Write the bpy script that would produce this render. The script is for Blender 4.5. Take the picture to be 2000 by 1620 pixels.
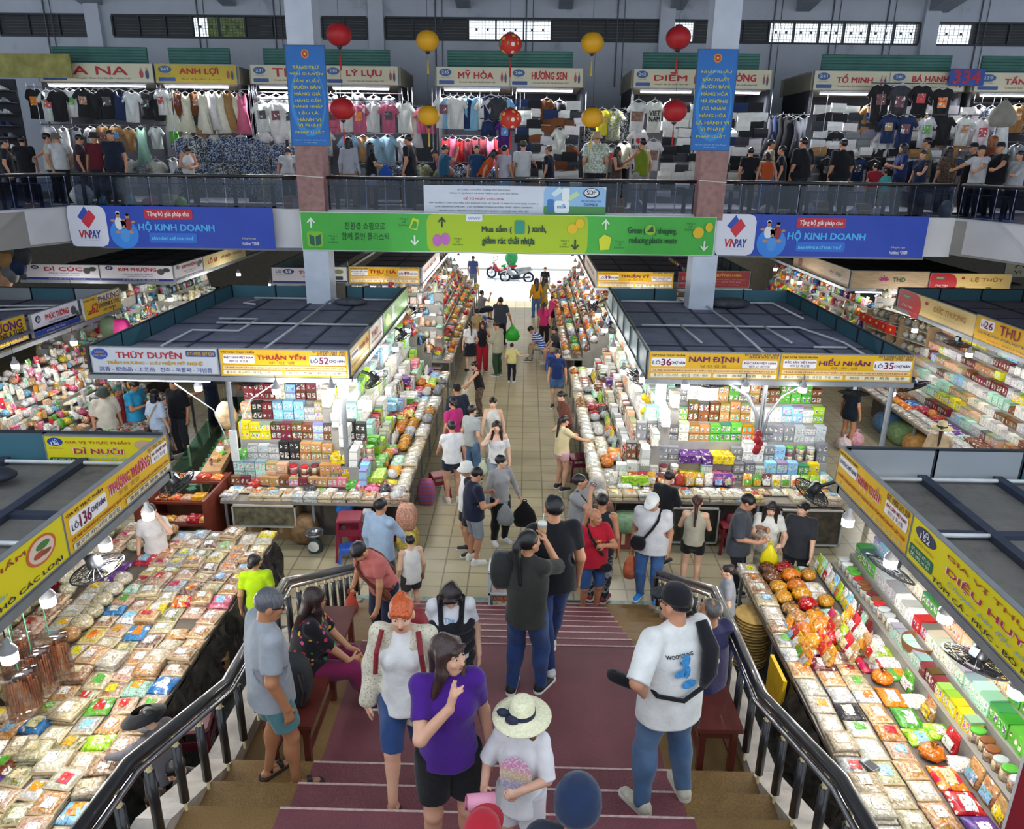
import bpy,bmesh,math,random
import numpy as np
from mathutils import Vector,Matrix,Euler
random.seed(7)
SC=bpy.context.scene
COL=SC.collection
for o in list(bpy.data.objects):bpy.data.objects.remove(o)

# ---------------------------------------------------------------- camera
F_PX,CX,CY=1477.0,1000.0,810.0
PITCH,ROLL,YAW,EYE=math.radians(18.9),math.radians(0.7),math.radians(-0.874),6.2
_f=Vector((math.sin(YAW)*math.cos(PITCH),math.cos(YAW)*math.cos(PITCH),-math.sin(PITCH)))
_x=Vector((math.cos(YAW),-math.sin(YAW),0));_u=_x.cross(_f)
CAMX=_x*math.cos(ROLL)+_u*math.sin(ROLL);CAMU=_u*math.cos(ROLL)-_x*math.sin(ROLL);CAMF=_f
cd=bpy.data.cameras.new('camera');cam=bpy.data.objects.new('camera',cd);COL.objects.link(cam)
cd.sensor_fit='HORIZONTAL';cd.sensor_width=36.0;cd.lens=F_PX/2000*36.0
cd.clip_start=.05;cd.clip_end=300
M=Matrix((CAMX,CAMU,-CAMF)).transposed().to_4x4();M.translation=Vector((0,0,EYE))
cam.matrix_world=M
SC.camera=cam

def ray(u,v):return CAMF+CAMX*((u-CX)/F_PX)-CAMU*((v-CY)/F_PX)
def atz(u,v,z):
 r=ray(u,v);t=(z-EYE)/r.z
 return Vector((r.x*t,r.y*t,z))
def aty(u,v,y):
 r=ray(u,v);t=y/r.y
 return Vector((r.x*t,y,EYE+r.z*t))

# ---------------------------------------------------------------- world, sun, exposure
W=bpy.data.worlds.new('daylight');SC.world=W;W.use_nodes=True
bg=W.node_tree.nodes['Background']
bg.inputs[0].default_value=(.80,.90,1.0,1);bg.inputs[1].default_value=1.45
sd=bpy.data.lights.new('sun','SUN');sun=bpy.data.objects.new('sun',sd);COL.objects.link(sun)
sd.energy=5.0;sd.angle=math.radians(3);sd.color=(1,.96,.9)
sun.rotation_euler=Vector((.12,-.5,-1)).to_track_quat('-Z','Y').to_euler()
SC.view_settings.view_transform='Standard';SC.view_settings.look='None'
SC.view_settings.exposure=0.3;SC.view_settings.gamma=1.0
try:SC.view_settings.use_curve_mapping=False
except Exception:pass
SC.cycles.max_bounces=6;SC.cycles.transparent_max_bounces=12
SC.cycles.use_denoising=True

# ---------------------------------------------------------------- helpers: materials
def lin(h):
 if isinstance(h,str):
  h=h.lstrip('#');c=[int(h[i:i+2],16)/255 for i in(0,2,4)]
  return tuple(x/12.92 if x<=.04045 else((x+.055)/1.055)**2.4 for x in c)
 return tuple(h[:3])
def nd(nt,t,ins=None,**pr):
 n=nt.nodes.new(t)
 for k,v in pr.items():setattr(n,k,v)
 for k,v in(ins or{}).items():
  s=n.inputs[k]
  if hasattr(v,'links')or hasattr(v,'is_output'):nt.links.new(v,s)
  else:s.default_value=v
 return n
def mth(nt,op,a,b=0.0,c=None):
 n=nt.nodes.new('ShaderNodeMath');n.operation=op
 for i,v in enumerate((a,b)if c is None else(a,b,c)):
  if isinstance(v,(int,float)):n.inputs[i].default_value=v
  else:nt.links.new(v,n.inputs[i])
 return n.outputs[0]
def mixc(nt,fac,a,b,bt='MIX'):
 n=nt.nodes.new('ShaderNodeMix');n.data_type='RGBA';n.blend_type=bt
 for s,v in((n.inputs[0],fac),(n.inputs[6],a),(n.inputs[7],b)):
  if isinstance(v,(int,float)):s.default_value=v
  elif isinstance(v,tuple):s.default_value=(*v[:3],1)
  else:nt.links.new(v,s)
 return n.outputs[2]
def ramp(nt,fac,stops,interp='LINEAR'):
 n=nt.nodes.new('ShaderNodeValToRGB');cr=n.color_ramp;cr.interpolation=interp
 while len(cr.elements)<len(stops):cr.elements.new(.5)
 for e,(p,c)in zip(cr.elements,stops):e.position=p;e.color=(*c[:3],1)
 nt.links.new(fac,n.inputs[0]);return n.outputs[0]
MATS={}
def newmat(name):
 m=bpy.data.materials.new(name);m.use_nodes=True
 return m,m.node_tree,m.node_tree.nodes['Principled BSDF']
def mat(col,rough=.6,metal=0.,spec=.4,var=.12,scale=6.,bump=0.,emit=0.,coat=0.,alpha=1.):
 """plain procedural material: a colour with a little noise in it"""
 key=(col if isinstance(col,str)else tuple(col),rough,metal,var,scale,bump,emit,coat,alpha)
 if key in MATS:return MATS[key]
 m,nt,b=newmat('mat_%d'%len(MATS));c=lin(col)
 if var>0 and not emit:
  tc=nd(nt,'ShaderNodeTexCoord');n=nd(nt,'ShaderNodeTexNoise',{'Vector':tc.outputs['Object'],'Scale':scale,'Detail':3.})
  d=tuple(x*(1-var)for x in c);l=tuple(min(1,x*(1+var)+.004)for x in c)
  nt.links.new(ramp(nt,n.outputs[0],[(.3,d),(.7,l)]),b.inputs['Base Color'])
  if bump:
   bp=nd(nt,'ShaderNodeBump',{'Height':n.outputs[0],'Strength':bump,'Distance':.02});nt.links.new(bp.outputs[0],b.inputs['Normal'])
 else:b.inputs['Base Color'].default_value=(*c,1)
 b.inputs['Roughness'].default_value=rough;b.inputs['Metallic'].default_value=metal
 b.inputs['Specular IOR Level'].default_value=spec
 if coat:b.inputs['Coat Weight'].default_value=coat
 if emit:b.inputs['Emission Color'].default_value=(*c,1);b.inputs['Emission Strength'].default_value=emit
 if alpha<1:b.inputs['Alpha'].default_value=alpha
 MATS[key]=m;return m

# ---------------------------------------------------------------- helpers: meshes
class MB:
 def __init__(s):s.v=[];s.f=[];s.c=[];s.cur=None;s.sm=[];s.smooth=False;s.T=None
 def pts(s,ps):
  i=len(s.v)
  if s.T is not None:ps=[s.T@Vector(p)for p in ps]
  s.v+=[tuple(p)for p in ps];return i
 def face(s,idx):s.f.append(idx);s.c.append(s.cur);s.sm.append(s.smooth)
 def quad(s,a,b,c,d):i=s.pts([a,b,c,d]);s.face((i,i+1,i+2,i+3))
 def box(s,x0,y0,z0,x1,y1,z1):
  i=s.pts([(x0,y0,z0),(x1,y0,z0),(x1,y1,z0),(x0,y1,z0),(x0,y0,z1),(x1,y0,z1),(x1,y1,z1),(x0,y1,z1)])
  for q in((3,2,1,0),(4,5,6,7),(0,1,5,4),(1,2,6,5),(2,3,7,6),(3,0,4,7)):s.face(tuple(i+k for k in q))
 def rbox(s,c,sz,b=.01,n=None):   # box with chamfered vertical+top edges
  x,y,z=c;a,d,h=sz[0]/2,sz[1]/2,sz[2]
  rings=[]
  for zz,k in((z,0),(z+h-b,0),(z+h,b)):
   A,D=a-k,d-k
   rings.append([(x-A+b,y-D,zz),(x+A-b,y-D,zz),(x+A,y-D+b,zz),(x+A,y+D-b,zz),(x+A-b,y+D,zz),(x-A+b,y+D,zz),(x-A,y+D-b,zz),(x-A,y-D+b,zz)])
  s.loft(rings)
 def loft(s,rings,cap=True,closed=True):
  n=len(rings[0]);st=[s.pts(r)for r in rings]
  for a,b in zip(st,st[1:]):
   for k in range(n if closed else n-1):
    k2=(k+1)%n;s.face((a+k,a+k2,b+k2,b+k))
  if cap and closed:
   s.face(tuple(st[0]+k for k in reversed(range(n))));s.face(tuple(st[-1]+k for k in range(n)))
 def tube(s,path,r,n=8,cap=True):
  path=[Vector(p)for p in path];rr=r if isinstance(r,(list,tuple))else[r]*len(path);rings=[]
  ref=None
  for i,p in enumerate(path):
   t=(path[min(i+1,len(path)-1)]-path[max(i-1,0)]).normalized()
   if ref is None:ref=Vector((0,0,1))if abs(t.z)<.9 else Vector((1,0,0))
   a=t.cross(ref).normalized();b=t.cross(a).normalized();ref=-b if abs(t.dot(b))<.99 else ref
   ref=a.cross(t)
   rings.append([p+(a*math.cos(q)+b*math.sin(q))*rr[i]for q in[2*math.pi*k/n for k in range(n)]])
  s.loft(rings,cap)
 def lathe(s,prof,n=16,c=(0,0,0),ax=None,sx=1.,sy=1.):
  rings=[[(c[0]+r*sx*math.cos(2*math.pi*k/n),c[1]+r*sy*math.sin(2*math.pi*k/n),c[2]+z)for k in range(n)]for r,z in prof]
  s.loft(rings)
 def ell(s,c,r,n=12,m=8):
  prof=[(math.sin(math.pi*(j+.02)/(m+.04)),-math.cos(math.pi*(j+.02)/(m+.04)))for j in range(m+1)]
  rings=[[(c[0]+r[0]*q*math.cos(2*math.pi*k/n),c[1]+r[1]*q*math.sin(2*math.pi*k/n),c[2]+r[2]*z)for k in range(n)]for q,z in prof]
  s.loft(rings)
 def torus(s,c,R,r,n=24,m=6,nrm='z'):
  rings=[]
  for i in range(n):
   a=2*math.pi*i/n;row=[]
   for j in range(m):
    b=2*math.pi*j/m;q=R+r*math.cos(b);x,y,z=q*math.cos(a),q*math.sin(a),r*math.sin(b)
    p={'z':(x,y,z),'y':(x,z,y),'x':(z,x,y)}[nrm];row.append((c[0]+p[0],c[1]+p[1],c[2]+p[2]))
   rings.append(row)
  s.loft(rings+[rings[0]],cap=False)
 def prism(s,poly,z0,z1):
  s.loft([[(x,y,z0)for x,y in poly],[(x,y,z1)for x,y in poly]])
 def mesh(s,name,m=None):
  me=bpy.data.meshes.new(name);me.from_pydata(s.v,[],s.f)
  if m is not None:me.materials.append(m)
  if any(s.sm):me.polygons.foreach_set('use_smooth',s.sm)
  if any(c is not None for c in s.c):
   at=me.color_attributes.new('Col','FLOAT_COLOR','CORNER');buf=[]
   for f,c in zip(s.f,s.c):buf+=list((*(c or(1,1,1))[:3],1))*len(f)
   at.data.foreach_set('color',buf)
  return me
 def build(s,name,m=None,parent=None,loc=None):
  return link(name,s.mesh(name,m),parent,loc)
def link(name,me,parent=None,loc=None):
 o=bpy.data.objects.new(name,me);COL.objects.link(o)
 if parent is not None:o.parent=parent
 if loc is not None:o.location=loc
 return o
def tag(o,label,cat,group=None,kind=None):
 o['label']=label;o['category']=cat
 if group:o['group']=group
 if kind:o['kind']=kind
 return o
def thing(name,label,cat,loc=(0,0,0),rz=0.,group=None,mtx=None):
 o=bpy.data.objects.new(name,None);COL.objects.link(o);o.empty_display_size=.1
 if mtx is not None:o.matrix_world=mtx
 else:o.location=loc;o.rotation_euler=(0,0,rz)
 return tag(o,label,cat,group)
def struct(name,mb,m):o=mb.build(name,m);o['kind']='structure';return o
def copy_tree(o,parent=None):
 c=o.copy();COL.objects.link(c)
 if parent is not None:c.parent=parent
 for ch in[x for x in o.children]:copy_tree(ch,c)
 return c
ONES='zero first second third fourth fifth sixth seventh eighth ninth tenth eleventh twelfth thirteenth fourteenth fifteenth sixteenth seventeenth eighteenth nineteenth'.split()
TENS={2:'twent',3:'thirt',4:'fort',5:'fift',6:'sixt',7:'sevent',8:'eight',9:'ninet'}
def ordw(n):
 if n<20:return ONES[n]
 if n>=100:return 'hundred-and-'+ordw(n-100)if n>100 else 'hundredth'
 t,u=divmod(n,10)
 return TENS[t]+('ieth' if u==0 else 'y-'+ONES[u])
# ---------------------------------------------------------------- helpers: lettering
TEXTS=[]
def text(s,parent,x,y,z,w,h,col,bold=.0,shear=0.,name='lettering',lift=.002,emit=0.,m=None):
 """lettering centred on (x, y) in the parent's plane, fitted to w by h"""
 cu=bpy.data.curves.new(name,'FONT');cu.body=s;cu.align_x='LEFT'
 cu.resolution_u=2;cu.offset=0;cu.shear=shear;cu.extrude=0
 cu.materials.append(m or mat(col,.55,var=0.,emit=emit))
 o=bpy.data.objects.new(name,cu);COL.objects.link(o);o.parent=parent;o.location=(x,y,z+lift)
 TEXTS.append((o,w,h,bold));return o
import unicodedata
MARKS={}
def plain(s):
 """the string without barred and horned letters, and where their bars and horns go"""
 out,mk='',[]
 for c in s:
  d=unicodedata.normalize('NFD',c)
  if c in 'Đđ':out+='D' if c=='Đ' else 'd';mk.append((out,c))
  elif '\u031b' in d:out+=unicodedata.normalize('NFC',d.replace('\u031b',''));mk.append((out,'H' if c.isupper()else 'h'))
  else:out+=c
 return out,mk
def fit_texts():
 tmp=[]
 for o,w,h,bold in TEXTS:
  body,mk=plain(o.data.body);o.data.body=body
  for p,c in mk:
   q=[]
   for t_ in(p,p[-1]):cu=bpy.data.curves.new('m','FONT');cu.body=t_;cu.shear=o.data.shear;cu.resolution_u=2;ob=bpy.data.objects.new('m',cu);COL.objects.link(ob);q.append(ob)
   tmp.append((o,c,q))
 bpy.context.view_layer.update()
 for o,c,(p,l)in tmp:
  x1=p.bound_box[6][0];lw=l.bound_box[6][0]-l.bound_box[0][0];x0=x1-lw
  r_={'Đ':((x0-.07,.32),(x0+lw*.5,.32),(x0+lw*.5,.41),(x0-.07,.41)),'đ':((x1-lw*.62,.58),(x1+.06,.58),(x1+.06,.66),(x1-lw*.62,.66)),'H':((x1-.07,.56),(x1+.03,.60),(x1+.13,.82),(x1+.02,.80)),'h':((x1-.06,.40),(x1+.02,.44),(x1+.11,.62),(x1+.01,.60))}[c]
  MARKS.setdefault(o.name,[]).append(r_)
 for o,c,q in tmp:
  for ob in q:cu=ob.data;bpy.data.objects.remove(ob);bpy.data.curves.remove(cu)
 bpy.context.view_layer.update();dg=bpy.context.evaluated_depsgraph_get()
 for o,w,h,bold in TEXTS:
  me=bpy.data.meshes.new_from_object(o.evaluated_get(dg))
  if len(me.vertices)==0:bpy.data.objects.remove(o);continue
  if o.name in MARKS:
   bm=bmesh.new();bm.from_mesh(me)
   for r_ in MARKS[o.name]:bm.faces.new([bm.verts.new((x,y,.012))for x,y in r_])
   bm.to_mesh(me);bm.free()
  n=len(me.vertices)
  co=np.empty(n*3,np.float32);me.vertices.foreach_get('co',co);co=co.reshape(-1,3)
  lo,hi=co.min(0),co.max(0);d=hi-lo
  co[:,2]*=.05;co[:,0]=(co[:,0]-(lo[0]+hi[0])/2)*w/max(d[0],1e-6);co[:,1]=(co[:,1]-(lo[1]+hi[1])/2)*h/max(d[1],.3)
  me.vertices.foreach_set('co',co.ravel())
  if bold>.004:     # heavier strokes: the outline laid down again a little to each side
   q=min(bold,.018)*h*1.8;bm=bmesh.new()
   for dx,dy,dz in((-q,-q*.6,0),(q,-q*.6,.0005),(-q,q*.6,.001),(q,q*.6,.0015))if bold>.009 else((-q,0,0),(q,0,.0005)):
    k=len(bm.verts);bm.from_mesh(me);bm.verts.ensure_lookup_table()
    for v in bm.verts[k:]:v.co.x+=dx;v.co.y+=dy;v.co.z+=dz
   bm.to_mesh(me);bm.free()
  if o.parent in DRAPE:drape(me,o.location,o.parent)
  p=link(o.name+'_',me,o.parent,o.location.copy());nm=o.name;bpy.data.objects.remove(o);p.name=nm
DRAPE={}
def drape(me,loc,e):
 """lay flat lettering or a print onto the cloth it is printed on"""
 from mathutils.bvhtree import BVHTree
 t=DRAPE[e];bv=BVHTree.FromPolygons([v.co[:]for v in t.vertices],[p.vertices[:]for p in t.polygons]);M_=e.matrix_local;I_=M_.inverted();d=(M_.to_3x3()@Vector((0,0,-1))).normalized()
 for v in me.vertices:
  p=M_@(v.co+Vector(loc));h=bv.ray_cast(p-d*.25,d,.6)
  if h[0]is not None:v.co=I_@(h[0]-d*(.004+loc[2]))-Vector(loc)
def frame(o,xd,yd):
 """matrix with local x along xd, local y along yd, origin o"""
 xd=Vector(xd).normalized();yd=Vector(yd).normalized();zd=xd.cross(yd)
 m=Matrix((xd,yd,zd)).transposed().to_4x4();m.translation=Vector(o);return m
def flat(mb_pts,m,name,parent):
 b=MB();i=b.pts(mb_pts);b.face(tuple(range(i,i+len(mb_pts))));return b.build(name,m,parent)
def sign(label,origin,xd,w,h,bgc,els,name='sign_board',cat='sign',yd=(0,0,1),t=.04,rim='#8a8d92',group=None,rough=.45,bgm=None):
 """a flat board: x right, y up from its lower left corner; els: ('t',text,cx,cy,w,h,col,bold) ('r',x0,y0,x1,y1,col,name) ('e',cx,cy,rx,ry,col,name) in 0..1"""
 root=thing(name,label,cat,mtx=frame(origin,xd,yd),group=group)
 b=MB();b.box(0,0,-t,w,h,0);b.build('panel',bgm or mat(bgc,rough,var=.04,scale=2.),root)
 if rim:
  b=MB();e=.012
  b.box(-e,-e,-t-.01,w+e,0,.006);b.box(-e,h,-t-.01,w+e,h+e,.006);b.box(-e,0,-t-.01,0,h,.006);b.box(w,0,-t-.01,w+e,h,.006)
  b.build('frame',mat(rim,.4,.3,var=.05),root)
 z=.002
 for e in els:
  k=e[0];z+=.0006
  if k=='t':
   text(e[1],root,e[2]*w,e[3]*h,z,e[4]*w,e[5]*h,e[6],e[7]if len(e)>7 else 0.,e[8]if len(e)>8 else 0.)
  elif k=='r':
   x0,y0,x1,y1=e[1]*w,e[2]*h,e[3]*w,e[4]*h;r=min(abs(x1-x0),abs(y1-y0))*.18
   ps=[]
   for cx,cy,a0 in((x1-r,y1-r,0),(x0+r,y1-r,90),(x0+r,y0+r,180),(x1-r,y0+r,270)):
    for q in(0,45,90):a=math.radians(a0+q);ps.append((cx+r*math.cos(a),cy+r*math.sin(a),z))
   flat(ps,mat(e[5],rough,var=.0),e[6]if len(e)>6 else 'patch',root)
  elif k=='e':
   ps=[(e[1]*w+e[3]*w*math.cos(a),e[2]*h+e[4]*h*math.sin(a),z)for a in[2*math.pi*i/28 for i in range(28)]]
   flat(ps,mat(e[5],rough,var=.0),e[6]if len(e)>6 else 'emblem',root)
  elif k=='p':   # polygon
   flat([(x*w,y*h,z)for x,y in e[1]],mat(e[2],rough,var=0.),e[3]if len(e)>3 else 'emblem',root)
 return root
# ================================================================ STRUCTURE
def tile_mat(c1,c2,grout,size,rough=.35,gw=.012,spots=0.):
 m,nt,b=newmat('tiles');tc=nd(nt,'ShaderNodeTexCoord')
 br=nd(nt,'ShaderNodeTexBrick',{'Vector':tc.outputs['Object'],'Color1':(*lin(c1),1),'Color2':(*lin(c2),1),'Mortar':(*lin(grout),1),'Scale':1.,'Mortar Size':gw,'Brick Width':size,'Row Height':size,'Bias':0.},offset=0.)
 n=nd(nt,'ShaderNodeTexNoise',{'Vector':tc.outputs['Object'],'Scale':1.3,'Detail':5.})
 nt.links.new(mixc(nt,1.,br.outputs[0],ramp(nt,n.outputs[0],[(.3,(.82,.82,.8)),(.7,(1,1,1))]),'MULTIPLY'),b.inputs['Base Color'])
 b.inputs['Roughness'].default_value=rough;return m
def terrazzo(nt,vec,c,scale=190.):
 n=nd(nt,'ShaderNodeTexNoise',{'Vector':vec,'Scale':scale,'Detail':2.,'Roughness':.7})
 n2=nd(nt,'ShaderNodeTexNoise',{'Vector':vec,'Scale':2.2,'Detail':4.})
 c=lin(c)
 a=ramp(nt,n.outputs[0],[(.33,tuple(x*.5 for x in c)),(.5,c),(.7,tuple(min(1,x*1.5+.03)for x in c))])
 return mixc(nt,1.,a,ramp(nt,n2.outputs[0],[(.3,(.75,.75,.75)),(.7,(1.05,1.05,1.05))]),'MULTIPLY')
def stair_mat():
 m,nt,b=newmat('stair_terrazzo');tc=nd(nt,'ShaderNodeTexCoord');v=tc.outputs['Object']
 sp=nd(nt,'ShaderNodeSeparateXYZ',{'Vector':v})
 inside=mth(nt,'MULTIPLY',mth(nt,'GREATER_THAN',sp.outputs[0],-1.6),mth(nt,'LESS_THAN',sp.outputs[0],1.2))
 nt.links.new(mixc(nt,inside,terrazzo(nt,v,'#785a2e'),terrazzo(nt,v,'#6f3a41')),b.inputs['Base Color'])
 b.inputs['Roughness'].default_value=.55;return m
WHITEWALL=mat('#b9bfca',.8,var=.07,scale=.7)
b=MB();b.quad((-26,-6,0),(26,-6,0),(26,34,0),(-26,34,0));struct('floor',b,tile_mat('#b5aa8c','#aca183','#7d765f',.4))
DARKT=tile_mat('#3c3e3d','#363837','#232424',.3,.5)
for nm,xa,xb in(('floor_dark_left',-9.4,-2.47),('floor_dark_right',2.05,9.4)):b=MB();b.quad((xa,-5,.003),(xb,-5,.003),(xb,8.9,.003),(xa,8.9,.003));struct(nm,b,DARKT)
b=MB();b.quad((-2.4,9.36,.004),(1.9,9.36,.004),(1.9,9.7,.004),(-2.4,9.7,.004));struct('floor_strip',b,mat('#6f8f88',.4,var=.3,scale=9))
b=MB();b.quad((.55,9.40,.006),(1.25,9.40,.006),(1.3,9.68,.006),(.6,9.68,.006))
tag(b.build('doormat',mat('#3a3a38',.95,var=.3,scale=40)),'dark grey worn mat on the teal strip at the stair foot','doormat')
# pavement, road and the far side of the street
b=MB();b.box(-26,34,-.2,26,39.4,0);struct('floor_pavement',b,mat('#cfcac0',.8,var=.06,scale=2))
b=MB();b.box(-40,39.4,-.3,40,44.6,-.12);struct('road',b,mat('#9aa2ad',.85,var=.06,scale=3))
b=MB();b.box(-40,44.6,-.3,40,62,-.02);struct('floor_far_pavement',b,mat('#e2d8c4',.85,var=.04,scale=1))
b=MB();b.box(-40,60,-.2,40,60.4,9);struct('wall_street',b,mat('#e9dfc8',.85,var=.04,scale=.6))
# stairs
ST=MB();NOS=MB();X0,X1=-2.25,1.85
def tread(y0,y1,z,zb):
 ST.box(X0,y0,zb,X1,y1,z);NOS.box(-1.6,y1-.012,z-.02,1.2,y1+.006,z+.003)
for k in range(1,9):
 y1=9.35-.354*(k-1);tread(6.52-.01 if k==8 else y1-.36,y1,k*.1667,0)
tread(4.72,6.52,1.5,0)
for k in range(1,4):tread(4.72-.38*k if k<3 else 1.6,4.72-.38*(k-1),1.5+.165*k,0)
for k in range(4,14):tread(1.6-.32*(k-3),1.6-.32*(k-4),1.5+.165*k,0)
struct('stairs',ST,stair_mat());struct('trim_1',NOS,mat('#b59a94',.6,var=.2,scale=30))
MARBLE=mat('#a39a90',.45,var=.35,scale=5)
for nm,xa,xb in(('wall_stair_left',-2.47,-2.24),('wall_stair_right',1.84,2.05)):
 b=MB()
 prof=[(9.45,.12),(6.45,1.62),(4.75,1.64),(3.75,2.1),(1.5,2.14),(-1.6,3.8)]
 top=[(xa,y,z)for y,z in prof];top2=[(xb,y,z)for y,z in prof]
 b.loft([[p for p in(a,c,(c[0],c[1],0),(a[0],a[1],0))]for a,c in zip(top,top2)])
 struct(nm,b,MARBLE)
# upper floor, its fascia and the back wall
poly=[(-10.3,17.62),(9.5,17.62),(10.2,15.6),(12,10),(26,10),(26,34),(-26,34),(-26,10),(-13,10),(-10.95,15.75)]
b=MB();b.prism(poly,4.2,4.95);struct('floor_upper',b,mat('#8f8c88',.6,var=.1,scale=1))
FASC=mat('#c9c8cb',.75,var=.05,scale=1.2)
def wallseg(name,a,c,z0,z1,t=.16,m=FASC):
 a,c=Vector((*a,0)),Vector((*c,0));n=(c-a).normalized();q=Vector((-n.y,n.x,0))*t
 bb=MB();bb.prism([(p.x,p.y)for p in(a,c,c+q,a+q)],z0,z1);return struct(name,bb,m)
wallseg('wall_balcony_front',(-10.3,17.5),(9.55,17.5),4.15,5.0)
wallseg('wall_balcony_left',(-13.4,9.5),(-10.3,17.5),4.25,5.0)
wallseg('wall_balcony_right',(9.55,17.5),(12.1,9.5),4.25,5.0)
b=MB();b.box(-10.2,18.3,3.98,9.4,18.55,4.12);struct('trim_2',b,mat('#8e949c',.5,.3,var=.1))
b=MB();b.box(-10.2,18.6,4.1,9.4,19.4,4.2);struct('trim_3',b,mat('#55565a',.7))
BW=25.0
wins=[(-15.95,-13.2,'ddb'),(-12.5,-6.9,'dddggdd'),(-6.2,-4.85,'dd'),(-4.3,3.95,'dddwwwdddd'),(4.15,11.5,'wdddwwwwww'),(12.0,15.2,'wdd'),(-19,-16.4,'bbd')]
wins.sort();b=MB();z0,z1=9.48,10.02
b.box(-26,BW,4.95,26,BW+.3,z0);b.box(-26,BW,z1,26,BW+.3,12)
xs=[-26]+[q for w in wins for q in w[:2]]+[26]
for i in range(0,len(xs),2):b.box(xs[i],BW,z0,xs[i+1],BW+.3,z1)
def stained():
 m,nt,bs=newmat('upper_wall');tc=nd(nt,'ShaderNodeTexCoord');v=tc.outputs['Object']
 n=nd(nt,'ShaderNodeTexNoise',{'Vector':v,'Scale':.8,'Detail':7.,'Roughness':.65})
 c=ramp(nt,n.outputs[0],[(.28,lin('#8d929c')),(.42,lin('#bcc1cc')),(.75,lin('#c8cdd8'))])
 nt.links.new(c,bs.inputs['Base Color']);bs.inputs['Roughness'].default_value=.85;return m
struct('wall_back',b,stained())
GRID=mat('#4a4a48',.6,var=0.)
for i,(xa,xb,code)in enumerate(wins):
 f=MB();f.box(xa,BW-.03,z0-.05,xb,BW+.1,z0);f.box(xa,BW-.03,z1,xb,BW+.1,z1+.05)
 n=len(code);w=(xb-xa)/n
 for k in range(n+1):x=xa+k*w;f.box(x-.025,BW-.03,z0,x+.025,BW+.1,z1)
 root=struct('window_%d'%(i+1),f,mat('#3c3f44',.6,var=.05))
 for k,ch in enumerate(code):
  x=xa+k*w;p=MB()
  if ch in 'db':
   for q in range(7):zz=z0+(z1-z0)*(q+.5)/7;p.box(x+.02,BW+.02,zz-.0385,x+w-.02,BW+.05,zz+.0355)
   p.build('louvre_pane',mat('#20242a',.35,var=.2,scale=3),root)
  else:
   for q in range(1,7):zz=z0+(z1-z0)*q/7;p.box(x+.03,BW+.03,zz-.004,x+w-.03,BW+.045,zz+.004)
   for q in range(1,8):xx=x+w*q/8;p.box(xx-.004,BW+.03,z0,xx+.004,BW+.045,z1)
   for q in(.3,.7):p.box(x+w*q-.03,BW+.02,(z0+z1)/2-.03,x+w*q+.03,BW+.05,(z0+z1)/2+.03)
   p.build('wire_pane',GRID,root)
 if 'g' in code:
  k=code.index('g');pb=MB();pb.box(xa+k*w,BW+1.2,z0-.6,xa+(k+2)*w,BW+1.3,z1+.2)
  tag(pb.build('tree',mat('#7d8f5a',.9,var=.5,scale=8)),'pale green tree outside behind the upper window mesh','tree')
# pilasters, conduits and roof beams
b=MB()
for x in(-13.0,-4.55,4.05,11.75):b.box(x-.22,BW-.18,4.95,x+.22,BW,12)
struct('wall_back_pilaster',b,mat('#c4c9d4',.8,var=.08,scale=1))
b=MB()
for x in(-17,-14.5,-9.9,-7.6,-2.8,-.1,2.6,7.2,8.9,10.5,13.2):b.tube([(x,BW-.03,8.2),(x,BW-.03,12)],.022,5);b.tube([(x+.2,BW-.03,8.2),(x+.2,BW-.03,12)],.012,5)
struct('trim_4',b,mat('#5c616b',.6,var=.05))
for i,x in enumerate((-13.0,-8.9,-1.95,1.05,4.3,8.0,11.9)):
 b=MB();w=.2 if i not in(0,6)else.3
 b.loft([[(x-w,y,zb),(x+w,y,zb),(x+w,y,12),(x-w,y,12)]for y,zb in((10,10.9),(22,10.75),(BW-.05,10.3))])
 struct('ceiling_beam_%d'%(i+1),b,mat('#9aa0ab',.8,var=.06))
b=MB();b.box(-26,6,11.9,26,34,12.0);struct('ceiling',b,mat('#9aa0aa',.85))
for nm,xa in(('wall_left',-26),('wall_right',26)):
 b=MB();b.box(xa-.2,-6,0,xa+.2,34,6.2);b.box(xa-.2,-6,11,xa+.2,34,12);[b.box(xa-.2,y,6.2,xa+.2,y+.5,11)for y in range(-6,34,5)];struct(nm,b,WHITEWALL)  # unseen side walls; high openings added to let sky light brighten the upper floor
# ground-floor end walls either side of the street opening
for i,(xa,xb)in enumerate(((-26,-5.6),(3.9,26))):
 b=MB();b.box(xa,34,0,xb,34.25,4.2);struct('wall_end_%d'%(i+1),b,mat('#a9a59b',.8,var=.1))
b=MB();b.box(-5.6,34,3.7,3.9,34.25,4.2);struct('door_1',b,mat('#8c8d90',.6))
# two pillars
for i,(xa,xb)in enumerate(((-5.04,-4.48),(3.76,4.32))):
 b=MB();b.box(xa,17.3,0,xb,17.85,12)
 o=struct('pillar_%d'%(i+1),b,mat('#c2cad8',.7,var=.08,scale=2.))
 c=MB();c.box(xa-.012,17.288,4.9,xb+.012,17.862,6.9);c.build('stone_cladding',mat('#8f6a66',.55,var=.22,scale=9),o)
 t=MB();t.torus(((xa+xb)/2,17.57,5.72),.4,.012,4,5)
 t=MB();e=.02;t.tube([(xa-e,17.28,5.74),(xb+e,17.28,5.7)],.012,5);t.build('cable_tie',mat('#c9c7c0',.6),o)

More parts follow.
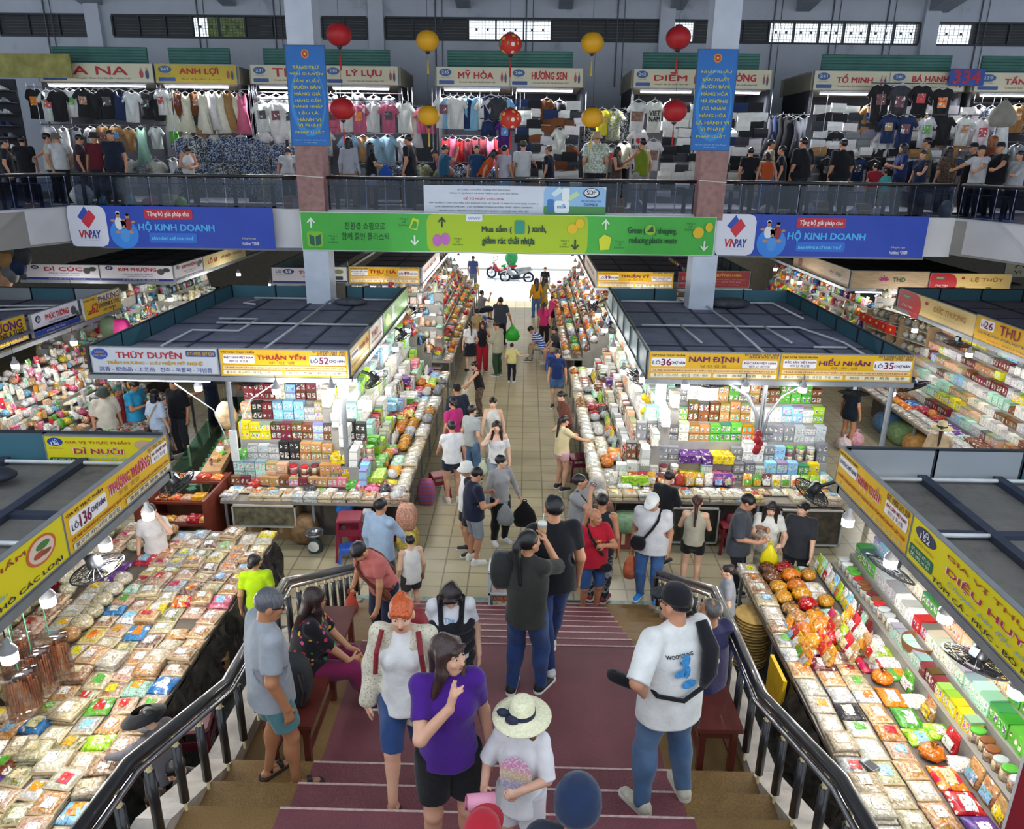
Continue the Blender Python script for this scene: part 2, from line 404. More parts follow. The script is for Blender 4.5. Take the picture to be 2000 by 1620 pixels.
# ---------------------------------------------------------------- stair handrails
BLK=mat('#15161a',.36,var=.1,coat=.4);CHROME=mat('#b9bcc2',.22,1.,var=.05);CREAM=mat('#cdbf92',.5,var=.1)
def handrail(label,x,floor_pts,path,sgn):
 root=thing('handrail',label,'handrail',(x,9.2,0));L=lambda p:(p[0]-x,p[1]-9.2,p[2])
 b=MB();b.smooth=True;b.tube([L(p)for p in path],.043,10);b.build('top_rail',BLK,root)
 b=MB();b.smooth=True;b.tube([L((p[0]+sgn*.045,p[1],p[2]-.055))for p in path],.02,8);b.build('chrome_rail',CHROME,root)
 ys=[];y=path[0][1]-.12
 while y>path[-1][1]:ys.append(y);y-=.33
 def interp(pp,y):
  for(a,c)in zip(pp,pp[1:]):
   if c[0]<=y<=a[0]:k=(a[0]-y)/max(a[0]-c[0],1e-6);return a[1]+(c[1]-a[1])*k
  return pp[-1][1]
 pz=[(p[1],p[2])for p in path];px=[(p[1],p[0])for p in path]
 for y in ys:
  zt,zb=interp(pz,y)-.05,interp(floor_pts,y);xx=interp(px,y);h=zt-zb
  bb=MB();bb.smooth=True;bb.tube([(xx-x,y-9.2,zb+.13*h),(xx-x,y-9.2,zt-.16*h)],.032,8);p=bb.build('baluster',BLK,root)
  c=MB();c.tube([(xx-x,y-9.2,zb),(xx-x,y-9.2,zb+.14*h)],.011,6);c.tube([(xx-x,y-9.2,zt-.17*h),(xx-x,y-9.2,zt+.02)],.017,6);c.build('baluster_tip',CREAM,p)
FP=[(9.45,.12),(6.45,1.62),(4.75,1.64),(3.75,2.1),(1.5,2.14),(-1.6,3.8)]
def hr(x):return[(x*1.02,8.95,.55),(x*1.02,8.9,.95),(x,6.15,2.4),(x,4.68,2.42),(x,3.36,2.92),(x,2.2,3.02),(x,1.4,3.06)]
handrail('black and chrome stair handrail behind the grey-haired man',-2.33,FP,hr(-2.2),1)
handrail('black and chrome stair handrail beside the orange snack pouches',1.94,FP,hr(1.82),-1)

# ---------------------------------------------------------------- balcony railings with glass
def glass_mat(tint,a=.16):
 m,nt,b=newmat('glass');out=nt.nodes['Material Output']
 tr=nd(nt,'ShaderNodeBsdfTransparent',{'Color':(*lin(tint),1)});gl=nd(nt,'ShaderNodeBsdfGlossy',{'Color':(.9,.95,1,1),'Roughness':.06})
 fr=nd(nt,'ShaderNodeLayerWeight',{'Blend':.25})
 mx=nd(nt,'ShaderNodeMixShader',{0:mth(nt,'ADD',mth(nt,'MULTIPLY',fr.outputs[1],.08),a*.12),1:tr.outputs[0],2:gl.outputs[0]})
 nt.links.new(mx.outputs[0],out.inputs[0]);return m
GLASS=glass_mat('#c3c8d4');CLEAR=glass_mat('#eef4f4',.1)
def railing(label,a,c,n):
 a,c=Vector((*a,0)),Vector((*c,0));L=(c-a).length;ang=math.atan2((c-a).y,(c-a).x)
 root=thing('balcony_railing',label,'railing',(a.x,a.y,5.0),ang,'balcony railings')
 b=MB();b.smooth=True;b.tube([(0,0,.70),(L,0,.70)],.04,8);b.build('handrail',BLK,root)
 b=MB();b.tube([(0,.02,.52),(L,.02,.52)],.012,5);b.build('lower_rail',CHROME,root)
 for i in range(n):
  g=MB();g.box(L*i/n+.015,-.008,.01,L*(i+1)/n-.015,.004,.64);g.build('glass_panel',GLASS,root)
 k=int(L/.42)
 for i in range(k+1):
  x=L*i/k;p=MB();p.tube([(x,.05,0),(x,.05,.70)],.011,5);p.build('post',CHROME,root)
  if i<k and i%2==0:q=MB();q.box(x+.16,.05,.02,x+.25,.065,.5);q.build('dark_slat',mat('#24252b',.5),root)
railing('balcony railing with smoky glass between the two pillars',(-4.46,17.55),(3.74,17.55),5)
railing('balcony railing with smoky glass above the far blue banner',(4.34,17.55),(9.45,17.55),3)
railing('balcony railing with smoky glass above the near blue banner',(-10.2,17.55),(-5.06,17.55),3)
railing('balcony railing on the side wing by the dark shoe stall',(-13.3,9.6),(-10.27,17.45),4)
railing('balcony railing on the side wing where people lean over',(9.52,17.45),(12.0,9.6),4)
# ================================================================ STALL CANOPIES
def roof_mat(c1,seam,sx,sy):
 m,nt,b=newmat('stall_roof');tc=nd(nt,'ShaderNodeTexCoord')
 n=nd(nt,'ShaderNodeTexNoise',{'Vector':tc.outputs['Object'],'Scale':3.,'Detail':6.,'Roughness':.7});c=lin(c1)
 wv=nd(nt,'ShaderNodeTexWave',{'Vector':tc.outputs['Object'],'Scale':9.,'Distortion':1.5,'Detail':2.},bands_direction='Y')
 a=ramp(nt,n.outputs[0],[(.27,tuple(x*.45 for x in c)),(.42,tuple(x*.9 for x in c)),(.75,tuple(x*1.2 for x in c))])
 nt.links.new(mixc(nt,.12,a,wv.outputs[0],'MULTIPLY'),b.inputs['Base Color']);b.inputs['Roughness'].default_value=.75;return m
ROOF_A=roof_mat('#74768a','#2a2f40',1,1);ROOF_B=roof_mat('#6a6764','#2a2f40',1,1)
SEAM=mat('#2b3346',.6,var=.1);PAR=mat('#35606f',.5,var=.1,scale=1.);PAR2=mat('#8b9198',.5,var=.08,scale=1.);PIPE=mat('#c4c8cc',.5,var=.1);GREYM=mat('#8d9299',.4,.5,var=.08)
def canopy(label,x0,x1,y0,y1,zb,zt,zr,sides,seam=(1.1,1.2),roof=ROOF_A,pipes=(),posts=(),beams=False,parm=PAR,gap=None,step=1.05,rail=True):
 root=thing('stall_canopy',label,'stall canopy',(x0,y0,0));w,d=x1-x0,y1-y0
 b=MB();b.box(.05,.05,zr-.05,w-.05,d-.05,zr);b.build('roof_panel',roof,root)
 b=MB();t=.025 if not beams else.05
 k=max(1,round(w/seam[0]))
 for i in range(1,k):b.box(w*i/k-t,.06,zr,w*i/k+t,d-.06,zr+(.02 if not beams else.07))
 k=max(1,round(d/seam[1]))
 for i in range(1,k):b.box(.06,d*i/k-t,zr,w-.06,d*i/k+t,zr+(.015 if not beams else.05))
 b.build('roof_seam',SEAM,root)
 def panels(a,c):
  a,c=Vector((*a,0)),Vector((*c,0));L=(c-a).length;u=(c-a)/L;n=max(1,round(L/step))
  q=Vector((-u.y,u.x,0))*.03;r=MB()
  for i in range(n):
   p0,p1=a+u*(L*i/n+.012),a+u*(L*(i+1)/n-.012)
   if gap and p1.x+x0>gap[0]and p0.x+x0<gap[1]and abs(u.y)<.1:
    if p0.x+x0<gap[0]:p1=Vector((gap[0]-x0,p1.y,0))
    else:p0=Vector((gap[1]-x0,p0.y,0))
    if p1.x-p0.x<.08:continue
   m_=parm if not isinstance(parm,(list,tuple))else parm[i%len(parm)]
   g=MB();g.prism([(v.x,v.y)for v in(p0,p1,p1+q,p0+q)],zb,zt);g.build('parapet_panel',m_,root)
   r.prism([(v.x,v.y)for v in(p0-u*.02,p0+u*.02,p0+u*.02+q*1.6,p0-u*.02+q*1.6)],zb,zt+.02)
  if not(gap and abs(u.y)<.1):r.prism([(v.x,v.y)for v in(a,c,c+q*1.5,a+q*1.5)],zt,zt+.025)
  r.build('parapet_frame',mat('#2a3038',.5,.2,var=.05),root)
 if 'N' in sides:panels((0,d),(w,d))
 if 'S' in sides:panels((0,0),(w,0))
 if 'W' in sides:panels((0,0),(0,d))
 if 'E' in sides:panels((w,0),(w,d))
 if rail:
  b=MB();e=.05
  b.box(-e,-e,zb-.1,w+e,.04,zb-.02);b.box(-e,d-.04,zb-.1,w+e,d+e,zb-.02);b.box(-e,0,zb-.1,.04,d,zb-.02);b.box(w-.04,0,zb-.1,w+e,d,zb-.02)
  b.build('edge_rail',GREYM,root)
 for p in pipes:
  b=MB();b.smooth=True;b.tube([(px-x0,py-y0,zr+.05+pz)for px,py,pz in p],.022,6);b.build('conduit',PIPE,root)
 for p in posts:
  b=MB();b.tube([(p[0]-x0,p[1]-y0,0),(p[0]-x0,p[1]-y0,zb-.05)],.045,8);b.build('post',GREYM,root)
 return root
ZB,ZT=2.75,3.17
Rn='stall roof of '
canopy('grey slatted stall roof with dark beams behind the lot 136 sign',-9.4,-4.07,-.5,7.9,ZB,ZT,2.84,'N',(.85,1.3),ROOF_B,beams=True,step=1.3,parm=(PAR,PAR,PAR,PAR2),
pipes=[[(-9.3,7.75,0),(-4.3,7.75,0)],[(-6.1,7.6,.05),(-7.9,3.5,.05)],[(-4.7,5.9,0),(-4.45,5.9,0),(-4.25,5.9,0)],[(-9,4.6,.02),(-4.6,4.6,.02)]],posts=[(-6.6,7.6)])
canopy('grey slatted stall roof with dark beams behind the lot 152 and 153 signs',3.6,9.4,-.5,7.85,ZB,ZT,2.84,'N',(.85,1.3),ROOF_B,beams=True,step=1.0,parm=(PAR2,PAR2,PAR,PAR),
pipes=[[(3.8,7.7,0),(9.2,7.7,0)],[(5.9,7.6,.06),(6.3,3.5,.06)],[(3.75,6.4,0),(4.4,6.4,0)],[(4.5,5.1,.02),(9,5.1,.02)]],posts=[(6.2,7.6)])
canopy('blue-grey panelled stall roof around the pillar with the TĂNG THU banner'.replace('TĂNG THU','eleven-line blue'),-7.08,-2.85,11.84,18.1,ZB,ZT,2.9,'NWE',(.95,1.5),posts=[(-4.9,11.95),(-3.0,11.95)],gap=(-5.06,-4.3),
pipes=[[(-6.4,17.7,0),(-3.1,17.7,0)],[(-6.2,14.9,0),(-3.0,14.9,0)],[(-4.5,17.4,.03),(-4.5,12.4,.03)],[(-6.3,15.3,0),(-5.5,15.3,0),(-5.5,14.2,0),(-6.4,14.2,0),(-6.4,12.9,0)],[(-6.2,17.6,0),(-6.4,17.0,0),(-6.1,16.9,0)]])
canopy('dark panelled stall roof with white conduits above the lot 35 and 36 signs',2.06,6.38,12.12,18.45,ZB,ZT,2.9,'NEW',(.95,1.5),posts=[(4.15,12.5),(6.2,12.3)],gap=(3.7,4.5),
pipes=[[(2.3,18.0,0),(3.9,18.0,0)],[(5.2,18.0,0),(5.9,18.0,0),(6.0,16.2,0)],[(2.4,15.3,0),(5.6,15.3,0),(6.0,14.0,0),(6.0,13.0,0)],[(4.15,17.9,.03),(4.25,15.3,.03),(4.2,12.7,.03)],[(3.2,15.3,0),(3.3,13.8,0)],[(4.9,15.3,0),(5.0,13.9,0)],[(5.3,13.6,0),(5.9,13.6,0)]])
canopy('dark stall roof above the souvenir and toys signs',-14.5,-9.45,10.5,17.3,ZB,ZT,2.9,'N',parm=(PAR2,PAR),pipes=[[(-14,16,0),(-10.2,16.4,0),(-9.9,16.3,0)],[(-14,15,0),(-10,16.2,0)]])
canopy('dark stall roof behind the beige and yellow lot 26 signs',9.35,14.5,11.0,19.1,ZB,ZT,2.9,'N',roof=ROOF_A,pipes=[[(10,18.5,0),(10,15,0)]])
canopy('dark stall roof behind the two cookware signs',-14.2,-9.9,21.2,29,ZB,ZT,2.9,'',roof=ROOF_A)
canopy('narrow dark stall roof under the long green banner by the lettered white sign',-7.1,-5.75,21.2,29,ZB,ZT,2.9,'W',roof=ROOF_A)
canopy('dark stall roof above the yellow sign beside the pillar with eleven lines',-5.05,-2.95,21.5,33,ZB,ZT,2.9,'',roof=ROOF_A)
canopy('dark stall roof above the yellow sign beside the pillar with ten lines',1.98,4.9,21.3,33,ZB,ZT,2.9,'',roof=ROOF_A)
canopy('dark stall roof above the small red sign',5.05,6.35,21.5,29,ZB,ZT,2.9,'E',roof=ROOF_A)
canopy('black roof grid above the beige lotus sign',9.2,14.2,21.8,30,ZB,ZT,2.9,'',roof=mat('#2c2b2e',.8),step=1.2)
# bundles and clutter lying on the roofs
for(x,y,z,s,c,lab)in((-4.0,17.2,2.9,.38,'#4a4d55','grey tarpaulin bundle on the stall roof beside the left pillar'),(4.75,17.6,2.9,.5,'#3f434b','grey tarpaulin bundle on the stall roof beside the right pillar'),(-5.6,7.2,2.9,.3,'#1d2430','dark plastic lid lying on the slatted roof by the yellow sign')):
 b=MB();b.smooth=True;b.ell((0,0,s*.22),(s,s*.55,s*.25),14,7)
 o=b.build('roof_bundle',mat(c,.7,var=.3,scale=7,bump=.6));o.location=(x,y,z);tag(o,lab.replace('left pillar','pillar with the eleven-line banner').replace('right pillar','pillar with the ten-line banner'),'bundle')

# ================================================================ STALL SIGNS
Y,MG,WH,BL,RD,GD='#e0ae1c','#7a1745','#ece9ec','#23348a','#c01c2c','#c8a11c'
YB='#dfd018'
def food_sign(lot,nm,kor,flip,phones,goods='CÀ PHÊ·XOÀI SẤY·KẸO XOÀI·HẠT ĐIỀU·HẠT MACCA·MỰC KHÔ·BÒ KHÔ·TÔM KHÔ·CÁ BÒ',namecol=MG,k1='불고기 · 지느러미 · 새우칩 · 전복 · 해삼',k2='鱼翅 · 燕窝 · 鲍鱼 · 海参'):
 e=[]
 if flip:   # name in the middle, lot at the right end
  e+=[('t','TẠP HÓA THỰC PHẨM',.14,.90,.26,.11,'#2a1a30',.01),('r',.02,.47,.27,.80,WH),('t','ĐẶC SẢN VIỆT NAM',.145,.70,.23,.12,MG,.012),('t','베트남 특산품',.145,.56,.15,.10,'#53383c'),
('r',.70,.44,.985,.80,WH),('t','LÔ:',.745,.62,.07,.18,'#35305c',.01),('t',lot,.815,.62,.07,.25,MG,.02),('t','CHỢ HÀN',.915,.60,.12,.15,'#35305c',.012)]
  nx=.48
 else:
  e+=[('t','TẠP HÓA THỰC PHẨM',.14,.90,.26,.11,'#2a1a30',.01),('r',.015,.47,.28,.80,WH),('t','LÔ:',.06,.63,.07,.18,'#35305c',.01),('t',lot,.13,.63,.075,.25,MG,.02),('t','CHỢ HÀN',.22,.61,.11,.15,'#35305c',.012),
('r',.715,.44,.985,.74,WH),('t','ĐẶC SẢN VIỆT NAM',.85,.64,.24,.12,MG,.012),('t','베트남 특산품',.85,.51,.16,.10,'#53383c')]
  nx=.495
 e+=[('t',nm,nx,.73,.38,.27,namecol,.022),('t',kor,nx,.50,.2,.10,'#8a6a20'),
('t','ĐT:'+phones[0],.86,.955,.26,.085,'#35305c',.008),('t',phones[1],.875,.865,.22,.085,'#35305c',.008),
('r',.015,.255,.985,.40,'#e9c48a'),('t',goods,.5,.325,.94,.105,'#8a2030',.008),
('r',.015,.06,.48,.215,'#e6dcc0'),('t',k1,.25,.137,.42,.11,'#4a4030'),('r',.5,.06,.985,.215,'#e6dcc0'),('t',k2,.74,.137,.42,.11,'#4a4030')]
 return e
PX,NX_,PY,NY_=(1,0,0),(-1,0,0),(0,1,0),(0,-1,0)
SH=.42
sign('yellow food sign for lot 52 with red name between two white patches',(-4.92,11.8,ZB),PX,2.07,SH+.02,Y,food_sign('52','THUẬN YẾN','뚜 안 옌',True,('0935 261 403','0935 190 161'),'CÀ PHÊ·XOÀI SẤY·KẸO XOÀI·MỰC KHÔ·CÁ BÒ·BÒ KHÔ·TÔM KHÔ·CÁ KHÔ CÁC LOẠI','#a3152f'))
sign('grey-white craft sign with red name and gold second line, lot 53',(-7.03,11.8,ZB+.02),PX,2.06,SH,'#b9bdc8',[('e',.07,.74,.065,.22,'#2b4a9c'),('t','LÔ:53',.07,.83,.07,.11,GD,.01),('t','CHỢ HÀN',.07,.68,.10,.11,GD,.01),('t','THÙY DUYÊN',.46,.74,.52,.30,'#a8202f',.03),
('r',.755,.68,.99,.92,'#3b4a80'),('t','ĐT: 0905 027 024',.872,.80,.21,.12,GD,.01),('t','TRẦM HƯƠNG - LƯU NIỆM MỸ NGHỆ',.5,.42,.76,.21,'#b59018',.025),('t','沉香 - 纪念品 - 工艺品   진주 - 옥팔찌 - 기념품',.5,.15,.90,.18,'#2b3a8c',.006)])
sign('yellow food sign for lot 36 with purple name and lot patch at its start',(2.06,12.06,ZB),PX,2.12,SH+.02,Y,food_sign('36','NAM ĐỊNH','남 딘 집 품',False,('0905 470 994','0764 970 553'),namecol='#6a1f56'))
sign('yellow food sign for lot 35 with purple name and lot patch at its end',(4.2,12.06,ZB),PX,2.16,SH+.02,Y,food_sign('35','HIẾU NHÂN','히 우 년',True,('0905 007 047','0905 792 380'),namecol='#6a1f56'))
# the two signs along the near left stall, read from near to far
XL=-4.05
sign('yellow sign for lot 136 with tall pink-edged double name',(XL,5.95,ZB),PY,2.02,SH-.01,'#e3b61c',[('t','GIA VỊ THỰC PHẨM',.17,.88,.30,.13,'#3a1a20',.012),('r',.03,.38,.34,.78,WH),('t','LÔ:',.075,.56,.06,.18,'#35305c',.01),('t','136',.155,.57,.09,.30,MG,.03),('t','CHỢ HÀN',.265,.60,.12,.18,'#35305c',.014),
('t','THƯỜNG THƯƠNG',.575,.73,.42,.36,'#ece4ea',.05),('t','THƯỜNG THƯƠNG',.575,.73,.41,.34,'#c01a44',.02),('t','트엉  트엉',.55,.46,.2,.13,'#8a6a20'),('r',.80,.50,.985,.86,WH),('t','ĐẶC SẢN VIỆT NAM',.892,.76,.17,.13,MG,.012),('t','베트남 특산품',.892,.60,.13,.12,'#53383c'),('t','ĐT: 0905 205 136',.88,.93,.2,.09,'#35305c',.008),
('t','CÀ PHÊ·XOÀI SẤY·KẸO XOÀI·MỰC KHÔ·CÁ BÒ·BÒ KHÔ·TÔM KHÔ·CÁ KHÔ CÁC LOẠI',.5,.30,.95,.13,'#a0202c',.012),('r',.03,.04,.44,.19,'#d8d0bc'),('t','불고기 지느러미 새우칩',.235,.115,.38,.11,'#4a4030'),('r',.5,.04,.985,.19,'#d8d0bc'),('t','鱼翅 燕窝 鲍鱼 海参',.74,.115,.42,.11,'#4a4030')])
sign('bright yellow spice sign with round food picture at its end',(XL,3.55,ZB),PY,2.38,SH-.01,YB,[('t','GIA VỊ THỰC PHẨM',.42,.83,.72,.17,'#a8402c',.015),('t','DÌ BÊ',.42,.56,.40,.32,'#ece4ea',.05),('t','DÌ BÊ',.42,.56,.39,.30,'#b01f4c',.02),('t','Chuyên bán đặc sản',.45,.30,.42,.15,'#7fb0c8',.004,.4),('t','TÔM CÁ - MỰC - BÒ KHÔ CÁC LOẠI',.50,.12,.92,.15,'#23284a',.015),
('e',.86,.62,.085,.30,'#d0603c','food_picture'),('e',.86,.62,.072,.25,'#d9c8b4','food_picture'),('e',.87,.70,.04,.08,'#4c7a3c','food_picture'),('e',.845,.55,.035,.07,'#b0483a','food_picture'),('e',.88,.52,.03,.05,'#8c4a2e','food_picture')])
sign('bright yellow spice sign facing the stairs on the slatted roof, blue lot oval',(-5.38,7.86,ZB+.03),PX,1.27,SH-.04,'#cfc21c',[('e',.09,.82,.07,.13,'#1f3f94'),('t','LÔ',.09,.87,.04,.09,WH,.01),('t','136',.09,.77,.07,.10,WH,.015),('t','CHỢ HÀN',.09,.62,.12,.06,'#a8402c'),('t','GIA VỊ THỰC PHẨM',.47,.83,.58,.14,'#a8402c',.012),('t','DÌ NUÔI',.47,.56,.45,.24,'#e0d4da',.04),('t','DÌ NUÔI',.47,.56,.44,.22,'#a01f3c',.02),
('r',.02,.06,.27,.33,'#1f5a3c'),('t','ĐT: 0905 27 40',.145,.25,.2,.08,'#d8d070',.006),('t','ĐĐ: 0979 214',.145,.13,.2,.08,'#d8d070',.006),('t','Chuyên bán đặc sản',.52,.31,.4,.12,'#7fb0c8',.004,.4),('t','TÔM  CÁ  MỰC  BÒ KHÔ',.56,.12,.52,.13,'#23284a',.012),('e',.88,.78,.08,.14,'#b89a80','food_picture')])
# the two signs along the near right stall, read from far to near
XR=3.56
sign('yellow sign for lot 153 with red name and phone number, beside the handrail stall',(XR,7.95,ZB),NY_,1.68,SH-.01,'#e0b21c',[('t','GIA VỊ THỰC PHẨM',.15,.90,.27,.13,'#3a1a20',.012),('r',.02,.52,.29,.82,WH),('t','LÔ:153 CHỢ HÀN',.155,.67,.25,.17,'#35305c',.014),('t','THANH TUYỀN',.46,.70,.34,.36,'#ece4ea',.05),('t','THANH TUYỀN',.46,.70,.33,.34,'#b81a34',.02),('t','탄 투 이 엔',.46,.47,.2,.12,'#e6d8a0'),
('t','ĐT: 0905 215 559',.84,.90,.27,.14,'#3a2440',.012),('r',.70,.46,.975,.80,WH),('t','ĐẶC SẢN VIỆT NAM',.837,.70,.24,.14,'#a0202c',.014),('t','베트남 특산품',.837,.55,.18,.12,'#53383c'),('t','CÀ PHÊ·XOÀI SẤY·MỰC KHÔ·CÁ BÒ·BÒ KHÔ·TÔM KHÔ·CÁ KHÔ CÁC LOẠI',.5,.31,.94,.15,'#a8242c',.014),('t','불고기 지느러미 새우칩 鱼翅 燕窝 鲍鱼',.5,.11,.9,.12,'#c8bc98')])
sign('bright yellow spice sign for lot 152 with dark oval and pink serif name',(XR,6.25,ZB),NY_,2.75,SH-.01,YB,[('e',.09,.77,.065,.16,'#3a3f5c'),('t','LÔ',.09,.85,.035,.11,WH,.01),('t','152',.09,.73,.06,.13,WH,.015),('t','CHỢ HÀN',.09,.52,.12,.10,'#c08a2c',.006),('r',.01,.12,.16,.40,'#1f6a4c'),('t','ĐT: 02363 872 426',.085,.32,.12,.08,'#e8e8d8',.006),('t','ĐĐ: 0905 541 007',.085,.20,.12,.08,'#e8e8d8',.006),
('t','GIA VỊ THỰC PHẨM',.55,.85,.66,.16,'#a8482c',.014),('t','DIỆU HUYỀN',.48,.57,.50,.28,'#ece4ea',.04),('t','DIỆU HUYỀN',.48,.57,.49,.26,'#b01f4c',.02),('t','Chuyên bán đặc sản',.45,.32,.4,.14,'#6fa4c0',.004,.4),('t','TÔM CÁ - MỰC - BÒ KHÔ CÁC LOẠI',.56,.12,.78,.15,'#23284a',.014)])
# aisle sides of the middle stalls
sign('yellow aisle-side sign round the corner from lot 52',(-2.83,11.9,ZB),PY,1.55,SH,'#d9b23a',[('r',.05,.55,.4,.85,WH),('t','LÔ:52 CHỢ HÀN',.22,.7,.3,.18,MG,.012),('t','THUẬN YẾN',.7,.68,.5,.32,'#a3152f',.02),('t','CÀ PHÊ·XOÀI SẤY·MỰC KHÔ·BÒ KHÔ',.5,.3,.9,.13,'#8a2030',.008)])
sign('white aisle-side price board with red name past lot 52',(-2.83,13.5,ZB),PY,1.3,SH,'#d8d0c4',[('t','THỦY',.4,.65,.5,.35,'#b02048',.02),('t','ĐẶC SẢN VIỆT NAM',.5,.3,.8,.14,'#8a2030',.01),('r',.82,.1,.98,.9,'#e9e9ec')])
sign('green aisle-side sign past lot 52',(-2.83,14.9,ZB),PY,3.2,SH,'#6cb04a',[('r',.3,.12,.42,.9,'#d8e4e0'),('t','XOÀI SẤY · MÍT SẤY',.65,.6,.5,.25,'#e4ecd0',.015),('e',.15,.5,.08,.3,'#b8c838')])
sign('beige aisle-side sign with purple name round the corner from lot 36',(2.04,18.4,ZB),NY_,3.3,SH,'#cdbb98',[('t','ĐẶC SẢN',.3,.6,.3,.25,'#8a5040',.012),('r',.62,.15,.95,.85,'#d8cdb4')])
sign('white aisle-side sign with purple name round the corner from lot 36',(2.04,15.05,ZB),NY_,2.95,SH,'#d8cfd4',[('t','NAM ĐỊNH',.35,.66,.45,.32,MG,.02),('t','CÀ PHÊ·XOÀI SẤY·KẸO XOÀI',.4,.28,.7,.14,'#8a2030',.01),('r',.72,.4,.97,.86,WH),('t','LÔ:36 CHỢ HÀN',.845,.63,.22,.17,'#35305c',.012)])
# side stalls
sign('yellow souvenir and toys sign with big red 62',(-9.4,15.82,ZB),PY,1.5,SH+.03,'#dfb01c',[('t','Han Market - Da Nang',.15,.86,.28,.12,'#3a3020',.006),('t','Lot',.12,.32,.11,.24,'#2a2440',.012),('t','62',.27,.42,.17,.44,RD,.02),('r',.36,.62,.97,.97,'#e8e0c0'),('t','PHƯƠNG',.67,.78,.58,.32,'#5c1f6c',.02),('t','SOUVENIR & TOYS',.66,.44,.58,.2,'#2a2440',.012),('t','0702 907090',.66,.19,.36,.12,'#2a2440',.006)])
sign('white cookware sign with blue base, beside the yellow number 62 sign',(-9.5,14.2,ZB),PY,1.58,SH+.02,'#d5d2dc',[('r',0,0,1,.22,'#2b46a0'),('e',.12,.72,.055,.17,'#2b2f5c'),('t','63',.12,.72,.05,.18,WH,.01),('t','PHÚC TƯỜNG',.52,.72,.50,.30,'#c02438',.02),('t','ĐỒNG HỒ - VÀNG MÃ - THÂN XỨ',.54,.46,.44,.1,'#3a3f7c',.006),('t','HƯƠNG KHÓI, HOẠT CHAY',.55,.32,.4,.1,'#3a3f7c',.006),('t','ĐT Quầy: 0905 123 852',.45,.11,.4,.12,'#d8d8e8',.005),('e',.88,.6,.06,.2,'#4a4a54'),('e',.95,.4,.04,.15,'#4a4a54')])
sign('yellow souvenir and toys sign cut off at the frame edge',(-9.6,12.6,ZB),PY,1.55,SH+.04,'#dfb01c',[('t','PHƯƠNG',.6,.74,.66,.4,'#5c1f6c',.025),('t','SOUVENIR & TOYS',.6,.4,.7,.22,'#2a2440',.012),('t','0702 909 852',.66,.15,.5,.14,'#2a2440',.006)])
def cook(nm,lot):return[('r',0,0,1,.15,'#232f74'),('e',.13,.83,.055,.13,'#2b3560'),('t',lot,.13,.83,.05,.14,WH,.01),('t',nm,.52,.74,.52,.3,'#a8242e',.03),('t','ĐỒNG HỒ · VÀNG MÃ · THÂN XỨ',.52,.46,.42,.11,'#3a3f6c',.006),('t','HƯƠNG KHÓI, HOẠT CHAY',.55,.3,.36,.1,'#3a3f6c',.006),('t','ĐT Quầy: 0905 123 852 - 0903 505 555',.55,.07,.5,.09,'#d8d8e8',.005),('e',.84,.62,.05,.2,'#4a4d50'),('e',.92,.74,.05,.14,'#3a3d40')]
sign('white cookware sign with red name, first below the blue banner',(-14.0,21.1,ZB),PX,2.06,SH,'#cfcbd4',cook('DÌ CÚC','65'))
sign('white cookware sign with red name, second below the blue banner',(-11.9,21.1,ZB),PX,2.04,SH,'#cfcbd4',cook('KIM PHƯỢNG','67'))
sign('white cookware sign turned to the walkway',(-9.83,21.15,ZB),PY,1.95,SH,'#c8c4cc',cook('KIM PHƯỢNG','67'))
sign('pale yellow sign turned to the walkway beyond the cookware sign',(-9.83,23.15,ZB),PY,3.6,SH,'#d8c890',[('t','LÔ 68',.2,.6,.2,.4,'#b03030',.02),('t','MỸ PHẨM · TÚI XÁCH',.65,.6,.5,.3,'#8a3a30',.015)])
sign('white lot 68 sign with red name beside the pillar',(-7.06,21.1,ZB),PX,1.35,SH,'#d5d2dc',[('r',0,0,1,.14,'#232f74'),('t','LÔ',.14,.78,.12,.22,'#2b2f5c',.012),('e',.34,.78,.12,.16,'#2b3f84'),('t','68',.34,.78,.12,.2,WH,.015),('t','THIÊN',.76,.76,.4,.28,'#b0242e',.03),('t','Chuyên: hàng lưu niệm',.25,.55,.3,.08,'#3a3f6c'),('t','ĐỒNG PHỤC',.78,.45,.3,.12,'#3a3f6c',.008)])
sign('yellow food sign for lot 49 beyond the aisle stall',(-4.97,21.4,ZB),PX,1.98,SH+.02,Y,food_sign('49','THU HÀ','투 하',True,('0907 475 334',''),namecol='#a3152f'))
sign('pink-white sign facing the aisle, on the coconut-bag side',(-2.92,21.5,ZB),PY,4.5,SH,'#d8c8c0',[('t','THU HÀ  ĐẶC SẢN',.4,.6,.7,.4,'#b0242e',.02)])
sign('small white poster beside the lot 49 sign',(-5.5,21.4,ZB),PX,.46,SH,'#dcdcd8',[('e',.5,.7,.3,.15,'#8a8a60'),('r',.3,.15,.75,.4,'#3a3a44'),('r',0,0,1,.1,'#232f74')])
sign('yellow food sign for lot 39 with purple name',(2.02,21.25,ZB),PX,2.1,SH,Y,food_sign('39','THUẬN VỸ','투 안 비',False,('0961 995 062',''),namecol='#6a1f56'))
sign('cream sign with red letters facing the aisle, on the motorbike side',(1.98,25.5,ZB),NY_,4.2,SH,'#d8cabc',[('t','THUẬN VỸ  ĐẶC SẢN',.5,.6,.7,.4,'#a04050',.02)])
sign('small red sign beside the lot 39 sign',(4.3,21.4,ZB),PX,.32,SH,'#a82c34',[('t','ĐT',.5,.6,.4,.2,'#e0c080')])
sign('red sign with gold name below the upper railing',(5.08,21.45,ZB),PX,1.22,SH+.03,'#a02830',[('t','QUỲNH NGA',.5,.78,.62,.24,'#e0b848',.015),('t','Đặc sản Đà Nẵng - Hải sản khô',.5,.5,.8,.1,'#d8a0a0'),('t','ĐT: 0905 774 444',.5,.34,.6,.1,'#d8a0a0'),('t','Chợ Hàn - Đà Nẵng',.5,.18,.5,.09,'#d8a0a0')])
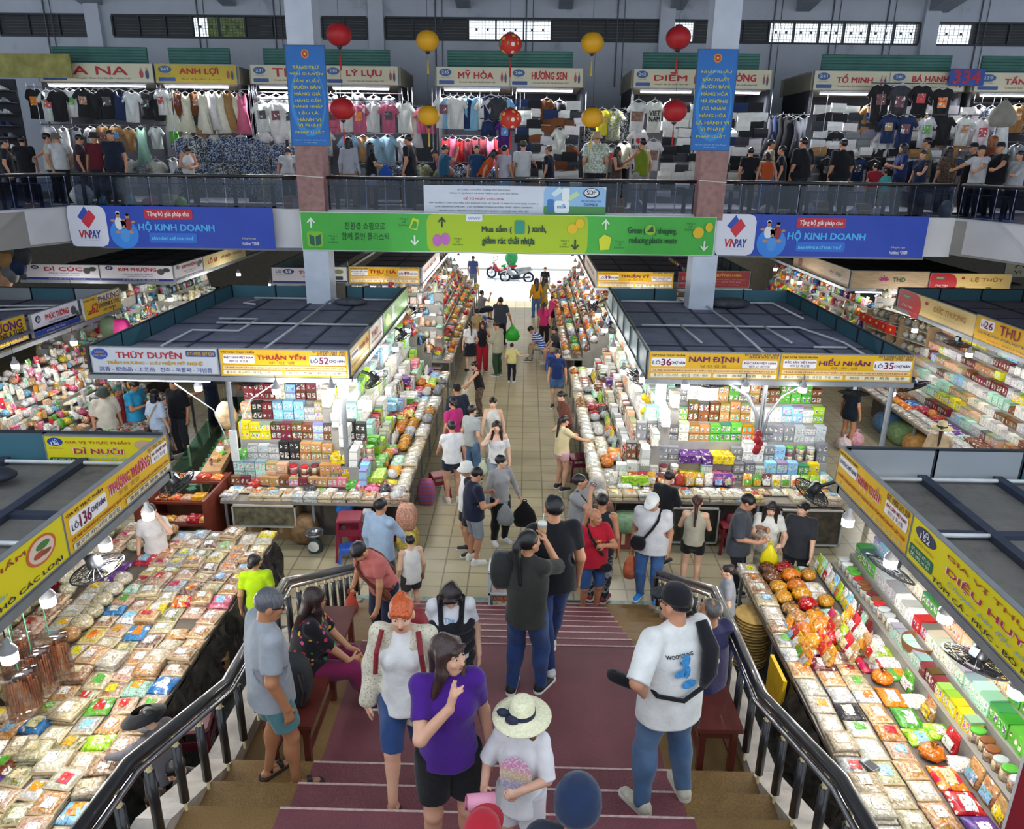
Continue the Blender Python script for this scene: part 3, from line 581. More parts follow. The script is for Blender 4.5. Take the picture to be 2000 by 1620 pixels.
def woodlam():
 m,nt,b=newmat('pale_wood');tc=nd(nt,'ShaderNodeTexCoord');mp=nd(nt,'ShaderNodeMapping',{'Vector':tc.outputs['Object'],'Scale':(1,14,1)})
 n=nd(nt,'ShaderNodeTexNoise',{'Vector':mp.outputs[0],'Scale':2.5,'Detail':4.});nt.links.new(ramp(nt,n.outputs[0],[(.3,lin('#a58a6c')),(.7,lin('#c4ab8a'))]),b.inputs['Base Color']);b.inputs['Roughness'].default_value=.5;return m
WL=woodlam()
def lotus(cx,cy,s,c='#9c2a6c'):
 r=[]
 for a in(-60,-32,0,32,60):
  t=math.radians(a);d=(math.sin(t),math.cos(t));n=(d[1],-d[0])
  r.append(('p',[(cx+s*(.1*d[0]),cy+4*s*(.1*d[1]-.3)),(cx+s*(.55*d[0]+.18*n[0]),cy+4*s*(.55*d[1]+.18*n[1]-.3)),(cx+s*d[0],cy+4*s*(d[1]-.3)),(cx+s*(.55*d[0]-.18*n[0]),cy+4*s*(.55*d[1]-.18*n[1]-.3))],c))
 return r
sign('pale wood-grain sign with purple lotus emblem facing the stairs',(9.25,21.7,ZB),PX,2.15,SH+.06,'#bda687',lotus(.42,.52,.09)+[('t','THD',.62,.52,.16,.24,'#2f5a3c',.03)],bgm=WL)
sign('pale wood-grain sign with purple lotus emblem facing the walkway',(9.22,26.5,ZB),NY_,4.7,SH+.06,'#bda687',lotus(.72,.52,.05)+[('t','THD',.83,.52,.09,.24,'#3f5a4c',.03),('r',.1,.1,.18,.9,'#8a5a40')],bgm=WL)
def gold(nm):return[('r',-.02,0,.26,1,'#b8232c'),('e',.24,.35,.09,.62,'#b8232c'),('r',.06,.62,.17,.80,'#5c6a4c'),('t','MASSAGE',.11,.71,.08,.07,WH),('t','Chợ Hàn',.14,.22,.16,.16,WH,.006,.3),('e',.40,.72,.022,.09,'#a02838'),('t',nm,.70,.62,.40,.34,'#a8702c',.012),('t','Chuyên đặc sản miền Trung',.66,.3,.36,.08,'#b8903c')]
sign('red and gold sign beside the pale wood lotus sign',(11.5,21.75,ZB),PX,2.25,SH+.02,'#d6b874',gold('LỆ THỦY'))
sign('red and gold sign turned to the walkway beside lot 26',(9.3,18.9,ZB),NY_,3.35,SH+.03,'#d3b878',gold('ĐỨC THƯƠNG'))
sign('yellow lot 26 sign with red serif name',(9.28,15.5,ZB),NY_,3.2,SH+.06,'#d9a81c',[('r',.05,.5,.2,.92,WH),('t','Lô',.08,.68,.04,.16,'#35305c',.01),('t','26',.14,.70,.09,.3,MG,.02),('t','THU TRANG',.54,.70,.56,.4,'#8a2038',.03),('t','CÀ PHÊ, KẸO XOÀI, HẠT ĐIỀU, BÒ KHÔ, TÔM KHÔ',.5,.36,.92,.14,'#2a2f5c',.01),('t','ĐẶC SẢN MIỀN TRUNG',.5,.14,.7,.11,'#b05030',.008)])
sign('cream accessories sign far back on the ground floor',(14.3,23,2.95),PX,2.6,.5,'#d8d0b8',[('t','Accessories',.5,.72,.8,.35,'#7a6024',.02),('t','Ví  Thắt lưng  Túi',.5,.28,.8,.3,'#3c6a2c',.012)])
# big banners hung on the balcony front
def qr(x0,y0,x1,y1):return[]
def pay(label,x):
 w,h=4.62,.9
 r=sign(label,(x,17.3,4.14),PX,w,h,'#1f3fa8',[('r',-.004,0,.185,1,'#d3d4e0'),('r',0,0,.1,1,'#d3d4e0'),
('p',[(.045,.72),(.085,.98),(.105,.80),(.075,.60)],'#2a4aa8'),('p',[(.062,.62),(.092,.44),(.135,.72),(.108,.90)],'#c8283c'),('t','VN',.07,.30,.055,.2,'#b82838',.02,.15),('t','PAY',.118,.30,.058,.2,'#2a3f90',.02,.15),('t','Cho cuộc sống đơn giản hơn',.093,.16,.09,.03,'#8a8fb0'),
('e',.265,.32,.07,.36,'#2f7fd8','picture_disc'),('r',.375,.69,.61,.93,'#b82434'),('t','Tặng bộ giải pháp cho',.492,.81,.205,.15,WH,.008),('t','HỘ KINH DOANH',.525,.50,.37,.26,'#49a8e8',.035),('r',.385,.12,.62,.36,'#2566c8'),('t','BÁN HÀNG & KÊ KHAI THUẾ',.50,.24,.205,.11,'#6fc4f0',.01),
('t','Đăng ký ngay',.875,.25,.07,.06,'#c8c8a0'),('t','Hotline: *3388',.88,.13,.085,.09,'#d8d8e0',.01)],name='banner',cat='banner',rim=None,t=.02)
 # the three cheering people of the picture
 def fig(cx,cy,s,shirt,hat=None):
  z=.008
  def el(x,y,rx,ry,c,nm):flat([((x+rx*math.cos(a)),(y+ry*math.sin(a)),z)for a in[2*math.pi*i/16 for i in range(16)]],mat(c,.5,var=0.),nm,r)
  el(cx,cy,.09*s,.14*s,shirt,'picture_shirt');el(cx,cy+.18*s,.045*s,.06*s,'#b08468','picture_face');el(cx,cy+.225*s,.048*s,.035*s,hat or '#2a2024','picture_hair')
  for q in(-1,1):el(cx+q*.13*s,cy+.06*s,.05*s,.03*s,'#b08468','picture_hand')
 fig(.245*w,.52,1.,'#d8d8dc','#e4e4e4');fig(.29*w,.50,.95,'#8a2a38');fig(.268*w,.26,1.15,'#4a90d8')
 return r
pay('blue promotion banner beside the pillar with the eleven-line notice',-10.28)
pay('blue promotion banner beside the pillar with the ten-line notice',4.24)
GR,LG,DG='#3fa63c','#9cb81c','#1f3a34'
def arrow(x,y,s,up,c):
 q=1 if up else-1;k=9.1/.82
 return[('p',[(x-.002*s,y-q*.13*s),(x+.002*s,y-q*.13*s),(x+.002*s,y+q*.12*s),(x-.002*s,y+q*.12*s)],c),('p',[(x,y+q*.15*s),(x-.010*s,y+q*.02*s),(x-.007*s,y-q*.0*s),(x,y+q*.09*s)],c),('p',[(x,y+q*.15*s),(x+.010*s,y+q*.02*s),(x+.007*s,y-q*.0*s),(x,y+q*.09*s)],c)]
fl=lambda x,y:[('t','Tầng 2',x,y+.08,.022,.06,'#1f5a34'),('t','2층',x,y,.01,.05,'#1f5a34'),('t','2nd floor',x,y-.08,.026,.05,'#1f5a34')]
els=[('r',.305,0,.695,1,LG)]+[('r',.31,0,.36,1,LG),('r',.64,0,.694,1,LG)]
els+=arrow(.024,.72,1,True,'#d8e8d8')+fl(.075,.3)+[('r',.012,.08,.052,.5,'#7ab82c'),('p',[(.018,.42),(.03,.36),(.03,.1),(.018,.16)],'#1f5a4c'),('p',[(.033,.36),(.046,.42),(.046,.16),(.033,.1)],'#1f5a4c')]
els+=[('t','친환경 쇼핑으로',.155,.66,.098,.2,'#163428',.004),('t','함께 줄인 플라스틱',.155,.38,.115,.2,'#163428',.004)]+fl(.25,.78)+[('p',[(.262,.62),(.272,.9),(.287,.84),(.282,.56)],'#b8cc1c'),('p',[(.266,.62),(.274,.82),(.283,.78),(.28,.6)],'#3a9a3c')]+arrow(.275,.3,1,False,'#d8e8d8')
els+=arrow(.342,.78,1,True,DG)+[('e',.33,.3,.011,.16,'#b060b0'),('e',.35,.34,.011,.16,'#b060b0')]+fl(.38,.28)+[('r',.4,.82,.44,1,'#d0d8e0'),('t','WWF',.42,.9,.03,.08,'#4060a0')]
els+=[('t','Mua sắm (',.475,.62,.072,.24,'#1f3f34',.012),('r',.518,.5,.542,.86,'#2a8a7c'),('t',') xanh,',.572,.62,.044,.24,'#1f3f34',.012),('t','giảm rác thải nhựa',.503,.3,.127,.26,'#1f3f34',.012)]+fl(.64,.26)+[('e',.657,.66,.012,.13,'#d8b01c'),('e',.675,.8,.01,.13,'#d8b01c')]+arrow(.665,.24,1,False,DG)
els+=arrow(.737,.78,1,True,'#d0e0d0')+[('p',[(.722,.4),(.735,.52),(.752,.44),(.748,.12),(.726,.1)],'#c8d02c')]+fl(.772,.26)+[('t','Green (',.812,.62,.042,.22,'#17402c',.008),('e',.845,.66,.014,.14,'#8ab82c'),('p',[(.836,.6),(.85,.78),(.853,.6)],'#1f4a3c'),('t',') shopping,',.882,.62,.052,.22,'#17402c',.008),('t','reducing plastic waste',.853,.36,.115,.22,'#17402c',.008)]+fl(.94,.76)+[('e',.96,.6,.013,.15,'#d8b01c'),('e',.985,.75,.009,.12,'#d8b01c')]+arrow(.977,.26,1,False,'#d0e0d0')
sign('long green banner in three languages between the two pillars',(-5.02,17.25,4.14),PX,9.2,.82,GR,els,name='banner',cat='banner',rim='#c8d4cc',t=.02)
sign('white notice banner with milk advert tied on the upper railing',(-2.28,17.38,4.97),PX,4.03,.60,'#c3cad8',[('r',.66,0,1,1,'#8ab4dc'),('r',.66,0,1,.3,'#4a8a4c'),('t','SỞ CÔNG THƯƠNG THÀNH PHỐ ĐÀ NẴNG',.33,.86,.29,.08,'#4a5070'),('t','CÔNG TY QUẢN LÝ VÀ PHÁT TRIỂN CÁC CHỢ ĐÀ NẴNG',.33,.73,.38,.09,'#4a5070',.003),('t','KỂ TỪ NGÀY 01/01/2026',.33,.55,.22,.11,'#b0402c',.006),('t','BAN QUẢN LÝ CHỢ THU TIỀN CÁC KHOẢN DỊCH VỤ (THUÊ LÔ KINH DOANH, ĐIỆN, NƯỚC...)',.33,.38,.6,.09,'#333a54',.003),('t','QUA E-BANKING (MÃ QR) - CÁC HỘ KINH DOANH KHÔNG THỰC HIỆN E-BANKING',.33,.24,.54,.09,'#333a54',.003),('t','THÌ PHẢI TRỰC TIẾP ĐẾN VĂN PHÒNG BAN QUẢN LÝ CHỢ ĐỂ NỘP TIỀN MẶT',.33,.10,.5,.09,'#333a54',.003),
('p',[(.70,.75),(.745,.98),(.765,.85),(.72,.62)],'#c8dce8'),('p',[(.78,.6),(.84,.85),(.855,.7),(.79,.45)],'#b8d49c'),('r',.76,.5,.8,.95,'#dce4e8'),('r',.68,.1,.715,.55,'#3a70b0'),('r',.72,.05,.80,.5,'#dce8f0'),('t','milk',.76,.3,.05,.15,'#3a70b0',.01),('e',.92,.78,.045,.18,'#2a2f3c'),('e',.92,.79,.038,.14,'#dce0e8'),('t','SDP',.92,.80,.05,.16,'#2a2f3c',.02),('t','Sữa Bắc Đồng Thái',.92,.5,.11,.09,'#2a3f7c'),('t','DOMILK',.92,.37,.075,.1,'#2a3f7c',.01)],name='banner',cat='banner',rim=None,t=.015)
def vban(label,x,lines):
 w,h=.82,1.96;n=len(lines);e=[('e',.5,.82-.02,.9,.0001,'#1a62b0')]
 r=sign(label,(x,17.284,6.36),PX,w,h,'#1668b8',[('e',.5,.45,.46,.36,'#2f86cc','pale_ring'),('e',.52,.47,.40,.31,'#1668b8','pale_ring'),('e',.5,.92,.10,.045,'#c88a2c'),('e',.5,.92,.07,.032,'#b8282c'),('p',[(.5+.05*math.sin(q*math.pi/5)*(1 if q%2==0 else.4),.92+.021*math.cos(q*math.pi/5)*(1 if q%2==0 else.4))for q in range(10)],'#e0c02c','emblem')]
+[('t',s,.5,.825-.72*(i+.5)/n,min(.86,.085*len(s)),.042,'#c8c43c',.014)for i,s in enumerate(lines)]+[('t','Nghị định Chính phủ - Bộ Công Thương',.5,.055,.8,.018,'#a8cce0'),('t','TP Đà Nẵng',.5,.03,.35,.016,'#a8cce0')],name='banner',cat='banner',rim='#3a4a5c',t=.015)
vban('blue hanging notice of eleven yellow lines on a pillar',-5.09,['TÀNG TRỮ','VẬN CHUYỂN','SẢN XUẤT','BUÔN BÁN','HÀNG GIẢ','HÀNG CẤM','HÀNG NHẬP','LẬU LÀ','HÀNH VI','VI PHẠM','PHÁP LUẬT'])
vban('blue hanging notice of ten yellow lines on a pillar',3.5,['NHẬP KHẨU','SẢN XUẤT','BUÔN BÁN','HÀNG HÓA','MÀ KHÔNG','CÓ NHÃN','HÀNG HÓA','LÀ HÀNH VI','VI PHẠM','PHÁP LUẬT'])
# ================================================================ GOODS
PAL=dict(beige='#d9c59a',cream='#e6dfc8',white='#e9e8e4',silver='#b9bcc0',amber='#e6a02a',orange='#ee8418',yellow='#e8cf1c',lemon='#e9e03a',red='#c01f24',pink='#dd6f8e',green='#5aa83a',lime='#9fcc2c',mint='#a9d8c4',
teal='#2f7f86',blue='#3a86c8',sky='#8fc4e6',navy='#26365f',purple='#5f2f84',brown='#7d4a28',tan='#b98a58',maroon='#6d1f2a',black='#26262a',grey='#83858a',charcoal='#3f4147',peach='#dfae8c',olive='#8a8a3a',straw='#d8cd9c')
PALN={k:lin(v)for k,v in PAL.items()}
def goods_mat(kind,src):
 m,nt,b=newmat('goods_%s_%s'%(kind,src));tc=nd(nt,'ShaderNodeTexCoord');oi=nd(nt,'ShaderNodeObjectInfo')
 base=oi.outputs['Color']if src=='obj' else nd(nt,'ShaderNodeVertexColor',layer_name='Col').outputs[0]
 rnd=oi.outputs['Random'];g=tc.outputs['Generated']
 off=nd(nt,'ShaderNodeVectorMath',{0:tc.outputs['Object'],1:nd(nt,'ShaderNodeCombineXYZ',{'X':mth(nt,'MULTIPLY',rnd,37.),'Y':mth(nt,'MULTIPLY',rnd,91.),'Z':0.}).outputs[0]},operation='ADD').outputs[0]
 def hsv(h,s,v,c):return nd(nt,'ShaderNodeHueSaturation',{'Hue':h,'Saturation':s,'Value':v,'Fac':1.,'Color':c}).outputs[0]
 if kind=='contents':      # food seen through film: chunky
  v=nd(nt,'ShaderNodeTexVoronoi',{'Vector':off,'Scale':42.})
  c=mixc(nt,ramp(nt,v.outputs['Distance'],[(.05,(0,0,0)),(.5,(1,1,1))]),base,hsv(.49,1.15,.45,base))
  c=mixc(nt,mth(nt,'MULTIPLY',nd(nt,'ShaderNodeSeparateColor',{0:v.outputs['Color']}).outputs[0],.35),c,(.95,.92,.85))
  if src=='obj':
   sp=nd(nt,'ShaderNodeSeparateXYZ',{0:g});ex=mth(nt,'ABSOLUTE',mth(nt,'SUBTRACT',sp.outputs[0],.5));ey=mth(nt,'ABSOLUTE',mth(nt,'SUBTRACT',sp.outputs[1],.5))
   rim=mth(nt,'GREATER_THAN',mth(nt,'MAXIMUM',ex,ey),.435);c=mixc(nt,mth(nt,'MULTIPLY',rim,mth(nt,'MULTIPLY',mth(nt,'GREATER_THAN',mth(nt,'FRACT',mth(nt,'MULTIPLY',rnd,5.7)),.35),.8)),c,(.70,.55,.33))
  rough=.2
 elif kind=='print':       # printed film, label or carton
  n=nd(nt,'ShaderNodeTexNoise',{'Vector':off,'Scale':16.,'Detail':2.});n2=nd(nt,'ShaderNodeTexNoise',{'Vector':off,'Scale':55.,'Detail':1.})
  alt=hsv(mth(nt,'ADD',.43,mth(nt,'MULTIPLY',mth(nt,'FRACT',mth(nt,'MULTIPLY',rnd,7.3)),.14)),1.05,.7,base)
  c=mixc(nt,ramp(nt,n.outputs[0],[(.55,(0,0,0)),(.59,(1,1,1))]),base,alt)
  c=mixc(nt,ramp(nt,n.outputs[0],[(.36,(1,1,1)),(.40,(0,0,0))]),c,(.85,.82,.74))
  c=mixc(nt,mth(nt,'MULTIPLY',mth(nt,'GREATER_THAN',n2.outputs[0],.62),.75),c,(.12,.08,.09))
  rough=.35
 elif kind=='carton':      # box with a front picture and a band
  if src=='attr':g=nd(nt,'ShaderNodeAttribute',attribute_name='Box').outputs['Vector'];rnd=nd(nt,'ShaderNodeAttribute',attribute_name='Rnd').outputs['Fac']
  sp=nd(nt,'ShaderNodeSeparateXYZ',{0:g});x,z=sp.outputs[0],sp.outputs[2]
  fx=mth(nt,'SUBTRACT',mth(nt,'FRACT',mth(nt,'MULTIPLY',x,2.)),.5);dz=mth(nt,'SUBTRACT',z,.48)
  r2=mth(nt,'FRACT',mth(nt,'MULTIPLY',rnd,13.7));alt=hsv(r2,1.2,.42,base)
  r=mth(nt,'MAXIMUM',mth(nt,'ABSOLUTE',fx),mth(nt,'ABSOLUTE',mth(nt,'MULTIPLY',dz,1.15)))
  np_=nd(nt,'ShaderNodeTexNoise',{'Vector':off,'Scale':mth(nt,'ADD',14.,mth(nt,'MULTIPLY',r2,20.)),'Detail':2.})
  pic=ramp(nt,np_.outputs[0],[(.40,(0,0,0)),(.46,(1,1,1))]);inb=mth(nt,'LESS_THAN',r,mth(nt,'ADD',.22,mth(nt,'MULTIPLY',r2,.16)))
  c=mixc(nt,mth(nt,'MULTIPLY',inb,.85),base,mixc(nt,pic,alt,mixc(nt,ramp(nt,np_.outputs[0],[(.52,(0,0,0)),(.56,(1,1,1))]),(.80,.76,.68),hsv(mth(nt,'ADD',r2,.35),1.2,.7,base))))
  band=mth(nt,'MULTIPLY',mth(nt,'GREATER_THAN',z,.80),mth(nt,'GREATER_THAN',r2,.45));c=mixc(nt,mth(nt,'MULTIPLY',band,.7),c,alt)
  n2=nd(nt,'ShaderNodeTexNoise',{'Vector':off,'Scale':60.,'Detail':1.})
  tx=mth(nt,'MULTIPLY',mth(nt,'GREATER_THAN',n2.outputs[0],.58),mth(nt,'MULTIPLY',mth(nt,'LESS_THAN',z,.24),mth(nt,'GREATER_THAN',z,.06)))
  c=mixc(nt,mth(nt,'MULTIPLY',tx,.7),c,(.1,.08,.08));rough=.42
 else:                       # crinkled clear bag
  n=nd(nt,'ShaderNodeTexNoise',{'Vector':off,'Scale':30.,'Detail':4.,'Roughness':.7})
  v=nd(nt,'ShaderNodeTexVoronoi',{'Vector':off,'Scale':28.})
  c=mixc(nt,ramp(nt,v.outputs['Distance'],[(.1,(0,0,0)),(.55,(1,1,1))]),base,hsv(.5,1.1,.6,base))
  c=mixc(nt,ramp(nt,n.outputs[0],[(.60,(0,0,0)),(.68,(.7,.7,.7))]),c,(.92,.92,.92));rough=.2
 nt.links.new(c,b.inputs['Base Color']);b.inputs['Roughness'].default_value=rough
 nb=nd(nt,'ShaderNodeTexNoise',{'Vector':off,'Scale':22. if kind!='carton' else 3.,'Detail':3.})
 bp=nd(nt,'ShaderNodeBump',{'Height':nb.outputs[0]if kind!='bag' else mth(nt,'ADD',mth(nt,'MULTIPLY',v.outputs['Distance'],-1.0),nb.outputs[0]),'Strength':{'carton':.05,'print':.6}.get(kind,.9),'Distance':.016});nt.links.new(bp.outputs[0],b.inputs['Normal'])
 b.inputs['Coat Weight'].default_value=.35 if kind in('contents','bag')else 0.;b.inputs['Coat Roughness'].default_value=.12
 return m
GM={(k,s):goods_mat(k,s)for k in('contents','print','carton','bag')for s in('obj','attr')}
# ---- shapes; unit-free, local x along the row, y into the display, z up, resting on z = 0
def pillow_h(x,y,seed,p=.6):return max(0,(1-abs(2*x)**2.6))**p*max(0,(1-abs(2*y)**2.6))**p*(1+.22*math.sin(9*x+seed)*math.cos(8*y+2*seed)+.10*math.sin(23*x*(1+.1*seed)+17*y))
def packet_mesh(mb,w,d,h,seed,nx=9,ny=8,rim=.35):
 g=[]
 for j in range(ny+1):
  for i in range(nx+1):
   x,y=i/nx-.5,j/ny-.5;k=pillow_h(x*1.06,y*1.06,seed);g.append((x*w,y*d,h*(rim+(1-rim)*min(1.,k))))
 s=mb.pts(g);mb.smooth=True
 for j in range(ny):
  for i in range(nx):a=s+j*(nx+1)+i;mb.face((a,a+1,a+nx+2,a+nx+1))
 mb.smooth=False
 per=[(i,0)for i in range(nx+1)]+[(nx,j)for j in range(1,ny+1)]+[(i,ny)for i in range(nx-1,-1,-1)]+[(0,j)for j in range(ny-1,0,-1)]
 bt=mb.pts([((i/nx-.5)*w*.97,(j/ny-.5)*d*.97,0)for i,j in per]);n=len(per)
 for q in range(n):
  q2=(q+1)%n;a,c=s+per[q][1]*(nx+1)+per[q][0],s+per[q2][1]*(nx+1)+per[q2][0];mb.face((bt+q,bt+q2,c,a))
 mb.face(tuple(bt+q for q in reversed(range(n))))
def label_mesh(mb,w,d,h,seed,x0,x1,y0,y1,n=5,rim=.35):
 mb.smooth=True;g=[]
 for j in range(n+1):
  for i in range(n+1):
   x,y=x0+(x1-x0)*i/n,y0+(y1-y0)*j/n;k=pillow_h(x*1.06,y*1.06,seed);g.append((x*w,y*d,h*(rim+(1-rim)*min(1.,k))+.003))
 s=mb.pts(g)
 for j in range(n):
  for i in range(n):a=s+j*(n+1)+i;mb.face((a,a+1,a+n+2,a+n+1))
def pouch_mesh(mb,w,d,h,seed,n=10):
 rings=[];mb.smooth=True
 for z,k,ww in((0,.9,.92),(.04,1.,.97),(.3,1.05,1.),(.6,.72,.98),(.84,.22,.96),(.88,.06,.96),(1.,.05,.95)):
  rings.append([(w/2*ww*math.copysign(abs(math.cos(a))**.5,math.cos(a)),d/2*k*math.copysign(abs(math.sin(a))**.8,math.sin(a))*(1+.1*math.sin(seed+5*a))+.25*d*z,h*z+.008*h*math.sin(3*a+seed)*(z>.8))for a in[2*math.pi*(q+.5)/n for q in range(n)]])
 mb.loft(rings)
def bag_mesh(mb,w,d,h,seed,n=14,m=9,tie=None):
 tie=int(seed*10)%3==0 if tie is None else tie
 mb.smooth=True;rings=[]
 for j in range(m+1):
  t=j/m;r=math.sin(math.pi*min(.98,.06+t*.9))**.55;row=[]
  for q in range(n):
   a=2*math.pi*q/n;k=1+.09*math.sin(5*a+seed+7*t)+.06*math.sin(9*a*1+3*seed-11*t)
   row.append((w/2*r*k*math.cos(a),d/2*r*k*math.sin(a),h*t*(.8 if tie else 1)))
  rings.append(row)
 if tie:
  for r,z in((.12,.84),(.22,.95),(.3,1.)):rings.append([(w/2*r*math.cos(2*math.pi*q/n)*(1+.3*math.sin(3*q)),d/2*r*math.sin(2*math.pi*q/n)*(1+.3*math.cos(2*q)),h*z)for q in range(n)])
 mb.loft(rings)
def box_mesh(mb,w,d,h,seed):mb.box(-w/2,-d/2,0,w/2,d/2,h)
def jar_mesh(mb,w,d,h,seed,n=12):
 mb.smooth=True;r=w/2;mb.lathe([(r*.9,0),(r,h*.04),(r,h*.72),(r*.86,h*.78)],n)
def lid_mesh(mb,w,d,h,seed,n=12):
 mb.smooth=True;r=w/2;mb.lathe([(r*.9,h*.77),(r*.94,h*.8),(r*.94,h*.97),(r*.86,h)],n)
def bale_mesh(mb,w,d,h,seed,n=20,m=10):
 mb.smooth=True;rings=[]
 for j in range(m+1):
  t=j/m;r=math.sin(math.pi*(.1+.8*t))**.5;rings.append([(w/2*r*(1+.03*math.sin(11*q+seed+j))*math.cos(2*math.pi*q/n),d/2*r*(1+.03*math.cos(7*q+j*2))*math.sin(2*math.pi*q/n),h*t)for q in range(n)])
 mb.loft(rings)
def stackp_mesh(mb,w,d,h,seed):
 k=max(2,int(h/.045));r=random.Random(seed)
 for i in range(k):mb.T=Matrix.Translation((r.uniform(-.012,.012),r.uniform(-.012,.012),h*i/k))@Matrix.Rotation(r.uniform(-.05,.05),4,'Z');packet_mesh(mb,w,d,h/k*.96,seed+i,6,5,.55)
 mb.T=None
#      kind: (thing name, category, builder, material, (w, d, h))
KIND=dict(packet=('food_packet','food packet',packet_mesh,'contents',(.235,.235,.055)),pack=('snack_packet','snack packet',packet_mesh,'print',(.20,.25,.06)),pouch=('snack_pouch','snack pouch',pouch_mesh,'print',(.155,.075,.225)),
bag=('snack_bag','bag of snacks',bag_mesh,'bag',(.24,.22,.165)),carton=('gift_carton','box',box_mesh,'carton',(.165,.08,.145)),teabox=('tea_carton','box',box_mesh,'carton',(.115,.08,.165)),slim=('sweet_box','box',box_mesh,'carton',(.2,.07,.12)),jar=('snack_jar','jar',jar_mesh,'contents',(.095,.095,.13)),
bale=('noodle_bale','dried noodles',bale_mesh,'contents',(.25,.22,.15)),tin=('flat_box','box',box_mesh,'print',(.2,.26,.07)),stack=('packet_stack','food packet',stackp_mesh,'contents',(.235,.25,.12)))
def objcol():
 m,nt,b=newmat('tinted_lid');nt.links.new(nd(nt,'ShaderNodeObjectInfo').outputs['Color'],b.inputs['Base Color']);b.inputs['Roughness'].default_value=.4;return m
OBJC=objcol()
PROTO={};COUNT={};STUFF={};CAP=dict(packet=285,pack=285,pouch=255,bag=290,carton=295,teabox=295,slim=295,jar=200,bale=40,tin=200,stack=140)
WORD=dict(packet='clear-film food tray',pack='printed snack packet',pouch='standing snack pouch',bag='bulging snack bag',carton='printed carton',teabox='tall tea carton',slim='wide sweet box',jar='lidded snack jar',bale='round noodle bale',tin='flat printed box',stack='stacked food tray')
def proto(kind,var):
 k=(kind,var)
 if k in PROTO:return PROTO[k]
 nm,cat,fn,mk,(w,d,h)=KIND[kind];mb=MB();fn(mb,w,d,h,var*1.7)
 me=mb.mesh(nm,GM[(mk,'obj')]);sub=[]
 r=random.Random(var)
 if kind in('packet','stack','pack'):
  x0,y0=r.uniform(-.30,-.18),r.uniform(-.28,-.16);lb=MB();hh,zz=(h,0)
  if kind=='stack':
   n=max(2,int(h/.045));lb.T=Matrix.Translation((0,0,h*(n-1)/n+.002));label_mesh(lb,w,d,h/n*.96,var*1.7+n-1,x0,x0+.45,y0,y0+.4,rim=.55)
  else:label_mesh(lb,w,d,h,var*1.7,x0,x0+(.45 if kind=='packet' else.6),y0,y0+.42)
  sub.append(('printed_label',lb.mesh('printed_label',GM[('print','obj')]),None))
 if kind=='pouch':
  lb=MB();lb.smooth=True
  pts=[(w*.36*sx,-d*.53+.25*d*z-(.004 if z<.5 else-.010),h*z)for z in(.14,.34,.6)for sx in(-1,0,1)]
  i=lb.pts(pts)
  for j in(0,1):
   for q in(0,1):lb.face((i+j*3+q,i+j*3+q+1,i+j*3+q+4,i+j*3+q+3))
  sub.append(('front_panel',lb.mesh('front_panel',GM[('print','obj')]),None))
 if kind=='jar':lb=MB();lid_mesh(lb,w,d,h,0);sub.append(('lid',lb.mesh('lid',OBJC),None))
 PROTO[k]=(me,sub);return PROTO[k]
BRIGHT=('white','white','cream','yellow','white','amber','cream','sky','white','orange','straw','white','red','green')
def jit(c,r,a=.12):k=1+r.uniform(-a,a);return tuple(min(1.,max(0.,x*k*(1+r.uniform(-.05,.05))))for x in c)
def item(kind,colname,loc,rz,sc,where,r,lod=0,group=None,tilt=0.):
 """one thing on a display, or - past the cap or far away - a piece of that kind's single stuff object"""
 nm,cat,fn,mk,(w,d,h)=KIND[kind];c=jit(PALN[colname],r)
 mtx=Matrix.Translation(loc)@Matrix.Rotation(rz,4,'Z')@Matrix.Rotation(tilt,4,'X')@Matrix.Diagonal((*sc,1))
 if lod>=2 or COUNT.get(kind,0)>=CAP[kind]:
  mb=STUFF.setdefault(kind,MB());mb.T=mtx;mb.cur=c;sd=r.randint(0,9)
  if fn is packet_mesh:packet_mesh(mb,w,d,h,sd,4,4)
  elif fn is bag_mesh:bag_mesh(mb,w,d,h,sd,7,4)
  elif fn is pouch_mesh:pouch_mesh(mb,w,d,h,sd,6)
  elif fn is stackp_mesh:packet_mesh(mb,w,d,h,sd,4,4)
  elif fn is bale_mesh:bale_mesh(mb,w,d,h,sd,8,4)
  elif fn is jar_mesh:jar_mesh(mb,w,d,h,sd,6);mb.cur=PALN['red'];lid_mesh(mb,w,d,h,sd,6)
  else:
   fn(mb,w,d,h,sd)
   if fn is box_mesh:mb.bx=getattr(mb,'bx',[])+[r.random()]
  mb.T=None;return None
 COUNT[kind]=COUNT.get(kind,0)+1
 me,sub=proto(kind,r.randint(0,5));o=link(nm,me);o.matrix_world=mtx;o.color=(*c,1)
 tag(o,'%s %s, %s'%(colname,WORD[kind],where),cat,group)
 if lod<1 or kind=='jar':
  for n2,m2,_ in sub:
   p=link(n2,m2,o);p.color=(*jit(PALN[r.choice(BRIGHT if n2!='lid' else('red','white','green','brown','silver','maroon'))],r),1)
 return o
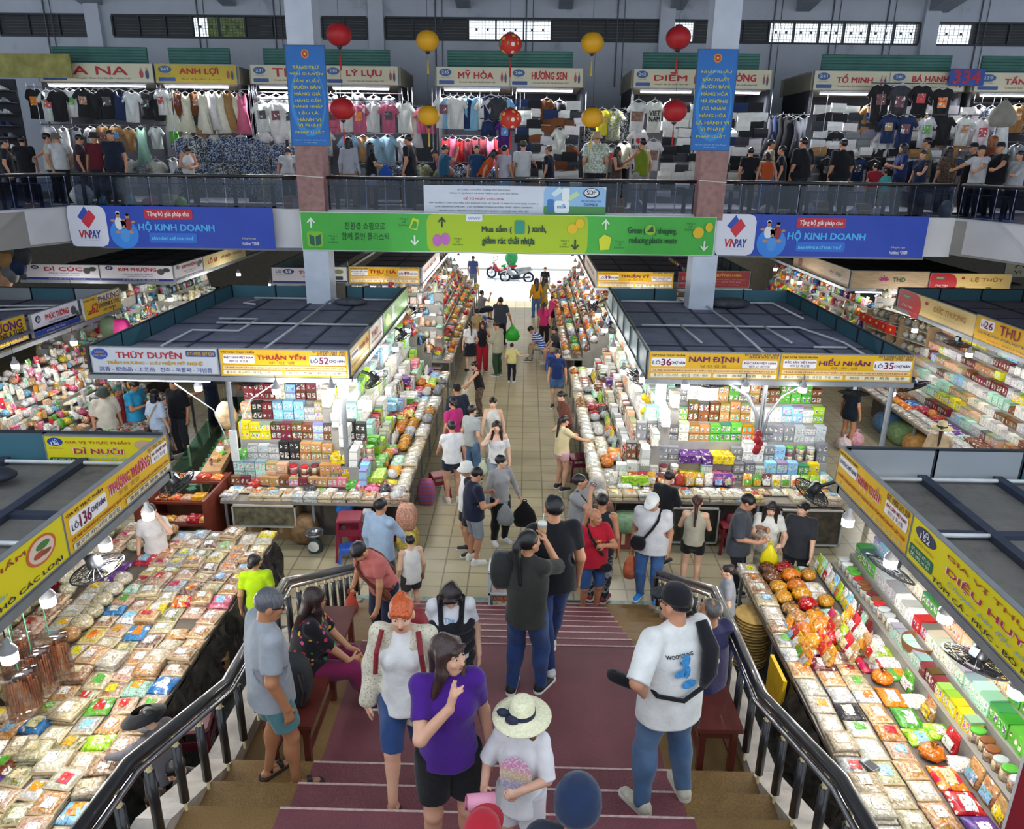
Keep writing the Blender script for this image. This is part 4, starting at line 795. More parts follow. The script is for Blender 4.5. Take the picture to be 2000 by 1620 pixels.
def display(nm,O,U,V,L,rows,lod_y=1e9,seed=0,grp=None,lod=0,far=24.):
 """rows: dict(d inward, z, kinds [(kind, colours)], pitch, s0, s1, run, skip, up stack count, sc)"""
 r=random.Random(seed+11);O,U,V=Vector(O),Vector(U),Vector(V);rz0=math.atan2(U.y,U.x)
 left=U.cross(V).z<0     # flip so that the items face out of the display
 for ri,row in enumerate(rows):
  s=row.get('s0',0.)+row['pitch']/2;end=L-row.get('s1',0.);n=0;run=0
  while s<end-row['pitch']*.4:
   if run<=0:kind,cols=r.choice(row['kinds']);col=r.choice(cols);run=r.randint(*row.get('run',(1,1)))
   run-=1;n+=1;w,d,h=KIND[kind][4];k=row.get('sc',1.)*r.uniform(.93,1.07);pt=row['pitch']*(r.choice((.8,1.,1.,1.1,1.25))if kind in('packet','pack','stack')else 1.);s+=(pt-row['pitch'])/2
   ws=min(1.5,max(.45,pt*.97/w))if row.get('fit',True)else k
   if r.random()>row.get('skip',.04):
    for u in range(row.get('up',1)):
     p=O+U*s+V*(row['d']+r.uniform(-.012,.012));hh=h*k*row.get('hz',1.)
     p.z=row['z']+u*hh;ang=rz0+(math.pi if left else 0.)+r.uniform(-1,1)*row.get('rot',.06)
     where='%s in %srow %s, %s'%(ordw(n),('upper ' if u else ''),ordw(ri+1),nm)
     item(kind,col,p,ang,(ws,k*row.get('dz',1.),k*row.get('hz',1.)),where,r,2 if p.y>far else lod,grp,row.get('tilt',0.))
   s+=(pt+row['pitch'])/2
def counter(name,label,O,U,V,L,steps,cat='display counter',top='#9a948c',skirt='#55504a',depth0=.7,zt=.78,legs=True,m_step=None):
 """table with a thin top on legs and rising shelf steps behind it: steps [(d0, d1, z)]"""
 U,V=Vector(U),Vector(V);X=U;Yv=V
 root=thing(name,label,cat,mtx=Matrix(((X.x,Yv.x,0,O[0]),(X.y,Yv.y,0,O[1]),(0,0,1,0),(0,0,0,1))))
 b=MB();b.box(0,0,zt-.05,L,depth0,zt-.003);b.build('table_top',mat(top,.5,var=.15),root)
 if legs:
  k=max(2,int(L/1.3)+1)
  for i in range(k):
   x=.06+(L-.12)*i/(k-1);q=MB();q.box(x-.02,.05,0,x+.02,.09,zt-.05);q.build('leg',GREYM,root)
 b=MB();b.box(.02,depth0*.55,0.0,L-.02,depth0*.6,zt-.06);b.build('back_panel',mat(skirt,.7,var=.2),root)
 for a,c,z in steps:
  q=MB();q.box(.02,a,.3,L-.02,c,z-.003);q.build('shelf_step',m_step or mat('#8d8a84',.5,var=.1),root)
 return root
FOOD=['beige','cream','straw','tan','peach','amber'];FILM=['silver','white','grey'];HOT=['orange','amber','red','yellow']
MIX=['white','cream','red','green','yellow','blue','mint','orange','brown','purple','sky','pink','lime']
PALE=['white','cream','silver','white','mint','cream','straw','white','sky','peach']
BOXC=['white','silver','cream','tan','mint','black','brown','white','yellow','sky','peach','grey','green','maroon','white','cream']
# ---- near left table: lot 136
nmL='lot 136 table'.replace('136','one-three-six')
counter('market_table','long low table of film-wrapped dried food under the lot 136 sign',(-3.66,10.15),(0,-1,0),(-1,0,0),8.4,[],depth0=2.75,top='#6b6259')
R=[]
for i in range(6):R.append(dict(d=.13+.245*i,z=.78,kinds=[('packet',FOOD+['amber','tan','brown','white','silver','yellow','peach','olive'])]*5+[('stack',FOOD)]*(2 if i<2 else 1)+[('pack',MIX)]*(1+(i>1)),pitch=.262,rot=.2,s0=.1*(i%2),dz=1.03,skip=.01))
R.append(dict(d=1.58,z=.78,kinds=[('bag',['silver','straw','tan','grey']),('packet',FOOD),('bale',['straw','cream']),('pack',MIX)],pitch=.25,rot=.2,run=(1,3),dz=1.15))
R.append(dict(d=1.84,z=.80,kinds=[('bag',['silver','straw','cream']),('bale',['straw']),('pack',['purple','white','red','green']),('packet',['cream','tan'])],pitch=.25,rot=.2,run=(1,3),dz=1.15))
R.append(dict(d=2.12,z=.80,kinds=[('tin',['red','peach','white','green']),('packet',['peach','tan']),('bag',['cream','silver'])],pitch=.24,rot=.1,run=(2,4),up=2,hz=1.2))
R.append(dict(d=2.42,z=.80,kinds=[('carton',['white','red','peach','cream']),('bag',['straw','white'])],pitch=.2,rot=.1,run=(2,5),up=2))
display(nmL,(-3.66,10.15,0),(0,-1,0),(-1,0,0),8.2,R,seed=1,grp='goods on the lot 136 table')
# ---- near right table: lots 152 and 153
nmR='lot one-five-two table'
counter('market_table','long table of snacks and boxes under the lot 152 and 153 signs',(3.02,9.35),(0,-1,0),(1,0,0),7.4,[(1.28,1.52,.93),(1.52,1.74,1.08),(1.74,1.96,1.23),(1.96,2.18,1.38),(2.18,2.4,1.53),(2.4,2.7,1.68)],depth0=1.28,top='#6b6259')
R=[dict(d=.14,z=.78,kinds=[('packet',['white','cream','silver','amber','beige'])]*3+[('stack',['cream','beige'])],pitch=.262,s0=1.55,skip=0.,dz=1.05),
dict(d=.41,z=.78,kinds=[('packet',FOOD),('packet',['silver','white']),('pack',['black','green','maroon'])],pitch=.24,s0=1.55,run=(1,3),skip=0.,dz=1.05),
dict(d=.68,z=.78,kinds=[('packet',['beige','cream','straw']),('packet',['peach','amber']),('pack',['yellow','white','orange'])],pitch=.245,s0=1.55,skip=0.,dz=1.05),
dict(d=.96,z=.78,kinds=[('pack',['purple','red','green','orange','white','lime','yellow','pink'])]*3+[('bag',['orange','yellow'])],pitch=.245,s0=1.45,skip=0.,dz=1.05),
dict(d=1.18,z=.78,kinds=[('pack',['red','lime','white','green','purple']),('pouch',['red','tan','green'])],pitch=.21,s0=1.3,skip=0.),
dict(d=1.4,z=.93,kinds=[('jar',['grey','brown','silver','tan']),('carton',['mint','brown','grey','yellow','maroon'])],pitch=.12,run=(2,5),s0=.1,skip=0.,dz=1.6),
dict(d=1.63,z=1.08,kinds=[('carton',['white','cream','silver','brown','mint','red']),('teabox',['mint','green','brown','silver'])],pitch=.15,run=(2,4),s0=.1,skip=0.,hz=1.1,dz=2.2),
dict(d=1.85,z=1.23,kinds=[('carton',['white','sky','cream','peach','tan','green'])],pitch=.17,run=(2,4),s0=.1,hz=1.1,skip=0.,dz=2.2),dict(d=2.07,z=1.38,kinds=[('carton',['white','sky','yellow','cream','red','mint'])],pitch=.18,run=(2,3),s0=.1,hz=1.1,skip=0.,dz=2.2),
dict(d=2.29,z=1.53,kinds=[('carton',['white','yellow','peach','mint','sky'])],pitch=.18,run=(2,3),s0=.1,skip=0.,dz=2.2),dict(d=2.55,z=1.68,kinds=[('carton',['white','yellow','peach','red'])],pitch=.18,run=(2,3),s0=.1,up=2)]
display(nmR,(3.02,9.35,0),(0,-1,0),(1,0,0),7.2,R,seed=2,grp='goods on the lot 152 table')
# the snack-bag end of that table
R=[dict(d=.13,z=.78,kinds=[('stack',['tan','straw','cream'])],pitch=.27,s1=5.6,up=1),dict(d=.38,z=.78,kinds=[('bag',['orange','amber','brown','tan'])],pitch=.24,s1=5.3,sc=1.1),dict(d=.62,z=.80,kinds=[('bag',['orange','amber','red','orange'])],pitch=.23,s1=5.3,sc=1.15),
dict(d=.88,z=.80,kinds=[('pack',['white','purple','mint','green','white']),('bag',['amber','red'])],pitch=.22,s1=5.3),dict(d=1.1,z=.82,kinds=[('pouch',['white','mint','sky','lime','maroon'])],pitch=.14,s1=5.4,sc=1.1)]
display('snack-bag end of the lot one-five-three table',(3.02,9.35,0),(0,-1,0),(1,0,0),7.2,R,seed=3,grp='goods at the snack-bag end of the table')
R=[dict(d=.2,z=.78,kinds=[('pouch',['orange','orange','red','amber'])],pitch=.165,s0=0,tilt=-.2),dict(d=.44,z=.84,kinds=[('pouch',['orange','red','orange','red','amber'])],pitch=.165,tilt=-.2),dict(d=.68,z=.9,kinds=[('pouch',['red','pink','orange','lime','tan'])],pitch=.165,tilt=-.2),dict(d=.9,z=.93,kinds=[('pouch',['tan','cream','amber','red'])],pitch=.17,tilt=-.15)]
display('pouch terrace of the lot one-five-two table',(3.02,7.95,0),(0,-1,0),(1,0,0),.86,R,seed=4,grp='pouches on the terrace')
# ---- middle stalls
def steps(n,d0,z0,dd,dz):return[(d0+dd*i,d0+dd*(i+1),z0+dz*i)for i in range(n)]
def shelf_rows(n,d0,z0,dd,dz,pitch,cols,miter0=0.,miter1=0.,run=(1,3),jars=2,up=1):
 o=[]
 for i in range(n):
  d=d0+dd*(i+.5);k=[('carton',cols),('teabox',cols),('slim',cols),('carton',cols)]+([('jar',['black','brown','red','maroon','grey']),('tin',MIX)]if i<jars else[])
  o.append(dict(d=d,z=z0+dz*i,kinds=k,pitch=pitch,run=run,s0=max(0,d-.3)*miter0,s1=max(0,d-.3)*miter1,up=up,hz=1.02,dz=1.7,skip=.01))
 return o
def front(nm,label,x0,y0,L,m0,m1,seed,pouches,cols,grp):
 ST_=None
 counter('market_counter',label,(x0,y0),(1,0,0),(0,1,0),L,[],depth0=.66,top='#8a8178')
 q=bpy.data.objects[-1]if False else None
 R=[dict(d=.13,z=.78,kinds=[('stack',['beige','cream','tan','white'])]*3+[('stack',['silver','yellow'])],pitch=.235,s1=.0,run=(1,3)),dict(d=.36,z=.80,kinds=pouches[0],pitch=.2,s1=.25*m1,run=(1,3)),dict(d=.55,z=.84,kinds=pouches[1],pitch=.165,s0=.3*m0,s1=.3*m1,run=(1,2))]
 display(nm,(x0,y0,0),(1,0,0),(0,1,0),L,R+shelf_rows(5,.66,.86,.2,.30,.185,cols,m0,m1,up=2),seed=seed,grp=grp)
 return ST_
def stepped(label,name,quads):
 root=thing(name,label,'shelf',(quads[0][0],quads[0][1],0))
 for x0,y0,x1,y1,z in quads:b=MB();b.box(x0-quads[0][0],y0-quads[0][1],.3,x1-quads[0][0],y1-quads[0][1],z-.004);b.build('shelf_step',mat('#94918c',.5,var=.1),root)
C1=['white','silver','tan','cream','sky','mint','peach','brown','white','black','maroon','yellow']
front('lot fifty-two front counter','front counter of stacked trays and cartons under the lot 52 sign',-4.95,11.2,3.02,0.,.92,5,([('packet',['tan','beige','silver']),('bag',['charcoal','orange','amber','silver']),('pack',['white','purple','cream'])],[('carton',['maroon','pink','tan','brown','black']),('tin',['red','pink','green'])]),C1,'goods on the lot 52 front counter')
stepped('grey stepped shelf of cartons under the lot 52 sign','stepped_shelf',[(-4.93,11.86+.2*i,-1.95-1.1*(.36+.2*i),11.86+.2*(i+1),.86+.30*i)for i in range(5)])
def aisle(nm,label,x0,sx,y0,L,seed,cols,grp,tone,lod=0):
 counter('market_counter',label,(x0,y0+L)if sx<0 else(x0,y0),(0,-1,0)if sx<0 else(0,1,0),(sx,0,0),L,[],depth0=.66,top='#8a8178')
 flat_=[dict(d=.12,z=.78,kinds=[('packet',['white','cream','beige','silver']),('stack',['cream','white']),('bag',tone)],pitch=.235,run=(1,3)),dict(d=.36,z=.80,kinds=[('bag',tone),('packet',['amber','cream','white','red']),('pack',MIX)],pitch=.22,s0=.25,run=(1,3),rot=.2),dict(d=.57,z=.84,kinds=[('bag',tone+['charcoal','silver']),('pack',MIX),('pouch',MIX)],pitch=.19,s0=.32,run=(1,3),rot=.25)]
 display(nm,(x0,y0,0),(0,1,0),(sx,0,0),L,flat_+shelf_rows(5,.66,.86,.18,.30,.15,cols,.92,0.,run=(1,4),up=2),seed=seed,grp=grp,lod=lod,far=19.5)
 a=[(x0+sx*(.66+.18*i),x0+sx*(.66+.18*(i+1)))for i in range(5)]
 stepped(label.replace('aisle counter','set-back aisle shelf'),'stepped_shelf',[(min(p),y0+max(0,.36+.18*i)*1.1,max(p),y0+L,.86+.30*i)for i,p in enumerate(a)])
aisle('lot fifty-two aisle counter','pale aisle counter round the corner from lot 52',-1.93,-1,11.22,8.,6,['white','silver','white','mint','cream','sky','lime'],'goods on the lot 52 aisle counter',['silver','orange','amber','white','grey'],1)
C2=['white','white','silver','mint','yellow','grey','tan','cream','lime','black','orange','brown','sky','green']
front('lot thirty-six front counter','front counter of snack pouches and cartons under the lot 35 and 36 signs',1.22,11.5,4.15,.92,0.,7,([('pack',['white','lime','yellow','green','orange','cream']),('packet',['cream','tan'])],[('pouch',['purple','maroon','lime','red','cream','maroon','amber','green'])]),C2,'goods on the lot 36 front counter')
stepped('grey stepped shelf of cartons under the two lot signs beside the metal bracket','stepped_shelf',[(1.24+1.1*(.36+.2*i),12.16+.2*i,5.35,12.16+.2*(i+1),.86+.30*i)for i in range(5)])
aisle('lot thirty-six aisle counter','pale aisle counter on the yellow-tee woman side, past lot thirty-six',1.2,1,11.52,8.2,8,['white','silver','cream','white','mint','peach','white'],'goods on the lot 36 aisle counter',['white','cream','tan','orange','silver','red'],1)
# ---- further along the aisle, everything too small to count
far1=[dict(d=.12,z=.78,kinds=[('packet',FOOD),('bag',HOT+['white'])],pitch=.26),dict(d=.4,z=.9,kinds=[('bag',HOT+['silver','green']),('pack',MIX)],pitch=.26)]+[dict(d=.66+.2*i,z=1.0+.24*i,kinds=[('carton',PALE+['red','orange','brown']),('bag',['tan','orange','red','black','white']),('pouch',MIX)],pitch=.18,up=1,sc=1.2,rot=.3)for i in range(7)]
for nm,lb,x,sx,y,L,sd in(('a','far aisle counter of mixed goods beyond lot 52, toward the street',-2.0,-1,20.3,13.4,20),('b','far aisle counter of orange goods beyond lot 36, toward the street',1.1,1,20.8,12.9,21)):
 counter('market_counter',lb,(x,y+L)if sx<0 else(x,y),(0,-1,0)if sx<0 else(0,1,0),(sx,0,0),L,steps(7,.56,.98,.2,.24),depth0=.56)
 display(nm,(x,y,0),(0,1,0),(sx,0,0),L,far1,seed=sd,lod=2)
# ---- lot 26 and the stall under the gold sign
nm='lot twenty-six counter'
counter('market_counter','counter of flat packets under the red and gold walkway sign',(8.5,18.6),(0,-1,0),(1,0,0),7.2,steps(9,.8,.86,.15,.19),depth0=.8,top='#8a8178')
R=[dict(d=.13,z=.78,kinds=[('packet',['silver','white','grey','cream'])],pitch=.25),dict(d=.38,z=.79,kinds=[('packet',['silver','white','peach','tan']),('pack',['orange','white','lime','yellow'])],pitch=.25,run=(1,4)),dict(d=.63,z=.8,kinds=[('bag',['silver','white','orange','lime']),('pack',MIX),('tin',['red','brown'])],pitch=.23,run=(1,4))]
display(nm,(8.5,18.6,0),(0,-1,0),(1,0,0),7.1,R+[dict(d=.8+.15*(i+.5),z=.86+.19*i,kinds=[(q_,['white','silver','cream','tan','brown','yellow','sky','peach','maroon','lemon','grey','mint'])for q_ in('carton','teabox','slim')],pitch=.19,run=(1,4),hz=1.2,dz=1.75)for i in range(9)],seed=9,grp='goods on the lot 26 counter',lod=1)
# ---- souvenir stall, lot 62 / 63
nm='souvenir table'
counter('market_table','table of small souvenirs beside the craft counter, under the number 62 sign',(-7.75,16.9),(0,-1,0),(-1,0,0),5.6,steps(5,1.1,.9,.3,.22),depth0=1.1,top='#8b5a48')
sv=['cream','white','cream','green','red','white','pink','tan','white','mint','silver','amber','peach']
display(nm,(-7.75,16.9,0),(0,-1,0),(-1,0,0),5.5,[dict(d=.08+.125*i,z=.78,kinds=[('packet',sv),('tin',sv),('pack',sv),('jar',sv)],pitch=.125,sc=.52,rot=.4)for i in range(9)]+[dict(d=1.2+.15*i,z=.9+.11*i,kinds=[('bag',['pink','white','yellow','cream','white','peach','white','pink','silver','sky']),('carton',sv),('pouch',sv),('pack',sv)],pitch=.15,sc=.9,rot=.6)for i in range(10)],seed=10,grp='souvenirs on the number 62 table',lod=2)
# ---- back-row shelves that show between the roofs
def backshelf(label,x,y,U,V,L,n,cols,seed,kinds=None):
 counter('market_shelf',label,(x,y),U,V,L,steps(n,.3,.7,.12,.3),depth0=.3,cat='shelf',zt=.6)
 display('s%d'%seed,(x,y,0),U,V,L,[dict(d=.36+.12*i,z=.7+.3*i,kinds=kinds or[('carton',cols),('bag',cols),('pouch',cols),('pack',cols)],pitch=.17,sc=1.25,rot=.3)for i in range(n)],seed=seed,lod=2)
backshelf('white-lit shelf of toys and bags beyond the number 62 sign',-9.6,25.0,(0,-1,0),(-1,0,0),8,7,PALE+['pink','red','blue','charcoal','lime'],30)
backshelf('shelf of colourful souvenirs behind the blue-grey roof, left of the pillar'.replace('left of','beside'),-7.3,26.5,(0,-1,0),(1,0,0),9,7,MIX+['white','white','cream'],31)
backshelf('tall bright shelf of cartons behind the small red sign',6.5,22,(0,1,0),(-1,0,0),10,7,MIX+['orange','yellow','white'],32)
backshelf('tall bright shelf of cartons facing the small red sign across the walkway',8.9,30,(0,-1,0),(1,0,0),8.6,6,MIX+['orange','white','white'],33)
backshelf('shelf of bags glimpsed under the number 67 cookware sign',-13.8,20.2,(1,0,0),(0,1,0),6,6,PALE+['charcoal','brown','pink'],34)
backshelf('bright shelf below the red and gold sign on the far wall side',10.0,20.6,(1,0,0),(0,1,0),5,7,PALE+['red','black'],35)
backshelf('shelf of small goods under the lot 49 sign',-4.9,20.3,(1,0,0),(0,1,0),2.6,7,PALE+['red','lime'],36)
backshelf('shelf of small goods under the purple-lettered sign by the ten-line pillar',2.6,20.2,(1,0,0),(0,1,0),2.3,7,PALE+['red','orange'],37)
def flush_stuff():
 for kind,mb in STUFF.items():
  nm,cat,fn,mk,_=KIND[kind];plural=dict(packet='far_food_packets',pack='far_snack_packets',pouch='far_snack_pouches',bag='far_snack_bags',carton='far_cartons',teabox='far_tea_cartons',slim='far_sweet_boxes',jar='far_jars',bale='far_noodle_bales',tin='far_flat_boxes',stack='far_packet_stacks')[kind]
  o=mb.build(plural,GM[(mk,'attr')])
  if fn is box_mesh:
   n=len(mb.bx);cu=np.array(((0,0,0),(1,0,0),(1,1,0),(0,1,0),(0,0,1),(1,0,1),(1,1,1),(0,1,1)),np.float32)
   o.data.attributes.new('Box','FLOAT_VECTOR','POINT').data.foreach_set('vector',np.tile(cu,(n,1)).ravel());o.data.attributes.new('Rnd','FLOAT','POINT').data.foreach_set('value',np.repeat(np.array(mb.bx,np.float32),8))
  tag(o,'mass of %ss filling the more distant shelves and counters'%WORD[kind],cat,None,'stuff')
 print('COUNTS',COUNT,{k:len(v.v)for k,v in STUFF.items()})
# ================================================================ LAMPS AND FANS
BULB=mat('#ffffff',.4,var=0.,emit=14.);CAPM=mat('#8d8f92',.5,var=.05)
NLAMP=[0]
def lamp(p,label,w=38.,col=(1.,.965,.9),drop=.32,s=1.):
 NLAMP[0]+=1
 root=thing('pendant_lamp',label,'lamp',p,group='bulbs under the stall edges')
 b=MB();b.smooth=True;b.lathe([(.02*s,-.015),(.062*s,-.01),(.066*s,.05),(.064*s,.075)],14);b.build('bulb',BULB,root)
 b=MB();b.smooth=True;b.lathe([(.066*s,.075),(.07*s,.09),(.05*s,.13),(.03*s,.15),(.028*s,.2),(.012,.21)],14);b.build('cap',CAPM,root)
 b=MB();b.tube([(0,0,.2),(0,0,.21+drop)],.006,5);b.build('cord',BLK,root)
 l=bpy.data.lights.new('bulb_light','POINT');l.energy=w;l.color=col;l.shadow_soft_size=.09
 o=bpy.data.objects.new('bulb_light',l);COL.objects.link(o);o.parent=root;o.location=(0,0,-.11)
def tube_lamp(a,c,label,w=30.,group='tubes'):
 a,c=Vector(a),Vector(c);L=(c-a).length;ang=math.atan2((c-a).y,(c-a).x)
 root=thing('fluorescent_tube',label,'lamp',a,ang,group)
 b=MB();b.tube([(0,0,0),(L,0,0)],.018,8);b.build('tube',mat('#f4f2ff',.4,var=0.,emit=9.),root)
 b=MB();b.box(-.02,-.03,.02,L+.02,.03,.06);b.build('holder',mat('#d8d8da',.5,var=0.),root)
 l=bpy.data.lights.new('tube_light','AREA');l.shape='RECTANGLE';l.size=L;l.size_y=.05;l.energy=w;l.color=(.93,.95,1.)
 o=bpy.data.objects.new('tube_light',l);COL.objects.link(o);o.parent=root;o.location=(L/2,0,-.03)
for u,v,z,lab in((290,1012,2.3,'round bulb lamp beside the woman on the phone'),(207,1072,2.3,'round bulb lamp above the fan over the dried-food table'),(95,1180,2.3,'round bulb lamp by the hanging brown bags'),(20,1290,2.3,'round bulb lamp cut by the frame over the dried-food table'),
(1655,1025,2.35,'round bulb lamp at the snack-bag end of the table'),(1738,1105,2.3,'round bulb lamp behind the big fan over the box shelves'),(1845,1212,2.3,'grey-capped bulb lamp between the two big fans'),(1985,1358,2.25,'grey-capped bulb lamp nearest the frame corner'),
(388,762,2.3,'bulb lamp under the grey-white lot 53 sign'),(540,768,2.58,'bulb lamp before the lime cartons of lot 52'),(648,766,2.58,'bulb lamp before the yellow cartons of lot 52'),(690,748,2.58,'bulb lamp at the aisle corner of lot 52'),
(1256,745,2.58,'bulb lamp at the aisle corner of lot 36'),(1338,758,2.58,'bulb lamp beside the hanging yellow bags of lot 36'),(1455,763,2.58,'bulb lamp before the metal bracket of lot 36'),(1567,765,2.58,'bulb lamp under the lot 35 name'),(1742,772,1.75,'bulb lamp low over the flat packets of the lot 26 counter')):
 lamp(atz(u,v,z),lab,42 if v>900 else 30,drop=.32 if z<2.5 else.08)
for k in range(10):
 y=13.2+1.75*k+(.9 if k>5 else 0);lamp((-2.62,y,2.42),'%s aisle bulb from the stairs on the lot fifty-two side'%ordw(k+1),30,drop=.2)
 lamp((1.84,y+.3,2.42),'%s aisle bulb from the stairs on the lot thirty-six side'%ordw(k+1),30,drop=.2)
for i,(x,y)in enumerate(((-9.2,16.6),(-9.25,15.0),(-9.3,13.2),(-9.5,20),(-9.3,24.5),(-7.6,22.5),(-12.5,20.6),(6.7,24),(6.9,27.5),(8.8,24.5),(8.95,27.5),(9.1,17.5),(9.1,15.2),(9.1,13.2),(10.8,20.9),(12.6,20.8),(-4,20.9),(3.2,20.8))):
 lamp((x,y,2.42),'bright bulb over the %s bay of the outer stalls'%ordw(i+1),34,drop=.25)
tube_lamp((-6.9,11.95,2.6),(-5.2,11.95,2.6),'white tube lamp under the lot 53 sign',18);tube_lamp((9.5,21.9,2.6),(11.2,21.9,2.6),'white tube lamp under the pale wood lotus sign',18)
FANM=mat('#17191e',.4,var=.1);CAGE=mat('#2a2c31',.35,.5,var=.05);BLADE=mat('#3a3d42',.35,var=.05)
FAN0=None
def fan(p,nrm,label,r=.24,arm=(0,0,.28)):
 """p centre of the cage, nrm where it blows"""
 n=Vector(nrm).normalized();q=n.to_track_quat('Z','Y')
 root=thing('wall_fan',label,'fan',mtx=Matrix.Translation(p)@q.to_matrix().to_4x4(),group='black stall fans');iq=q.inverted()
 b=MB();b.torus((0,0,0),r,.009,28,6)
 for k in range(1,4):b.torus((0,0,.05*(1-(k/4)**2)),r*k/4,.004,24,4);b.torus((0,0,-.05*(1-(k/4)**2)),r*k/4,.004,24,4)
 for k in range(20):
  a=2*math.pi*k/20;ca,sa=math.cos(a),math.sin(a)
  for s in(1,-1):b.tube([(r*.22*ca,r*.22*sa,s*.05),(r*.7*ca,r*.7*sa,s*.032),(r*ca,r*sa,0)],.0035,4)
 b.build('cage',CAGE,root)
 b=MB()
 for k in range(3):
  a0=2*math.pi*k/3;pts=[(r*rr*math.cos(a0+da),r*rr*math.sin(a0+da),zz)for rr,da,zz in((.15,-.3,-.012),(.85,-.35,-.02),(.88,.35,.02),(.15,.3,.012))]
  i=b.pts(pts);b.face((i,i+1,i+2,i+3))
 b.build('blade',BLADE,root)
 b=MB();b.smooth=True;b.lathe([(.03,.03),(.07,.02),(.075,-.06),(.06,-.16),(.03,-.18)],14);m=b.build('motor',FANM,root)
 t=MB();t.box(-.03,.055,-.13,.03,.08,-.05);t.build('switch_label',mat('#b8c8d4',.5,var=0.),m)
 av=iq@Vector(arm);b=MB();b.tube([(0,0,-.1),tuple(Vector((0,0,-.1))+av*.5),tuple(Vector((0,0,-.1))+av)],.028,8);b.build('bracket',FANM,root)
D=Vector
for u,v,z,nrm,r,arm,lab in((190,1112,2.05,(.25,.1,-1),.27,(-.42,.02,.25),'black fan under the meeting of the two near yellow signs'),(345,945,2.2,(.5,.3,-1),.25,(-.3,-.1,.3),'black fan at the far corner of the lot 136 sign'),
(1738,1112,2.1,(-.6,-.3,-.8),.27,(.35,.05,.25),'black fan in front of the glowing bulb by the lot 153 sign'),(1905,1292,2.1,(-.3,-.1,-1),.27,(.3,.1,.35),'black fan under the pink serif name of the spice sign'),(1585,962,1.75,(-.5,.3,-1),.27,(.45,-.3,.35),'black fan over the dark trays beside the lot 153 sign corner'),
(478,748,2.45,(-.1,-.25,-1),.26,(0,.1,.3),'black fan under the yellow lot 52 sign'),(735,742,2.4,(.6,-.4,-.6),.24,(-.3,.05,.1),'black fan at the aisle corner of the lot 52 stall'),(1235,735,2.4,(-.6,-.4,-.6),.24,(.3,.05,.1),'black fan at the aisle corner of the lot 36 stall'),
(1392,752,2.45,(.05,-.2,-1),.26,(0,.1,.3),'black fan under the middle of the lot 36 sign'),(1668,768,2.35,(-.1,-.3,-1),.27,(0,.1,.35),'black fan under the lot 35 patch'),(1785,755,2.4,(.4,-.3,-1),.27,(-.3,.0,.25),'black fan past the end of the lot 35 sign'),
(1868,672,2.45,(-.3,-.3,-1),.27,(.25,0,.25),'black fan under the lot 26 sign'),(815,612,2.5,(.5,-.4,-.7),.25,(-.3,0,.15),'black fan on the green aisle-side sign'),(790,655,2.4,(.5,-.4,-.7),.25,(-.3,0,.15),'black fan below the green aisle-side sign'),(1185,640,2.4,(-.5,-.4,-.7),.25,(.3,0,.15),'black fan on the white aisle-side sign'),(1160,600,2.5,(-.5,-.4,-.7),.25,(.3,0,.15),'black fan on the beige aisle-side sign')):
 fan(atz(u,v,z),nrm,lab,r,arm)
